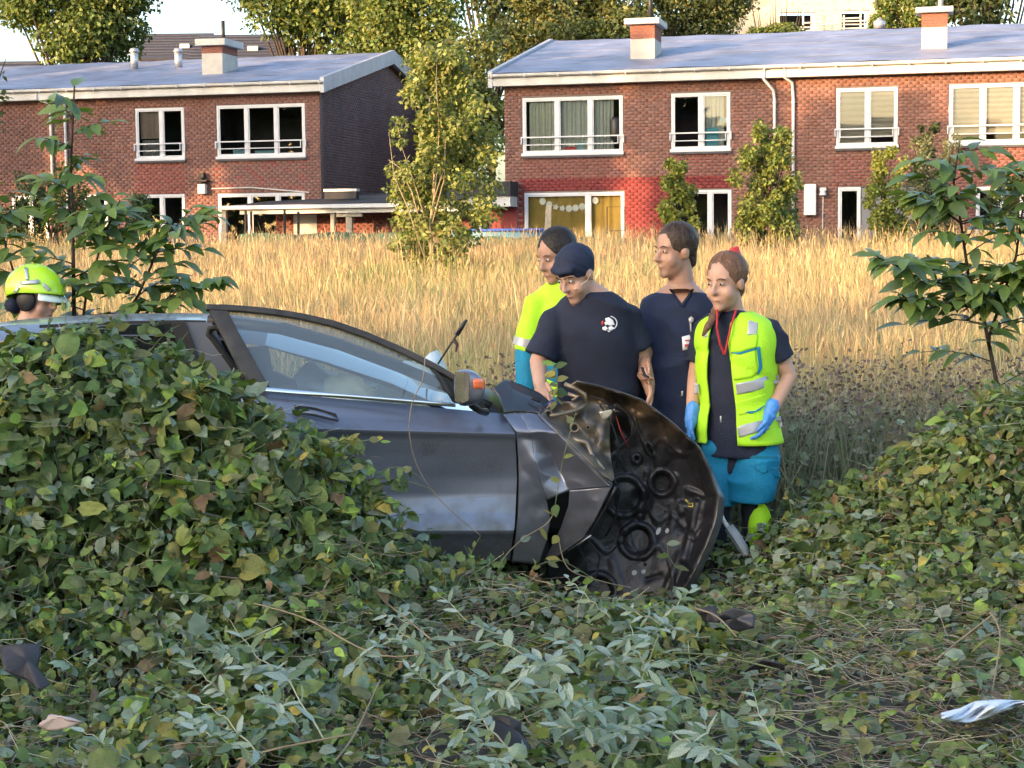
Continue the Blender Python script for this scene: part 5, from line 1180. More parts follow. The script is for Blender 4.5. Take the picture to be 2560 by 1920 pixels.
def hair_shell(t, c, f, up, m, grow=1.0, back=1.0, seed=1, name='hair', low=-.02):
    f = Vector(f).normalized(); r = f.cross(Vector(up)).normalized(); u = r.cross(f).normalized(); c = Vector(c); mb = MB(); f, r, u = f*HK, r*HK, u*HK
    ell_geo(mb, c+u*.040-f*.020*back, (r*.084*grow, f*.096*grow, u*.092*grow), 28, 18); capk(mb, [c-f*.055-u*.005, c-f*.065-u*.045], [.055*grow, .045*grow], 14)
    for s in (-1, 1): capk(mb, [c+r*s*.068+u*.04-f*.01, c+r*s*.074-f*.012+u*.012], [.022, .012], 8)
    def w(co):
        n_ = .004*fbm(co[:, 0]*1.0+co[:, 2], co[:, 1]*1.2-co[:, 2]*.5, seed, 3, 60); return n_
    o = blobmesh(name, mb, .007, 3, m, t, w)
    rg = np.random.default_rng(seed+500); st = MB(); K_ = 900; n = 6; fl = np.array(f); rl = np.array(r); ul = np.array(u); c0 = np.array(c)+ul*.040-fl*.020*back
    V = np.zeros((K_, n, 2, 3)); ph = rg.uniform(0, 2*PI, K_); th0 = rg.uniform(.05, 1.35, K_); dl = rg.uniform(.35, .85, K_); wv = rg.uniform(-.25, .25, K_); lift = rg.uniform(1.0, 1.055, K_)
    for i in range(n):
        tt = i/(n-1); th = np.minimum(th0+dl*tt, 1.75); p_ = ph+wv*tt; keep = 1.0
        d = np.sin(th)[:, None]*(np.cos(p_)[:, None]*rl*.084*grow+np.sin(p_)[:, None]*(-fl)*.096*grow)+np.cos(th)[:, None]*ul*.092*grow
        q = c0+d*lift[:, None]; sd = np.stack([-np.sin(p_), np.cos(p_)], -1); side = sd[:, :1]*rl+sd[:, 1:]*(-fl); ww = .0016*(1-.7*tt)
        V[:, i, 0] = q-side*ww; V[:, i, 1] = q+side*ww
    front = (np.sin(ph) < -.35) & (th0+dl > 1.0); V = V[~front]; K_ = len(V)
    F = np.array([[2*i, 2*i+1, 2*i+3, 2*i+2] for i in range(n-1)]).ravel(); loops = (F[None]+(np.arange(K_)*n*2)[:, None]).ravel()
    hs_ = fastmesh('hair_strands', V.reshape(-1, 3), loops, np.full(K_*(n-1), 4), np.repeat(np.array(m.node_tree.nodes['Mix'].inputs[6].default_value[:3])[None]*rg.uniform(.6, 2.4, (K_, 1)), n*2, 0), M('hair_strand', attr=True, rough=.4, var=.1, scale=10), o); tag(hs_, kind='stuff')
    return o
def legs(mb, hipL, kneeL, ankL, hipR, kneeR, ankR, k=1.0):
    for h, kn, an in ((hipL, kneeL, ankL), (hipR, kneeR, ankR)):
        cap_geo(mb, [h, kn, an], [.095*k, .068*k, .058*k], 14)
def boots(t, anks, dirv, m):
    for an in anks:
        b = MB(); d = Vector(dirv).normalized(); cap_geo(b, [an+V3(0, 0, .12), an+V3(0, 0, -.02)], [.062, .06], 12); cap_geo(b, [an+V3(0, 0, -.05)-d*.05, an+V3(0, 0, -.06)+d*.14], [.048, .042], 12); blobmesh('boot', b, .012, 3, m, t)

# ---------------- woman in the hi-vis vest
Yw = 9.24
W_ = mk('person in open yellow reflective vest, navy top, teal trousers and blue gloves', (P(1845, 1435, Yw).x, Yw, 0))
fw = V3(-.50, -.86, 0).normalized(); rw_ = V3(.86, -.50, 0).normalized()   # facing, and her left (image right)
C = lambda v, u=1845: pp(u, v, Yw)
def tors(k=1.0, extra=0.0, waist=1.0):
    return [(C(1138, 1846), rw_*(.196*k), fw*(.146*k)), (C(1105, 1848), rw_*(.190*k), fw*(.140*k)), (C(1010, 1846), rw_*(.178*k*waist), fw*(.135*k)), (C(930, 1842), rw_*(.185*k), fw*(.140*k)), (C(860, 1840), rw_*(.195*k), fw*(.140*k)), (C(812, 1838), rw_*(.175*k), fw*(.115*k)), (C(788, 1836), rw_*(.100*k), fw*(.085*k)), (C(772, 1834), rw_*(.060*k), fw*(.062*k))]
hc = pp(1814, 706, Yw-.06); hf = V3(-.62, -.72, -.16)
sL, eL, wL = pp(1922, 822, Yw-.04), pp(1972, 942, Yw-.04), pp(1922, 1040, Yw-.16)
sR, eR, wR = pp(1762, 822, Yw+.12), pp(1738, 950, Yw+.14), pp(1728, 1050, Yw+.02)
hipL, kL, aL = pp(1893, 1120, Yw-.03), pp(1885, 1262, Yw-.06), pp(1892, 1402, Yw)
hipR, kR, aR = pp(1806, 1120, Yw+.05), pp(1795, 1268, Yw), pp(1782, 1408, Yw+.04)
mb = MB(); fb = MB(); head_geo(mb, hc, hf, (0, 0, 1), pp(1832, 800, Yw)); loft_geo(mb, tors(.86)); legs(mb, hipL, kL, aL, hipR, kR, aR, .85)
cap_geo(mb, [sL, eL, wL], [.055, .046, .033]); cap_geo(mb, [sR, eR, wR], [.055, .044, .032])
blobmesh('body', mb, .008, 6, skin, W_); face_bits(W_, hc, hf, (0, 0, 1))
mb = MB(); loft_geo(mb, tors(1.0, waist=1.0)); nk = pp(1834, 796, Yw); sleeve(mb, nk, sL, eL, .66, .072, .082); sleeve(mb, nk, sR, eR, .66, .070, .078); top = blobmesh('navy_top', mb, .011, 4, navy, W_, folds(4, .010, 11))
# trousers: navy legs, teal baggy thighs, yellow gaiters
mb = MB(); loft_geo(mb, [(C(1180, 1848), rw_*.150, fw*.12), (C(1120, 1848), rw_*.170, fw*.130), (C(1090, 1848), rw_*.165, fw*.125)]); legs(mb, hipL, kL, aL, hipR, kR, aR, 1.05); tr = blobmesh('trousers', mb, .012, 4, M('trouser_navy', (.012, .015, .026), .85, .2, 12, .3, 70), W_, folds(6, .008, 12))
mb = MB(); loft_geo(mb, [(pp(1878, 1256, Yw-.08), rw_*.118, fw*.115), (pp(1884, 1215, Yw-.07), rw_*.128, fw*.125), (pp(1890, 1150, Yw-.05), rw_*.118, fw*.125), (pp(1890, 1095, Yw-.04), rw_*.10, fw*.11)]); cap_geo(mb, [pp(1930, 1150, Yw-.1), pp(1934, 1200, Yw-.1)], [.035, .038]); tl_ = blobmesh('teal_thigh', mb, .011, 4, teal, W_, folds(8, .014, 9))
mb = MB(); loft_geo(mb, [(pp(1798, 1262, Yw+.01), rw_*.105, fw*.11), (pp(1803, 1180, Yw+.02), rw_*.108, fw*.115), (pp(1808, 1100, Yw+.03), rw_*.09, fw*.10)]); blobmesh('teal_thigh', mb, .011, 4, teal, W_, folds(9, .014, 9))
mb = MB(); cap_geo(mb, [pp(1893, 1268, Yw-.08), pp(1896, 1310, Yw-.08), pp(1892, 1345, Yw-.07), pp(1900, 1385, Yw-.06)], [.052, .062, .056, .062]); blobmesh('yellow_gaiter', mb, .009, 3, hivis, W_, folds(10, .010, 24))
boots(W_, (aL, aR), fw, M('boot_black', (.012, .012, .012), .5, .2, 12))
BELT = M('teal_seam', (.004, .14, .20), .8, .1, 10)
stick([(1888, 1150), (1921, 1152), (1920, 1178), (1908, 1184), (1889, 1172)], tl_, 'cargo_flap', teal, W_, .008, .007); stick([(1928, 1168), (1946, 1170), (1948, 1195), (1938, 1192)], tl_, 'cargo_flap', teal, W_, .008, .007)
stick([(1838, 1138), (1944, 1140), (1944, 1146), (1838, 1144)], tl_, 'trouser_seam', BELT, W_, .004, .003)
# vest as an open shell with a gap at the front, standing off the body
rows = loft_pts(tors(1.09)[1:], 40, 8); VV = []; nq = 64
z_top, z_bot = rows[-1][0][2], rows[0][0][2]
def vest_row(row, i, nr):
    t = i/(nr-1); g0 = np.interp(t, [0, .35, .62, .8, 1], [.50, .46, .36, .34, .62]); g1 = np.interp(t, [0, .35, .62, .8, 1], [.22, .16, .06, .10, .62])
    # angle measured from her left (a) towards her front (b); front centre at pi/2
    fl_ = 1+.07*max(0, 1-t/.45)
    q0 = PI/2+g0; q1 = PI/2-g1+2*PI; return [sec_pt(row, q0+(q1-q0)*k/(nq-1), 2.4, fl_) for k in range(nq)]
nr = len(rows)-6
VV = [p for i, r_ in enumerate(rows[:nr]) for p in vest_row(r_, i, nr)]
FF = [(i*nq+k, i*nq+k+1, (i+1)*nq+k+1, (i+1)*nq+k) for i in range(nr-1) for k in range(nq-1)]
me = bpy.data.meshes.new('vest'); me.from_pydata(VV, [], FF); me.update()
co = np.array([list(v) for v in VV]); no = np.zeros(len(VV)*3); me.vertices.foreach_get('normal', no); no = no.reshape(-1, 3); co += no*folds(14, .010, 10)(co)[:, None]; me.vertices.foreach_set('co', co.ravel()); me.update()
vest = put('vest', me, W_, hivis, True); fix_normals(vest)
md = vest.modifiers.new('t', 'SOLIDIFY'); md.thickness = .008; md.offset = 1
for nm, m_, px in (('reflective_band', reflect, [(1824, 962), (1880, 952), (1942, 931), (1948, 957), (1885, 978), (1828, 990)]), ('reflective_band', reflect, [(1842, 1066), (1890, 1054), (1952, 1040), (1954, 1068), (1895, 1080), (1848, 1094)]), ('reflective_band', reflect, [(1872, 796), (1896, 798), (1892, 838), (1868, 838)]), ('reflective_band', reflect, [(1764, 806), (1774, 802), (1768, 842), (1757, 846)]),
                   ('pocket_flap', hivis, [(1812, 852), (1850, 834), (1896, 834), (1892, 868), (1850, 880), (1812, 880)]), ('pocket', hivis, [(1816, 890), (1850, 886), (1888, 872), (1896, 934), (1880, 944), (1822, 954)]), ('pocket', hivis, [(1840, 1004), (1890, 992), (1938, 976), (1934, 1010), (1890, 1030), (1846, 1038)]),
                   ('teal_piping', teal, [(1814, 881), (1850, 881), (1892, 869), (1890, 874), (1850, 886)]), ('teal_piping', teal, [(1892, 868), (1900, 866), (1906, 920), (1896, 938), (1894, 934), (1898, 915)]), ('teal_piping', teal, [(1862, 1030), (1890, 1026), (1914, 1012), (1900, 1026), (1876, 1034)]), ('reflective_band', reflect, [(1736, 958), (1748, 960), (1746, 985), (1735, 984)])):
    stick(px, vest, nm, m_, W_, .012 if nm != 'teal_piping' else .016, .004)
stick([(1800, 1040), (1803, 1040), (1803, 1056), (1800, 1056)], top, 'white_tag', white_paint, W_, .006, .002, 1)
# red lanyard, hair, red clip, gloves
ln = MB(); cap_geo(ln, [pp(1793, 776, Yw-.13), pp(1792, 820, Yw-.17), pp(1800, 860, Yw-.18), pp(1810, 885, Yw-.18)], [.006]*4, 6); cap_geo(ln, [pp(1840, 776, Yw-.11), pp(1826, 820, Yw-.165), pp(1812, 884, Yw-.18)], [.006]*3, 6); ln.build('red_lanyard', M('lanyard_red', (.45, .02, .025), .6, .1), W_, True)
hs = hair_shell(W_, hc, hf, (0, 0, 1), M('hair_auburn', (.15, .075, .04), .55, .35, 40, .5, 90), 1.04, 1.2, 21)
mb = MB(); cap_geo(mb, [pp(1812, 735, Yw+.08), pp(1796, 768, Yw-.02), pp(1782, 795, Yw-.13), pp(1770, 818, Yw-.17), pp(1755, 840, Yw-.16)], [.034, .030, .024, .018, .006], 10); blobmesh('hair_lock', mb, .007, 3, M('hair_auburn'), W_, folds(22, .004, 50))
mb = MB(); cap_geo(mb, [pp(1842, 640, Yw-.02), pp(1834, 630, Yw-.03), pp(1842, 622, Yw-.03)], [.024, .032, .016], 10); ell_geo(mb, pp(1846, 640, Yw-.02), (V3(.018, 0, 0), V3(0, .03, 0), V3(0, 0, .03))); blobmesh('red_hair_clip', mb, .006, 2, M('clip_red', (.50, .035, .03), .4, .1), W_)
for (w_, d_, n_, sd) in ((wL, pp(1893, 1128, Yw-.22)-wL, V3(-.9, .2, 0), 1), (wR, V3(-.15, -.1, -1), V3(.9, 0, 0), -1)):
    mb = MB(); fb = MB(); hand_geo(mb, fb, w_, d_, n_, .52, 1.0, sd); dd = Vector(d_).normalized(); cap_geo(mb, [w_-dd*.06, w_], [.040, .036], 12); blobmesh('glove', mb, .007, 2, glove_m, W_, folds(31, .003, 40), fb)

# ---------------- man in scrubs
Ys = 9.58
S_ = mk('person in dark blue V-neck scrubs with a white badge, looking over the shoulder', (P(1690, 1440, Ys).x, Ys, 0))
fs_ = V3(-.30, -.95, 0).normalized(); rs = V3(.95, -.30, 0).normalized(); C = lambda v, u=1690: pp(u, v, Ys)
def torsS(k=1.0): return [(C(1190, 1690), rs*.19*k, fs_*.135*k), (C(1080, 1690), rs*.20*k, fs_*.15*k), (C(960, 1690), rs*.195*k, fs_*.155*k), (C(860, 1692), rs*.205*k, fs_*.150*k), (C(790, 1695), rs*.205*k, fs_*.13*k), (C(745, 1698), rs*.185*k, fs_*.105*k), (C(716, 1702), rs*.105*k, fs_*.085*k), (C(700, 1704), rs*.065*k, fs_*.062*k)]
hc = pp(1688, 628, Ys-.03); hf = V3(-.86, -.48, -.10)
sR, eR, wR = pp(1636, 766, Ys+.0), pp(1612, 868, Ys-.02), pp(1612, 905, Ys-.20); sL, eL, wL = pp(1764, 772, Ys-.05), pp(1782, 900, Ys), pp(1770, 1000, Ys-.1)
hL, kL, aL = pp(1725, 1190, Ys), pp(1728, 1320, Ys), pp(1728, 1425, Ys+.03); hR, kR, aR = pp(1650, 1190, Ys), pp(1648, 1320, Ys), pp(1645, 1425, Ys+.03)
mb = MB(); fb = MB(); head_geo(mb, hc, hf, (.05, 0, 1), pp(1704, 728, Ys), .062); loft_geo(mb, torsS(.88)); legs(mb, hL, kL, aL, hR, kR, aR, .88); cap_geo(mb, [sR, eR, wR], [.056, .047, .034]); cap_geo(mb, [sL, eL, wL], [.056, .047, .034])
hand_geo(mb, fb, wR, V3(-.25, -.75, -.62), V3(.5, -.3, -.8), 1.05, 1.0, -1); hand_geo(mb, fb, wL, V3(0, -.2, -1), V3(-.9, 0, 0), .5, 1.0, 1)
bodyS = blobmesh('body', mb, .008, 6, skin2, S_, None, fb); face_bits(S_, hc, hf, (.05, 0, 1))
mb = MB(); loft_geo(mb, torsS(1.0)[:-2]+[(C(726, 1702), rs*.098, fs_*.072)]); nk = pp(1702, 735, Ys); sleeve(mb, nk, sR, eR, .92, .078, .088); sleeve(mb, nk, sL, eL, .8, .078, .086); sc_top = blobmesh('scrub_top', mb, .011, 4, scrub, S_, folds(41, .011, 10))
mb = MB(); legs(mb, hL, kL, aL, hR, kR, aR, 1.12); blobmesh('scrub_trousers', mb, .012, 4, scrub, S_, folds(42, .008, 12)); boots(S_, (aL, aR), fs_, M('boot_black'))
stick([(1672, 722), (1736, 722), (1720, 740), (1704, 762), (1688, 740)], sc_top, 'neck_opening', skin2, S_, .009, .002)
for px in ([(1673, 724), (1679, 724), (1706, 760), (1703, 767)], [(1729, 724), (1735, 724), (1706, 767), (1703, 760)]): stick(px, sc_top, 'collar_band', M('scrub_band', (.010, .016, .042), .8, .1), S_, .014, .004)
stick([(1705, 842), (1735, 834), (1737, 870), (1707, 876)], sc_top, 'badge', M('badge_white', (.75, .75, .75), .35, .03), S_, .012, .003, 1)
stick([(1712, 850), (1732, 848), (1732, 851), (1712, 853)], sc_top, 'badge_print', M('badge_red', (.55, .05, .10), .5, .05), S_, .0165, .001, 1); stick([(1712, 861), (1731, 859), (1731, 865), (1712, 867)], sc_top, 'badge_print', M('badge_red'), S_, .0165, .001, 1)
stick([(1724, 806), (1728, 805), (1730, 832), (1726, 834)], sc_top, 'badge_strap', white_paint, S_, .010, .002, 1); mb = MB(); 
stick([(1722, 796), (1728, 791), (1735, 796), (1734, 804), (1727, 808), (1722, 803)], sc_top, 'badge_reel', white_paint, S_, .012, .006, 1)
stick([(1703, 978), (1708, 977), (1707, 990), (1702, 991)], sc_top, 'white_tag', white_paint, S_, .006, .002, 1)
hair_shell(S_, hc, hf, (.05, 0, 1), hair_br, 1.03, 1.0, 23)
mb = MB(); mb.add([wR+V3(-.03, -.07, -.02)+V3(*q) for q in ((0,0,0),(.03,.0,-.005),(.045,-.03,-.055),(.015,-.03,-.05),(0,-.012,0),(.03,-.012,-.005),(.045,-.042,-.055),(.015,-.042,-.05))], [(0,1,2,3),(7,6,5,4),(0,4,5,1),(1,5,6,2),(2,6,7,3),(3,7,4,0)])
ph = mb.build('phone', M('black_plastic'), None, bevel=.003); ph.location = BASE; tag(ph, 'small black phone held in the hand of the person in scrubs', 'phone')

# ---------------- man in navy T-shirt and cap, bending over the wreck
Yc = 9.36
C_ = mk('person in navy T-shirt with white emblem and dark cap, leaning over the wreck', (P(1500, 1440, Yc).x, Yc+.1, 0))
fc = V3(-.22, -.97, 0).normalized(); rc = V3(.97, -.22, 0).normalized(); C = lambda v, u=1490, dy=0: pp(u, v, Yc+dy)
def torsC(k=1.0): return [(C(1160, 1500, .16), rc*.20*k, fc*.15*k), (C(1060, 1498, .14), rc*.215*k, fc*.165*k), (C(960, 1495, .10), rc*.215*k, fc*.17*k), (C(870, 1490, .05), rc*.222*k, fc*.165*k), (C(800, 1484, .02), rc*.222*k, fc*.145*k), (C(755, 1480, 0), rc*.190*k, fc*.115*k), (C(728, 1478, -.01), rc*.110*k, fc*.085*k), (C(712, 1474, -.02), rc*.066*k, fc*.064*k)]
hc = pp(1440, 684, Yc-.08); hf = V3(-.62, -.62, -.52); hu = V3(-.18, -.2, 1)
sR, eR, wR = pp(1388, 796, Yc+.02), pp(1346, 905, Yc-.02), pp(1350, 962, Yc-.16); sL, eL, wL = pp(1568, 788, Yc+.0), pp(1602, 885, Yc+.06), pp(1622, 962, Yc+.02)
hL, kL, aL = pp(1545, 1150, Yc+.18), pp(1548, 1300, Yc+.14), pp(1545, 1430, Yc+.18); hR, kR, aR = pp(1455, 1150, Yc+.18), pp(1450, 1300, Yc+.14), pp(1448, 1430, Yc+.18)
mb = MB(); fb = MB(); head_geo(mb, hc, hf, hu, pp(1470, 745, Yc), .060); loft_geo(mb, torsC(.88)); legs(mb, hL, kL, aL, hR, kR, aR, .9); cap_geo(mb, [sR, eR, wR], [.058, .049, .036]); cap_geo(mb, [sL, eL, wL], [.058, .049, .036])
hand_geo(mb, fb, wR, V3(.1, -.5, -.6), V3(.3, .6, -.5), .5, 1.05, -1); hand_geo(mb, fb, wL, V3(.1, -.2, -1), V3(-.9, 0, 0), .6, 1.05, 1)
bodyC = blobmesh('body', mb, .008, 6, skin, C_, None, fb); face_bits(C_, hc, hf, hu)
mb = MB(); loft_geo(mb, torsC(1.0)[:-1]); nk = pp(1476, 745, Yc); sleeve(mb, nk, sR, eR, .90, .080, .096); sleeve(mb, nk, sL, eL, .80, .080, .092); tee = blobmesh('navy_t_shirt', mb, .011, 4, navy, C_, folds(51, .011, 9))
mb = MB(); legs(mb, hL, kL, aL, hR, kR, aR, 1.1); blobmesh('trousers', mb, .012, 4, M('trouser_navy'), C_, folds(52, .008, 12)); boots(C_, (aL, aR), fc, M('boot_black'))
f_ = Vector(hf).normalized(); r_ = f_.cross(hu).normalized(); u_ = r_.cross(f_).normalized(); f_, r_, u_ = f_*HK, r_*HK, u_*HK
mb = MB(); ell_geo(mb, hc+u_*.048-f_*.016, (r_*.086, f_*.104, u_*.088), 28, 18); capk(mb, [hc-f_*.06+u_*.02, hc-f_*.075-u_*.010], [.055, .04], 12)
capk(mb, [hc+f_*.07+u_*.062+r_*.05, hc+f_*.088+u_*.060, hc+f_*.07+u_*.062-r_*.05], [.018, .018, .018], 8)
blobmesh('cap', mb, .008, 3, M('cap_navy', (.012, .018, .042), .8, .15, 20, .2, 100), C_, folds(53, .003, 30))
st = MB(); cap_geo(st, [hc+f_*.085-u_*.03+r_*-.045, hc+f_*.03-u_*.02-r_*.078, hc-u_*.0-r_*.088], [.003]*3, 5); cap_geo(st, [hc+f_*.085-u_*.03+r_*.045, hc+f_*.03-u_*.02+r_*.074, hc-u_*.0+r_*.086], [.003]*3, 5); st.build('mask_strap', M('pale_strap', (.55, .42, .34), .6, .05), C_, True)
# emblem on the chest: white figures, a red piece and a white arc
wt = M('emblem_white', (.72, .72, .75), .7, .04); rd = M('emblem_red', (.55, .05, .03), .7, .05)
for px in ([(1513, 796), (1522, 793), (1532, 800), (1537, 812), (1526, 815), (1515, 810)], [(1506, 818), (1514, 815), (1520, 821), (1514, 827), (1506, 824)], [(1521, 818), (1528, 815), (1535, 819), (1531, 826), (1522, 825)], [(1511, 806), (1516, 804), (1518, 812), (1513, 814)], [(1517, 826), (1528, 826), (1523, 831)]): stick(px, tee, 'emblem', wt, C_, .005, .001, 2)
arc = [(1522+22*math.cos(a), 808+19*math.sin(a)) for a in np.linspace(-1.35, .95, 12)]; arc2 = [(1522+19*math.cos(a), 808+16.5*math.sin(a)) for a in np.linspace(.95, -1.35, 12)]
for i in range(0, 11): stick([arc[i], arc[i+1], arc2[10-i], arc2[11-i]], tee, 'emblem', wt, C_, .005, .001, 0)
stick([(1504, 804), (1508, 801), (1509, 808), (1507, 814), (1503, 810)], tee, 'emblem', rd, C_, .005, .001, 1)
tt = MB(); 

# ---------------- colleague in the yellow jacket behind
Yy = 9.82
Y_ = mk('person in yellow and teal reflective jacket standing behind the person in the cap', (P(1420, 1440, Yy).x, Yy, 0))
fy = V3(-.35, -.93, 0).normalized(); ry = V3(.93, -.35, 0).normalized(); C = lambda v, u=1425: pp(u, v, Yy)
def torsY(k=1.0): return [(C(1160), ry*.19*k, fy*.14*k), (C(1000), ry*.205*k, fy*.16*k), (C(880), ry*.215*k, fy*.16*k), (C(800, 1425), ry*.22*k, fy*.15*k), (C(745, 1424), ry*.20*k, fy*.12*k), (C(712, 1422), ry*.125*k, fy*.09*k), (C(694, 1420), ry*.075*k, fy*.07*k)]
hc = pp(1392, 640, Yy-.04); hf = V3(-.75, -.55, -.32)
sR, eR, wR = pp(1345, 762, Yy), pp(1318, 880, Yy), pp(1318, 975, Yy-.08); sL, eL, wL = pp(1515, 762, Yy), pp(1560, 900, Yy), pp(1600, 990, Yy-.04)
hL, kL, aL = pp(1465, 1150, Yy), pp(1465, 1290, Yy), pp(1465, 1410, Yy); hR, kR, aR = pp(1385, 1150, Yy), pp(1385, 1290, Yy), pp(1385, 1410, Yy)
mb = MB(); fb = MB(); head_geo(mb, hc, hf, (0, 0, 1), pp(1412, 715, Yy), .06); loft_geo(mb, torsY(.86)); legs(mb, hL, kL, aL, hR, kR, aR, .88); cap_geo(mb, [sR, eR, wR], [.055, .046, .034]); cap_geo(mb, [sL, eL, wL], [.055, .046, .034]); hand_geo(mb, fb, wR, V3(0, -.2, -1), V3(.9, 0, 0), .5, 1.0, -1); hand_geo(mb, fb, wL, V3(.2, -.2, -1), V3(-.9, 0, 0), .5, 1.0, 1)
blobmesh('body', mb, .010, 3, skin2, Y_, None, fb); face_bits(Y_, hc, hf, (0, 0, 1)); hair_shell(Y_, hc, hf, (0, 0, 1), hair_dk, 1.03, 1.0, 24)
mb = MB(); loft_geo(mb, torsY(1.02)); nk = pp(1420, 728, Yy); sleeve(mb, nk, sR, eR, 1.0, .086, .080); sleeve(mb, nk, sL, eL, .95, .086, .080); jk = blobmesh('yellow_jacket', mb, .011, 4, hivis, Y_, folds(61, .011, 10))
mb = MB(); cap_geo(mb, [sR.lerp(eR, 1.0), wR.lerp(eR, .08)], [.076, .066]); blobmesh('teal_sleeve', mb, .011, 3, teal, Y_, folds(62, .006, 16)); mb = MB(); cap_geo(mb, [sL.lerp(eL, .95), eL, wL.lerp(eL, .08)], [.076, .074, .062]); blobmesh('teal_sleeve', mb, .011, 3, teal, Y_, folds(63, .006, 16))
mb = MB(); loft_geo(mb, [(C(1165), ry*.205, fy*.155), (C(1000), ry*.225, fy*.175), (C(900), ry*.232, fy*.172)]); blobmesh('teal_hem', mb, .012, 3, teal, Y_, folds(64, .006, 12))
d_ = (eR-sR).normalized(); mb = MB(); mb.tube([sR.lerp(eR, .80)-d_*.02, sR.lerp(eR, .80)+d_*.025], [.092, .090], 24, cap=False); mb.build('reflective_band', reflect, Y_, True)
mb = MB(); legs(mb, hL, kL, aL, hR, kR, aR, 1.08); blobmesh('trousers', mb, .013, 4, teal, Y_, folds(65, .008, 12)); boots(Y_, (aL, aR), fy, M('boot_black'))

# ---------------- firefighter behind the car roof
Yf_ = 9.95
F_ = mk('firefighter in bright yellow helmet with reflective marks, behind the car roof', (P(85, 1400, Yf_).x, Yf_, 0))
hc = pp(92, 745, Yf_); hf = V3(.93, -.30, -.20); hu = V3(.05, 0, 1)
C = lambda v, u=70: pp(u, v, Yf_); rf_ = V3(.35, -.93, 0).normalized(); ff_ = V3(.93, .35, 0).normalized()
def torsF(k=1.0): return [(C(1180), rf_*.19*k, ff_*.14*k), (C(1040), rf_*.215*k, ff_*.17*k), (C(930), rf_*.225*k, ff_*.16*k), (C(870), rf_*.21*k, ff_*.13*k), (C(830), rf_*.12*k, ff_*.10*k), (C(812), rf_*.075*k, ff_*.075*k)]
sR, eR, wR = pp(40, 890, Yf_-.18), pp(60, 1010, Yf_-.2), pp(130, 1060, Yf_-.2); sL, eL, wL = pp(100, 890, Yf_+.2), pp(130, 1010, Yf_+.2), pp(200, 1050, Yf_+.1)
hL, kL, aL = pp(75, 1170, Yf_+.09), pp(80, 1290, Yf_+.09), pp(75, 1395, Yf_+.09); hR, kR, aR = pp(70, 1170, Yf_-.09), pp(72, 1290, Yf_-.09), pp(66, 1395, Yf_-.09)
mb = MB(); fb = MB(); r_, f_, u_ = head_geo(mb, hc, hf, hu, pp(72, 820, Yf_), .06); loft_geo(mb, torsF(.86)); legs(mb, hL, kL, aL, hR, kR, aR, .88); cap_geo(mb, [sR, eR, wR], [.055, .046, .034]); cap_geo(mb, [sL, eL, wL], [.055, .046, .034]); hand_geo(mb, fb, wR, V3(1, 0, -.2), V3(0, 0, -1), .5, 1.0, -1); hand_geo(mb, fb, wL, V3(1, 0, -.2), V3(0, 0, -1), .5, 1.0, 1)
blobmesh('body', mb, .010, 3, skin, F_, None, fb); face_bits(F_, hc, hf, hu)
mb = MB(); loft_geo(mb, torsF(1.05)); cap_geo(mb, [sR, eR, wR], [.088, .076, .062]); cap_geo(mb, [sL, eL, wL], [.088, .076, .062]); blobmesh('dark_jacket', mb, .012, 4, M('turnout_navy', (.014, .015, .02), .85, .2, 12, .3, 60), F_, folds(71, .008, 12))
mb = MB(); legs(mb, hL, kL, aL, hR, kR, aR, 1.15); blobmesh('trousers', mb, .013, 4, M('turnout_navy'), F_, folds(72, .008, 12)); boots(F_, (aL, aR), ff_, M('boot_black'))
# helmet: shell cut off over the ears, peak in front, black ear cup and neck guard, reflective marks
nlat, nlon = 22, 40; V = []; F2 = []
for i in range(nlat+1):
    for k in range(nlon):
        a = 2*PI*k/nlon; fr_ = math.cos(a); sd = abs(math.sin(a))
        low = math.radians(100 + 22*max(0, -fr_)**1.2 - 14*max(0, fr_) - 6*sd); th = low*i/nlat
        d = f_*(math.sin(th)*math.cos(a)*.178)+r_*(math.sin(th)*math.sin(a)*.136)+u_*(math.cos(th)*.150)
        rid = 1+.025*math.exp(-(math.sin(a)*math.sin(th)/.16)**2)+.03*max(0, fr_)*sstep(.8, 1, i/nlat); V.append(hc+u_*.038-f_*.018+d*float(rid))
for i in range(nlat):
    for k in range(nlon): F2.append((i*nlon+k, i*nlon+(k+1) % nlon, (i+1)*nlon+(k+1) % nlon, (i+1)*nlon+k))
hel = pyd('helmet', V, F2, M('helmet_yellow', (.48, .80, .03), .25, .05, 4, coat=.6), F_, True); fix_normals(hel); md = hel.modifiers.new('t', 'SOLIDIFY'); md.thickness = .008
mb = MB(); ell_geo(mb, hc+r_*.088-u_*.012-f_*.010, (r_*.022, f_*.062, u_*.066)); ell_geo(mb, hc-r_*.088-u_*.012-f_*.010, (r_*.022, f_*.062, u_*.066)); mb.build('ear_cup', M('black_plastic'), hel, True)
mb = MB(); mb.tube([hc-f_*.10-u_*.06+r_*.09, hc-f_*.135-u_*.07, hc-f_*.10-u_*.06-r_*.09], [.04, .05, .04], 8); mb.build('neck_guard', navy, hel, True)
V = []
for k in range(13):
    a = -1.0+2.0*k/12; 
    for (rr, dz) in ((.158, .012), (.200, -.022)): V.append(hc+u_*(.030+dz)-f_*.015+f_*(math.cos(a)*rr)+r_*(math.sin(a)*rr*.80))
vs_o = pyd('visor', V, [(2*k, 2*k+1, 2*k+3, 2*k+2) for k in range(12)], M('visor_clear', (.70, .80, .72), .2, .05, coat=.5), hel, True); md = vs_o.modifiers.new('t', 'SOLIDIFY'); md.thickness = .005
tgt = hel
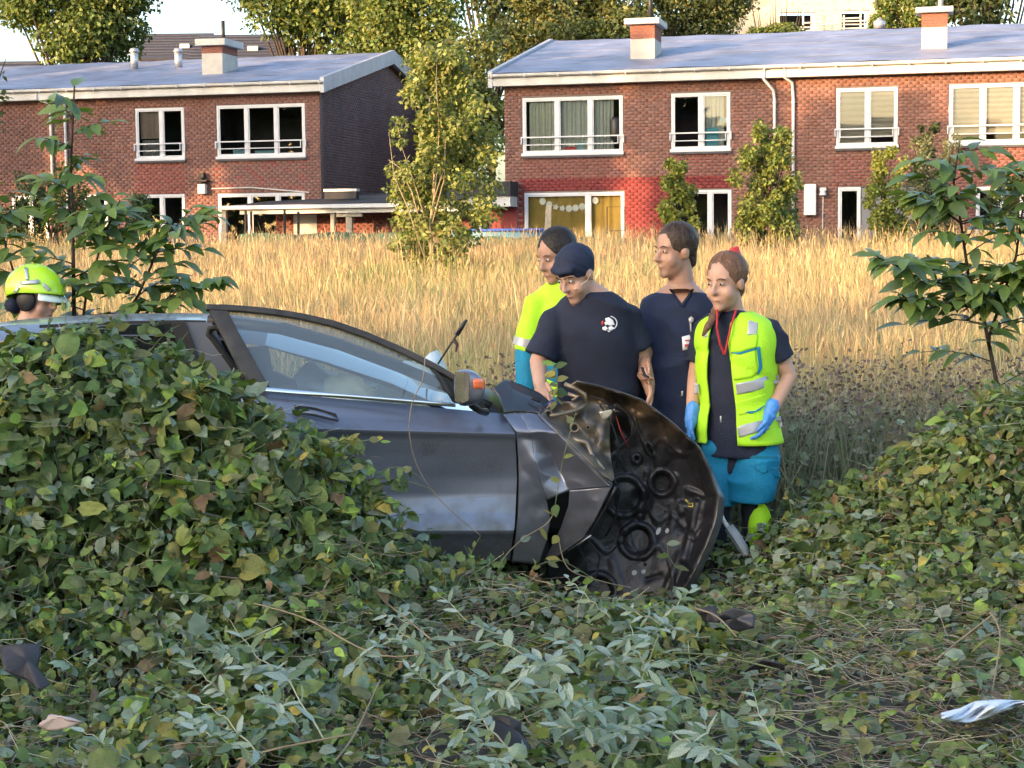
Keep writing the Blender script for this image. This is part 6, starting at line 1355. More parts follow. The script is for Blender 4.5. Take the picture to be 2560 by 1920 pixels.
for px in ([(60, 668), (68, 668), (71, 700), (64, 700)], [(48, 704), (96, 698), (100, 708), (50, 712)], [(106, 706), (116, 712), (128, 724), (120, 728), (108, 716)], [(42, 716), (48, 720), (40, 732), (32, 730)]): stick(px, hel, 'reflective_mark', reflect, hel, .012, .002, 2)
# ------------------------------------------------------------------ plants
leaf_m = M('leaf_vine', attr=True, rough=.6, var=.32, scale=22, spec=.35, trans=.22, bump=.25, bscale=55, detail=5, tcol=(1.1, 1.25, .6))
leaf_far = M('leaf_tree', attr=True, rough=.5, var=.15, scale=4, spec=.35, trans=.3, tcol=(1.2, 1.2, .5))
grass_m = M('dry_grass', attr=True, rough=.7, var=.12, scale=1.2, spec=.25, trans=.25)
bark = M('bark', (.05, .038, .028), .9, .3, 14, .4, 50)
bark_dark = M('bark_dark', (.035, .026, .022), .85, .3, 18, .3, 60)
bark_pale = M('bark_pale', (.30, .24, .16), .8, .2, 14, .2, 60)
stem_tan = M('stem_tan', (.26, .20, .12), .8, .25, 8)
stem_green = M('stem_green', (.14, .16, .07), .7, .2, 10)

LEAF_V = np.array([(0,0,0),(0,.30,.02),(0,.66,.01),(0,1,-.10),(-.25,.22,.055),(-.27,.55,.05),(.25,.22,.055),(.27,.55,.05)])
LEAF_F = [(0,1,4),(0,6,1),(1,2,5,4),(1,6,7,2),(2,3,5),(2,7,3)]
LOB_V = np.array([(0,.36,.05),(0,0,0),(-.22,.04,.0),(-.46,.28,-.04),(-.34,.43,.03),(-.36,.66,-.04),(-.23,.76,.02),(0,1.0,-.12),(.23,.76,.02),(.36,.66,-.04),(.34,.43,.03),(.46,.28,-.04),(.22,.04,.0)])
LOB_F = [(0, i, i+1) if i < 12 else (0, 12, 1) for i in range(1, 13)]
DIA_V = np.array([(0,0,0),(-.3,.5,.06),(.3,.5,.06),(0,1,0)]); DIA_F = [(0,2,3),(0,3,1)]
def pal(rng, n, cols, wts, jit=.2):
    idx = rng.choice(len(cols), n, p=np.array(wts)/sum(wts)); c = np.array(cols)[idx]
    k = rng.uniform(1-jit, 1+jit, (n, 1)); return np.clip(c*k*rng.uniform(.94, 1.06, (n, 3)), 0, 1)
GREENS = [(.100,.150,.040),(.062,.100,.034),(.150,.195,.055),(.200,.200,.048),(.155,.160,.065),(.31,.26,.06),(.18,.115,.06),(.20,.245,.17),(.24,.34,.06)]
WLEFT = [26,20,18,8,10,1.6,2.2,13,4]
WRIGHT = [22,14,20,15,12,5,3,8,2]
WGRND = [19,12,17,9,13,2,3,27,4]

def nrm_canopy(x, y):
    e = .05; gx = (canopy(x+e, y)-canopy(x-e, y))/(2*e); gy = (canopy(x, y+e)-canopy(x, y-e))/(2*e)
    n = np.stack([-gx, -gy, np.ones_like(gx)], -1); return n/np.linalg.norm(n, axis=1, keepdims=True), gx, gy

def scatter(rng, N, xr, yr, wfun):
    X = []; Y = []; tot = 0
    while tot < N:
        x = rng.uniform(*xr, N*2); y = rng.uniform(*yr, N*2)
        k = rng.random(N*2) < wfun(x, y); X.append(x[k]); Y.append(y[k]); tot += k.sum()
    return np.concatenate(X)[:N], np.concatenate(Y)[:N]
def infr(x, y, m=.02): return np.abs(x) < y*(.291+m)+1.2

# a lobed leaf (bramble / hop like) for variety and a rounder one
def curled(w=.27, fold=.05, curl=-.12, n=5):
    vs = []; fs = []
    for i in range(n+1):
        t = i/n; ww = w*math.sin(PI*min(1, t*.93+.04)**.8)*(1.0 if i < n else 0)
        z = curl*t*t
        vs += [(-ww, t, z+fold*(ww/w)), (0, t, z), (ww, t, z+fold*(ww/w))]
    for i in range(n):
        a = i*3; fs += [(a, a+1, a+4, a+3), (a+1, a+2, a+5, a+4)]
    return np.array(vs), fs
def single_leaf_meshes(name, cols, shapes, m):
    out = []
    for c in cols:
        for (v, f) in shapes:
            me = bpy.data.meshes.new(name); me.from_pydata([tuple(p) for p in v], [], f)
            a = me.color_attributes.new('Col', 'FLOAT_COLOR', 'POINT'); cc = np.ones((len(v), 4), np.float32); cc[:, :3] = c; a.data.foreach_set('color', cc.ravel())
            me.materials.append(m); me.polygons.foreach_set('use_smooth', np.ones(len(me.polygons), bool)); me.update(); out.append(me)
    return out
SHAPES = [curled(.30, .06, -.10), curled(.34, .03, -.22), curled(.26, .09, .08)]
VINE_SINGLES = single_leaf_meshes('leaf', [GREENS[i] for i in (0, 1, 2, 3, 4, 5, 7, 8)], SHAPES, leaf_m)
def add_singles(parent, R, T, SC, rng, meshes):
    for i in range(len(T)):
        o = bpy.data.objects.new('leaf', meshes[rng.integers(len(meshes))]); COL.objects.link(o); o.parent = parent
        m = Matrix(R[i].tolist()).to_4x4() @ Matrix.Diagonal((SC[i], SC[i], SC[i], 1)); m.translation = Vector(T[i].tolist()); o.matrix_basis = m

def vines(name, label, cat, N, xr, yr, wfun, wts, size, seed, layer=.16, kind=None, singles=0, thing_loc=None):
    rng = np.random.default_rng(seed)
    x, y = scatter(rng, N, xr, yr, wfun); n, gx, gy = nrm_canopy(x, y)
    clump = fbm(x, y, seed+50, 4, 5.0); dep = rng.exponential(layer*.42, N)
    z = tz0(y)+canopy(x, y)-np.minimum(dep, layer*1.6)+.03*clump
    off = n*(rng.normal(0, .03, (N, 1)))
    T = np.stack([x, y, z], -1)+off
    nn = n*.7 + np.array([0, -.25, .35]) + rng.normal(0, .75, (N, 3))
    tip = np.stack([-gx, -gy, -np.hypot(gx, gy)], -1)*-0.0 + np.stack([n[:, 0], n[:, 1], -.45*np.ones(N)], -1) + rng.normal(0, .65, (N, 3))
    R = basis(nn, tip); sc = size[0]+(size[1]-size[0])*rng.beta(1.6, 3.0, N); sc *= (1+.25*np.clip(clump, -1, 1))
    c = pal(rng, N, GREENS, wts, .25); c *= (1+.18*np.clip(fbm(x*1.0, y*1.0, seed+3, 2, 1.6), -1, 1))[:, None]
    par = None
    if singles:
        par = thing(name, label, cat, thing_loc)
        off0 = np.array(thing_loc); depth_rank = np.argsort(dep - .04*rng.random(N)); vis = depth_rank[:int(N*.25)]
        pick = rng.choice(vis, singles, replace=False); mask = np.ones(N, bool); mask[pick] = False
        add_singles(par, R[pick], T[pick]-off0, np.minimum(sc[pick]*1.25, size[1]*1.1), rng, VINE_SINGLES)
        R, T, sc, c = R[mask], T[mask]-off0, sc[mask], c[mask]
    if singles:   # leafy shoots poking out of the mass
        ns = 320; xs, ys = scatter(rng, ns, xr, yr, wfun); n2, _, _ = nrm_canopy(xs, ys); st = MB(); AR = []; AT = []; AS = []; o0 = np.array(thing_loc)
        for q in range(ns):
            p = np.array([xs[q], ys[q], float(tz0(ys[q])+canopy(xs[q], ys[q]))-.03])-o0; d = n2[q]+rng.normal(0, .45, 3)+np.array([0, 0, .2]); d /= np.linalg.norm(d); L = rng.uniform(.10, .38); sag = rng.uniform(.2, .9)
            path = [p+d*L*s_+np.array([0, 0, -sag*L*s_*s_]) for s_ in np.linspace(0, 1, 6)]; st.tube(path, [.0022*(1-.6*s_) for s_ in np.linspace(0, 1, 6)], 4, cap=False)
            for k in range(rng.integers(5, 10)):
                f_ = rng.uniform(.25, 1); b_ = path[int(f_*5)]; AT.append(b_); tp = rng.normal(0, .8, 3)+np.array([0, 0, -.3]); nn_ = np.array([0, -.3, .7])+rng.normal(0, .5, 3); AR.append(basis(nn_[None], tp[None])[0]); AS.append(rng.uniform(.6, 1)*size[1]*.62*(1.1-.5*f_))
        tag(st.build('shoot_stems', stem_green, par), kind='stuff')
        R = np.concatenate([R, np.array(AR)]); T = np.concatenate([T, np.array(AT)]); sc = np.concatenate([sc, np.array(AS)]); c = np.concatenate([c, pal(rng, len(AT), GREENS, wts, .25)])
    n_ = len(T); sc3 = sc[:, None]*np.stack([rng.uniform(.65, 1.25, n_), np.ones(n_), rng.uniform(-.6, 2.6, n_)], -1); lob = rng.random(n_) < .22
    o2 = inst('foliage' if singles else name, LOB_V, LOB_F, R[lob], T[lob], sc3[lob]*1.15, c[lob], leaf_m, par, True)
    if singles: tag(o2, kind='stuff')
    else: tag(o2, label.replace('low creeping vines', 'lobed bramble leaves'), cat, None, 'stuff')
    R, T, c = R[~lob], T[~lob], c[~lob]; sc = sc3[~lob]
    o = inst('foliage' if singles else name, LEAF_V, LEAF_F, R, T, sc, c, leaf_m, par, True)
    if singles: tag(o, kind='stuff')
    else: tag(o, label, cat, None, 'stuff')
    return par or o

def slopeboost(x, y):
    e = .05; gx = (canopy(x+e, y)-canopy(x-e, y))/(2*e); gy = (canopy(x, y+e)-canopy(x, y-e))/(2*e); return np.sqrt(1+gx*gx+gy*gy)/3.5
lw = lambda x, y: np.where((canopy(x, y) > .30) & infr(x, y) & (y < 8.2), slopeboost(x, y), 0)
thL = vines('vine_thicket', 'tall thicket of tangled leafy vines hiding the rear of the wrecked car', 'thicket', 17500, (-3.9, .1), (5.6, 8.2), lw, WLEFT, (.036, .14), 21, .36, singles=300, thing_loc=(-1.5, 7.5, 0))
rw = lambda x, y: np.where((canopy(x, y) > .22) & infr(x, y, .04) & (x > 1.0), slopeboost(x, y), 0)
thR = vines('vine_bank', 'yellowing bank of leafy vines sloping up beside the woman in the vest', 'thicket', 21000, (1.0, 4.5), (7.0, 10.6), rw, WRIGHT, (.032, .11), 22, .28, singles=300, thing_loc=(2.2, 8.8, 0))
gw = lambda x, y: np.where((canopy(x, y) <= .34) & infr(x, y, .04), .3+.7*sstep(-.35, .25, fbm(x, y, 77, 3, 2.0))*np.where((x > 1.0) & (y < 7.6), .8, 1), 0)
vines('ground_vines', 'low creeping vines and weeds covering the ground in front of the wreck', 'ground cover', 64000, (-4.3, 4.5), (5.0, 10.6), gw, WGRND, (.028, .105), 23, .12)

# broad trifoliate leaves and stems on top: hanging tendrils as single things
def tendril(pts, r, m, label, leaves=0, seed=0, group=None):
    rng = np.random.default_rng(seed); t = thing('vine_tendril', label, 'vine', pts[0], 0, group); o0 = Vector(pts[0])
    P_ = [Vector(p)-o0 for p in pts]
    fine = []
    for i in range(len(P_)-1):
        for k in range(6):
            s = k/6; a = P_[max(i-1, 0)]; b = P_[i]; c = P_[i+1]; d = P_[min(i+2, len(P_)-1)]
            fine.append(.5*((2*b)+(c-a)*s+(2*a-5*b+4*c-d)*s*s+(3*b-a-3*c+d)*s**3))
    fine.append(P_[-1])
    MB().tube(fine, r, 5).build('stem', m, t, True)
    for q in range(leaves):
        p = fine[int((.15+.85*q/max(1, leaves-1))*(len(fine)-1))]
        nn = np.array([[rng.normal(0, .5), -.6+rng.normal(0, .3), .6]]); tp = np.array([[rng.normal(0, 1), rng.normal(0, .4), -.2+rng.normal(0, .4)]])
        add_singles(t, basis(nn, tp), np.array([list(p)]), [rng.uniform(.04, .075)], rng, VINE_SINGLES)
    return t

# dry twigs and stalks lying about
def twigs(name, label, N, wfun, xr, yr, seed, cols, wts, L=(.10, .45), lift=.03, rad=(.001, .0022)):
    rng = np.random.default_rng(seed); x, y = scatter(rng, N, xr, yr, wfun)
    z = tz0(y)+canopy(x, y)+rng.uniform(-.03, lift, N); seg = 5
    ln = rng.uniform(L[0], L[1], N); a = rng.uniform(0, 2*PI, N); pitch = rng.normal(0, .22, N); k = rng.normal(0, 1.5, N); rad_ = rng.uniform(rad[0], rad[1], N)
    t = np.linspace(-.5, .5, seg); V = np.zeros((N, seg, 3, 3))
    for i, s in enumerate(t):
        aa = a+k*s; cx = x+np.cos(aa)*ln*s; cy = y+np.sin(aa)*ln*s
        zz = z+np.sin(pitch)*ln*s + .04*np.sin(s*7+k*3)*ln
        zz = np.maximum(zz, tz0(cy)+canopy(cx, cy)-.03)
        for q in range(3):
            w = 2*PI*q/3; V[:, i, q] = np.stack([cx-np.sin(aa)*np.cos(w)*rad_, cy+np.cos(aa)*np.cos(w)*rad_, zz+np.sin(w)*rad_], -1)
    f = []
    for i in range(seg-1):
        for q in range(3): f += [i*3+q, i*3+(q+1) % 3, (i+1)*3+(q+1) % 3, (i+1)*3+q]
    loops = (np.array(f)[None]+(np.arange(N)*seg*3)[:, None]).ravel()
    c = pal(rng, N, cols, wts, .25)
    return tag(fastmesh(name, V.reshape(-1, 3), loops, np.full(N*(seg-1)*3, 4), np.repeat(c, seg*3, 0), M('twig', attr=True, rough=.75, var=.2, scale=10), None), label, 'twigs', None, 'stuff')
TW = [(.28,.22,.15),(.20,.14,.115),(.40,.37,.26),(.23,.25,.14)]
tw1 = lambda x, y: np.where(infr(x, y), np.clip(.10+1.0*np.exp(-(((x-2.05)/.95)**2+((y-7.0)/.55)**2))+.9*np.exp(-(((x+.28)/.45)**2+((y-7.0)/.4)**2))+.9*np.exp(-(((x-1.9)/.7)**2+((y-5.9)/.4)**2)), 0, 1)*(canopy(x, y) < .5), 0)
twigs('dry_twigs', 'dry tan and purplish twigs strewn over the flattened vines', 2600, tw1, (-4, 4.2), (5.2, 9.5), 31, TW, [3,3,1,1])
tw2 = lambda x, y: np.where(infr(x, y), .5, 0)*1.0
twigs('bare_vine_stems', 'thin pale bare vine stems arching out of the leaves', 1250, tw2, (-4, 4.2), (5.4, 9.6), 32, TW, [2,1,3,3], (.15, .5), .05, (.0008, .0017))

# ------------------------------------------------------------------ broken ash branches with silvery leaflets
silver = single_leaf_meshes('leaflet', [(.27,.335,.255),(.20,.26,.17),(.34,.40,.33),(.15,.20,.10)], [curled(.17, .05, -.10, 6), curled(.15, .07, .06, 6), curled(.19, .02, -.16, 6)], leaf_m)
def branch(pix, zs, pairs, ll, label, seed, up=(0, -.35, 1), spread=1.0, rad=.0035):
    rng = np.random.default_rng(seed); pts = [Pz(u, v, z) for (u, v), z in zip(pix, zs)]
    t = thing('broken_branch', label, 'branch', pts[0]); o0 = Vector(pts[0]); Q_ = [p-o0 for p in pts]; fine = []
    for i in range(len(Q_)-1):
        for k in range(8): fine.append(Q_[i].lerp(Q_[i+1], k/8)+Vector((0, 0, .006*math.sin(i*3+k))))
    fine.append(Q_[-1])
    MB().tube(fine, [rad*(1-.65*i/len(fine)) for i in range(len(fine))], 6).build('stem', M('stem_pale', (.30, .31, .20), .7, .15, 10), t, True)
    n = len(fine)
    for k in range(pairs):
        i = int((.12+.86*k/pairs)*(n-1)); d = (fine[min(i+1, n-1)]-fine[max(i-1, 0)]).normalized(); upv = Vector(up).normalized(); side = d.cross(upv).normalized()
        for s in (-1, 1):
            if rng.random() < .07: continue
            tip = d*rng.uniform(.5, .9)+side*s*spread*rng.uniform(.7, 1.1)+upv*rng.normal(.05, .25); nn = upv+Vector(rng.normal(0, .38, 3).tolist())
            add_singles(t, basis(np.array([list(nn)]), np.array([list(tip)])), np.array([list(fine[i])]), [ll*rng.uniform(.75, 1.15)*(1-.25*k/pairs)], rng, silver)
    nn = Vector(up)+Vector((.1, .1, 0)); d = (fine[-1]-fine[-3]).normalized()
    add_singles(t, basis(np.array([list(nn)]), np.array([list(d)])), np.array([list(fine[-1])]), [ll*.9], rng, silver)
    return t
branch([(810, 1850), (720, 1700), (640, 1640), (570, 1545)], [.14, .24, .28, .30], 7, .105, 'broken ash branch with silvery leaflets rising left of the flattened grass', 1)
branch([(1290, 1600), (1180, 1560), (1090, 1480)], [.20, .27, .32], 6, .085, 'small silvery leaved branch tip below the car door', 2)
branch([(1420, 1690), (1330, 1640), (1240, 1608), (1165, 1600)], [.16, .24, .27, .28], 6, .125, 'broad leaved broken branch lying in front of the hood', 3)
branch([(1640, 1860), (1480, 1780), (1400, 1740), (1335, 1712)], [.12, .20, .23, .24], 8, .105, 'long broken branch with grey green leaflets hanging to one side', 4)
branch([(1330, 1920), (1230, 1830), (1190, 1780), (1130, 1745)], [.10, .20, .24, .24], 7, .085, 'forked broken branch over the dark plastic shard', 5)
branch([(1780, 1915), (1770, 1850), (1762, 1800)], [.06, .16, .2], 5, .095, 'dull grey green fan of leaflets by the yellow leaf', 6, rad=.003)
branch([(640, 1880), (560, 1790), (500, 1755)], [.12, .2, .22], 5, .09, 'dark leaved broken branch beside the pale plastic scrap', 7)
branch([(1620, 1690), (1590, 1610), (1575, 1560)], [.16, .26, .30], 5, .065, 'upright wilted sprig with narrow leaves before the hood foot', 8)
branch([(1960, 1890), (1900, 1790), (1880, 1720)], [.10, .18, .22], 6, .07, 'thin sprig of narrow leaves among bare twigs', 9)
branch([(1040, 1610), (980, 1560), (900, 1500)], [.18, .24, .25], 6, .06, 'wilted fern-like sprig under the car sill', 10)
branch([(1560, 1900), (1490, 1860), (1420, 1800)], [.10, .16, .19], 6, .08, 'leafy twig crossing the dark plastic shard', 11)
branch([(330, 1910), (270, 1860), (210, 1830)], [.12, .2, .22], 5, .075, 'leafy twig at the foot of the thicket by the torn trim', 12)
branch([(2160, 1640), (2080, 1670), (2010, 1660)], [.14, .2, .2], 5, .06, 'short leafy sprig on the bare twigs', 13)
# more wilted sprays heaped at bottom centre
WHERE = ['left of the flattened straw', 'in the middle of the heap', 'beside the dark square scrap', 'below the hood foot', 'under the long stalk', 'on the heap of wilted twigs', 'next to the lime green leaves', 'by the bare twig patch']
LOOK = ['silvery broken spray', 'pale green broken spray', 'wilted grey green spray']
rb = random.Random(77)
for i in range(40):
    u = rb.uniform(480, 1780); v = rb.uniform(1540, 1915); a = rb.uniform(-.9, .9)+(PI if rb.random() < .75 else 0); L = rb.uniform(90, 210); z0 = rb.uniform(.10, .26)
    pts = [(u+math.cos(a)*L*t, v+math.sin(a)*L*.55*t-30*t) for t in (0, .4, .75, 1)]
    branch(pts, [z0, z0+.06, z0+.09, z0+.09], rb.randint(6, 9), rb.uniform(.06, .105), LOOK[i % 3]+' '+WHERE[i//3 % 8]+['', ', its leaflets narrow and curled'][i//24], 200+i, spread=rb.uniform(.7, 1.1), rad=.003)
# long straight stalks
for i, (pp, m_) in enumerate((([(600, 1500, .34), (760, 1545, .30), (960, 1640, .22), (1170, 1610, .24)], stem_tan), ([(790, 1395, .40), (930, 1480, .30), (1080, 1600, .24)], stem_tan), ([(1680, 1632, .22), (1800, 1640, .2), (1950, 1675, .16)], stem_green), ([(1648, 1585, .34), (1620, 1660, .24), (1590, 1740, .14)], stem_green), ([(1840, 1590, .3), (1790, 1540, .3), (1735, 1520, .3)], stem_tan), ([(2490, 1530, .28), (2400, 1600, .2), (2340, 1650, .14)], stem_tan), ([(2475, 1530, .3), (2500, 1590, .22), (2480, 1730, .08)], stem_tan), ([(950, 1700, .2), (890, 1830, .14), (840, 1900, .1)], stem_tan), ([(880, 1835, .18), (700, 1870, .14), (590, 1900, .1)], stem_tan))):
    tendril([Pz(*q) for q in pp], .0035, m_, ['pale dry stalk running from the thicket to the broad leaved branch', 'dry stalk slanting out under the sill of the car', 'long green stalk lying right of the hood foot', 'upright green stalk leaning before the hood', 'bent tan stalk beside the black plastic trim', 'bent tan stalk on the bank above the white cloth', 'kinked tan stalk standing over the white cloth', 'pale stalk beside the broken ash branch', 'pale stalk lying among leaves by the thicket foot'][i], 0)

# ------------------------------------------------------------------ saplings with big drooping leaves
SAP = [curled(.235, .05, -.34, 7), curled(.26, .06, -.26, 7), curled(.22, .08, -.44, 7)]
sap_m = M('leaf_sapling', attr=True, rough=.38, var=.16, scale=14, spec=.5, trans=.25, tcol=(1.3, 1.5, .5))
sap_l = single_leaf_meshes('leaf', [(.095,.155,.042),(.125,.19,.05),(.155,.215,.05),(.09,.135,.055)], SAP, sap_m)
def sapling(name, label, base, stems, seed, ll=.125, f0=.22):
    rng = np.random.default_rng(seed); t = thing(name, label, 'sapling', base); o0 = Vector(base); cnt = 0
    for (pix, Y, r, tw, tl, nleaf) in stems:
        pts = [P(u, v, Y+dy)-o0 for (u, v, dy) in pix]; fine = []
        for i in range(len(pts)-1):
            for k in range(6): fine.append(pts[i].lerp(pts[i+1], k/6))
        fine.append(pts[-1]); n = len(fine)
        MB().tube(fine, [r*(1-.7*i/n) for i in range(n)], 7).build('stem', bark_dark, t, True)
        def leafrow(path, nl, l0):
            nonlocal cnt
            m = len(path)
            for k in range(nl):
                i = int((.25+.75*k/max(1, nl-1))*(m-1)); d = (path[min(i+1, m-1)]-path[max(i-1, 0)]).normalized(); s = 1 if k % 2 else -1
                hor = d.cross(Vector((0, 0, 1))); hor = hor.normalized() if hor.length > .1 else Vector((1, 0, 0)); 
                out = hor*s*rng.uniform(.6, 1.1)+d*rng.uniform(.2, .8)+Vector((0, rng.normal(0, .35), rng.uniform(-.05, .45)))
                if k == nl-1: out = d+Vector((0, 0, .2))
                nn = Vector((rng.normal(0, .3), -.25+rng.normal(0, .3), 1.0)); 
                add_singles(t, basis(np.array([list(nn)]), np.array([list(out)])), np.array([list(path[i])]), [l0*rng.uniform(.7, 1.15)], rng, sap_l); cnt += 1
        for q in range(tw):
            f = f0+(.94-f0)*q/max(1, tw-1); i = int(f*(n-1)); b = fine[i]; ang = q*2.4+rng.uniform(-.4, .4)
            L = tl*(1.1-.55*f)*rng.uniform(.8, 1.2); d = Vector((math.cos(ang), math.sin(ang)*.6, rng.uniform(.25, .7))).normalized()
            path = [b+d*L*s+Vector((0, 0, -.25*L*s*s)) for s in np.linspace(0, 1, 6)]
            MB().tube(path, [.0045*(1-.6*s) for s in np.linspace(0, 1, 6)], 5).build('twig', bark_dark, t, True); leafrow(path, nleaf, ll)
        leafrow(fine[int(n*.6):], 7, ll)
    return t
sapling('young_tree', 'slender young tree with drooping leaves behind the firefighter', P(190, 800, 10.1)*1.0 + Vector((0, 0, -1.3)), [
    ([(190, 1000, 0), (185, 760, 0), (182, 560, 0), (178, 400, 0), (186, 215, .02)], 10.1, .015, 16, .36, 8),
    ([(190, 950, 0), (215, 740, -.05), (260, 590, -.1), (300, 500, -.1)], 10.1, .010, 13, .34, 8),
    ([(195, 950, 0), (345, 740, -.1), (402, 610, -.1), (480, 520, -.1)], 10.1, .010, 14, .32, 8),
    ([(185, 980, 0), (60, 760, .1), (15, 620, .1), (-15, 470, .1)], 10.1, .010, 10, .30, 7),
    ([(200, 980, 0), (340, 800, -.1), (440, 730, -.1), (545, 705, -.1)], 10.1, .008, 11, .24, 7)], 41, .150)
sapling('young_tree', 'bushy young tree with dark drooping leaves rising from the vine bank', P(2480, 900, 10.0) + Vector((0, 0, -1.0)), [
    ([(2500, 1000, 0), (2462, 810, 0), (2420, 683, 0), (2402, 555, 0), (2384, 451, 0), (2400, 350, 0)], 10.0, .013, 22, .42, 7),
    ([(2440, 760, 0), (2390, 720, -.1), (2290, 690, -.2), (2190, 640, -.2)], 10.0, .008, 10, .22, 7),
    ([(2440, 770, 0), (2380, 760, -.1), (2320, 770, -.15), (2250, 745, -.2)], 10.0, .008, 10, .22, 7),
    ([(2450, 800, 0), (2500, 730, -.1), (2560, 690, -.15), (2620, 660, -.2)], 10.0, .009, 14, .30, 7),
    ([(2405, 560, 0), (2350, 520, -.05), (2300, 490, -.1)], 10.0, .007, 7, .18, 6),
    ([(2470, 850, 0), (2540, 640, .1), (2560, 500, .15), (2565, 390, .2)], 10.0, .010, 16, .32, 7)], 42, .15, .06)

# ------------------------------------------------------------------ trees
def tree(name, label, base, trunk_h, clumps, n, leaf, cols, wts, seed, m=leaf_far, barkm=bark, r=.18, group=None, up=.3, tpl=(DIA_V, DIA_F), cat='tree', limbs=True):
    """clumps: (dx, dy, z, rx, ry, rz, weight) relative to the base; leaves fill an uneven shell of each clump"""
    rng = np.random.default_rng(seed); t = thing(name, label, cat, base, 0, group); C = np.array(clumps, float)
    w = C[:, 6]*(C[:, 3]*C[:, 4]*C[:, 5])**(2/3); w /= w.sum()
    id_ = rng.choice(len(C), n, p=w); d = rng.normal(0, 1, (n, 3)); d /= np.linalg.norm(d, axis=1, keepdims=True)
    lump = 1+.22*np.sin(d[:, 0]*5+id_*1.3)*np.sin(d[:, 2]*6+id_)+.12*np.sin(d[:, 1]*11+d[:, 2]*9+id_*2.1)
    rad = (rng.beta(4.5, 1.3, n))*lump
    T = C[id_, 0:3]+d*rad[:, None]*C[id_, 3:6]
    nn = d*.7+rng.normal(0, .6, (n, 3))+np.array([0, 0, up]); tip = rng.normal(0, .7, (n, 3))+np.array([0, 0, -.5])+d*.5
    cc = pal(rng, n, cols, wts, .25)
    sc = leaf*rng.uniform(.6, 1.35, n)
    tag(inst('crown', tpl[0], tpl[1], basis(nn, tip), T, sc, cc, m, t), kind='stuff')
    mb = MB(); top = max(trunk_h, 1.0)
    wob = [Vector((.06*math.sin(i*1.9+seed), .06*math.cos(i*2.3+seed), top*i/6)) for i in range(7)]
    mb.tube(wob, [r*(1-.6*i/6) for i in range(7)], 9)
    mb.build('trunk', barkm, t, True)
    if limbs:
        lb = MB()
        for k, c in enumerate(C):
            s = wob[min(6, max(2, int(6*min(1, (c[2]*.55)/top))))]; e = Vector(c[:3]); mid = s.lerp(e, .5)+Vector((0, 0, -.12*(e-s).length*.3))
            lb.tube([s, mid, e, e+(e-s)*.25], [r*.35, r*.25, r*.14, r*.05], 6)
        lb.build('limbs', barkm, t, True)
    return t
def blob(rng, cx, cz, w, h, k, dep=1.0, small=.45):
    """clumps spread in an ellipse (metres) for a natural crown outline"""
    out = []
    for i in range(k):
        a = rng.uniform(0, 2*PI); rr = math.sqrt(rng.random())*.8; x = cx+w*rr*math.cos(a); z = cz+h*rr*math.sin(a); s = small*rng.uniform(.7, 1.25)
        out.append((x, rng.uniform(-.5, .5)*w*dep, z, w*s, w*s, min(w, h)*s*1.1, 1))
    return out
GOLD = [(.12,.165,.04),(.085,.13,.035),(.17,.195,.045),(.055,.09,.025)]
DARK = [(.035,.055,.02),(.05,.075,.025),(.07,.09,.03)]
def btree(label, uc, vtop, vbot, wpx, Y, k, n, leaf, cols, wts, seed, small=.42, group='trees beyond the terraced houses', name='broadleaf_tree'):
    rng = random.Random(seed); px = FPX/Y; b = P(uc, 600, Y); base = Vector((b.x, Y, .95))
    zt = P(uc, vtop, Y).z-.95; zb = P(uc, vbot, Y).z-.95; w = wpx/px/2; h = (zt-zb)/2
    return tree(name, label, base, zb+h*.6, blob(rng, 0, zb+h, w, h, int(k*1.25), .8, small), int(n*1.6), leaf*.92, cols, wts, seed, r=.22, group=group)
btree('round leafy tree rising alone behind the left roof', 205, -190, 160, 400, 72, 30, 22000, .22, GOLD, [3,3,2,2], 1, .34)
btree('golden green tree directly right of the sky gap', 770, -260, 150, 340, 74, 22, 12000, .24, GOLD, [3,3,3,1], 2, .36)
btree('golden tree above the ridge end of the left house', 1000, -120, 260, 340, 70, 24, 13000, .22, GOLD, [3,2,4,1], 3, .34)
btree('dark tall tree set back among the golden trees', 1230, -420, 120, 380, 88, 18, 9000, .30, DARK, [3,3,2], 4, .40)
btree('olive tree above the left chimney of the red painted house', 1420, -60, 190, 420, 78, 26, 14000, .22, [(.13,.145,.04),(.10,.125,.035),(.17,.16,.04),(.06,.085,.025)], [3,3,2,1], 5, .34)
btree('feathery olive tree beside the cream building', 1720, -160, 130, 380, 82, 24, 13000, .20, [(.12,.14,.045),(.09,.12,.035),(.15,.15,.04),(.055,.08,.025)], [3,3,2,2], 6, .34)
btree('shrubby tree whose tip covers the first opening of the cream building', 1940, 55, 140, 160, 76, 12, 5000, .16, GOLD, [2,3,3,1], 7, .36)
btree('golden shrub tree between the flue and the right chimney', 2250, -30, 130, 170, 76, 14, 6000, .18, GOLD, [2,3,3,1], 8, .36)
btree('dark leafy tree behind the right chimney', 2470, -300, 130, 330, 80, 20, 11000, .26, DARK, [2,3,3], 9, .38)
btree('dark tree behind the golden trees above the left house ridge', 900, -420, 100, 300, 92, 14, 6000, .30, DARK, [2,3,3], 14, .4)
btree('olive tree filling the gap between the two houses', 1150, 40, 520, 300, 66, 26, 14000, .19, [(.13,.15,.035),(.10,.13,.03),(.16,.16,.04),(.06,.085,.025)], [3,3,2,2], 10, .34)
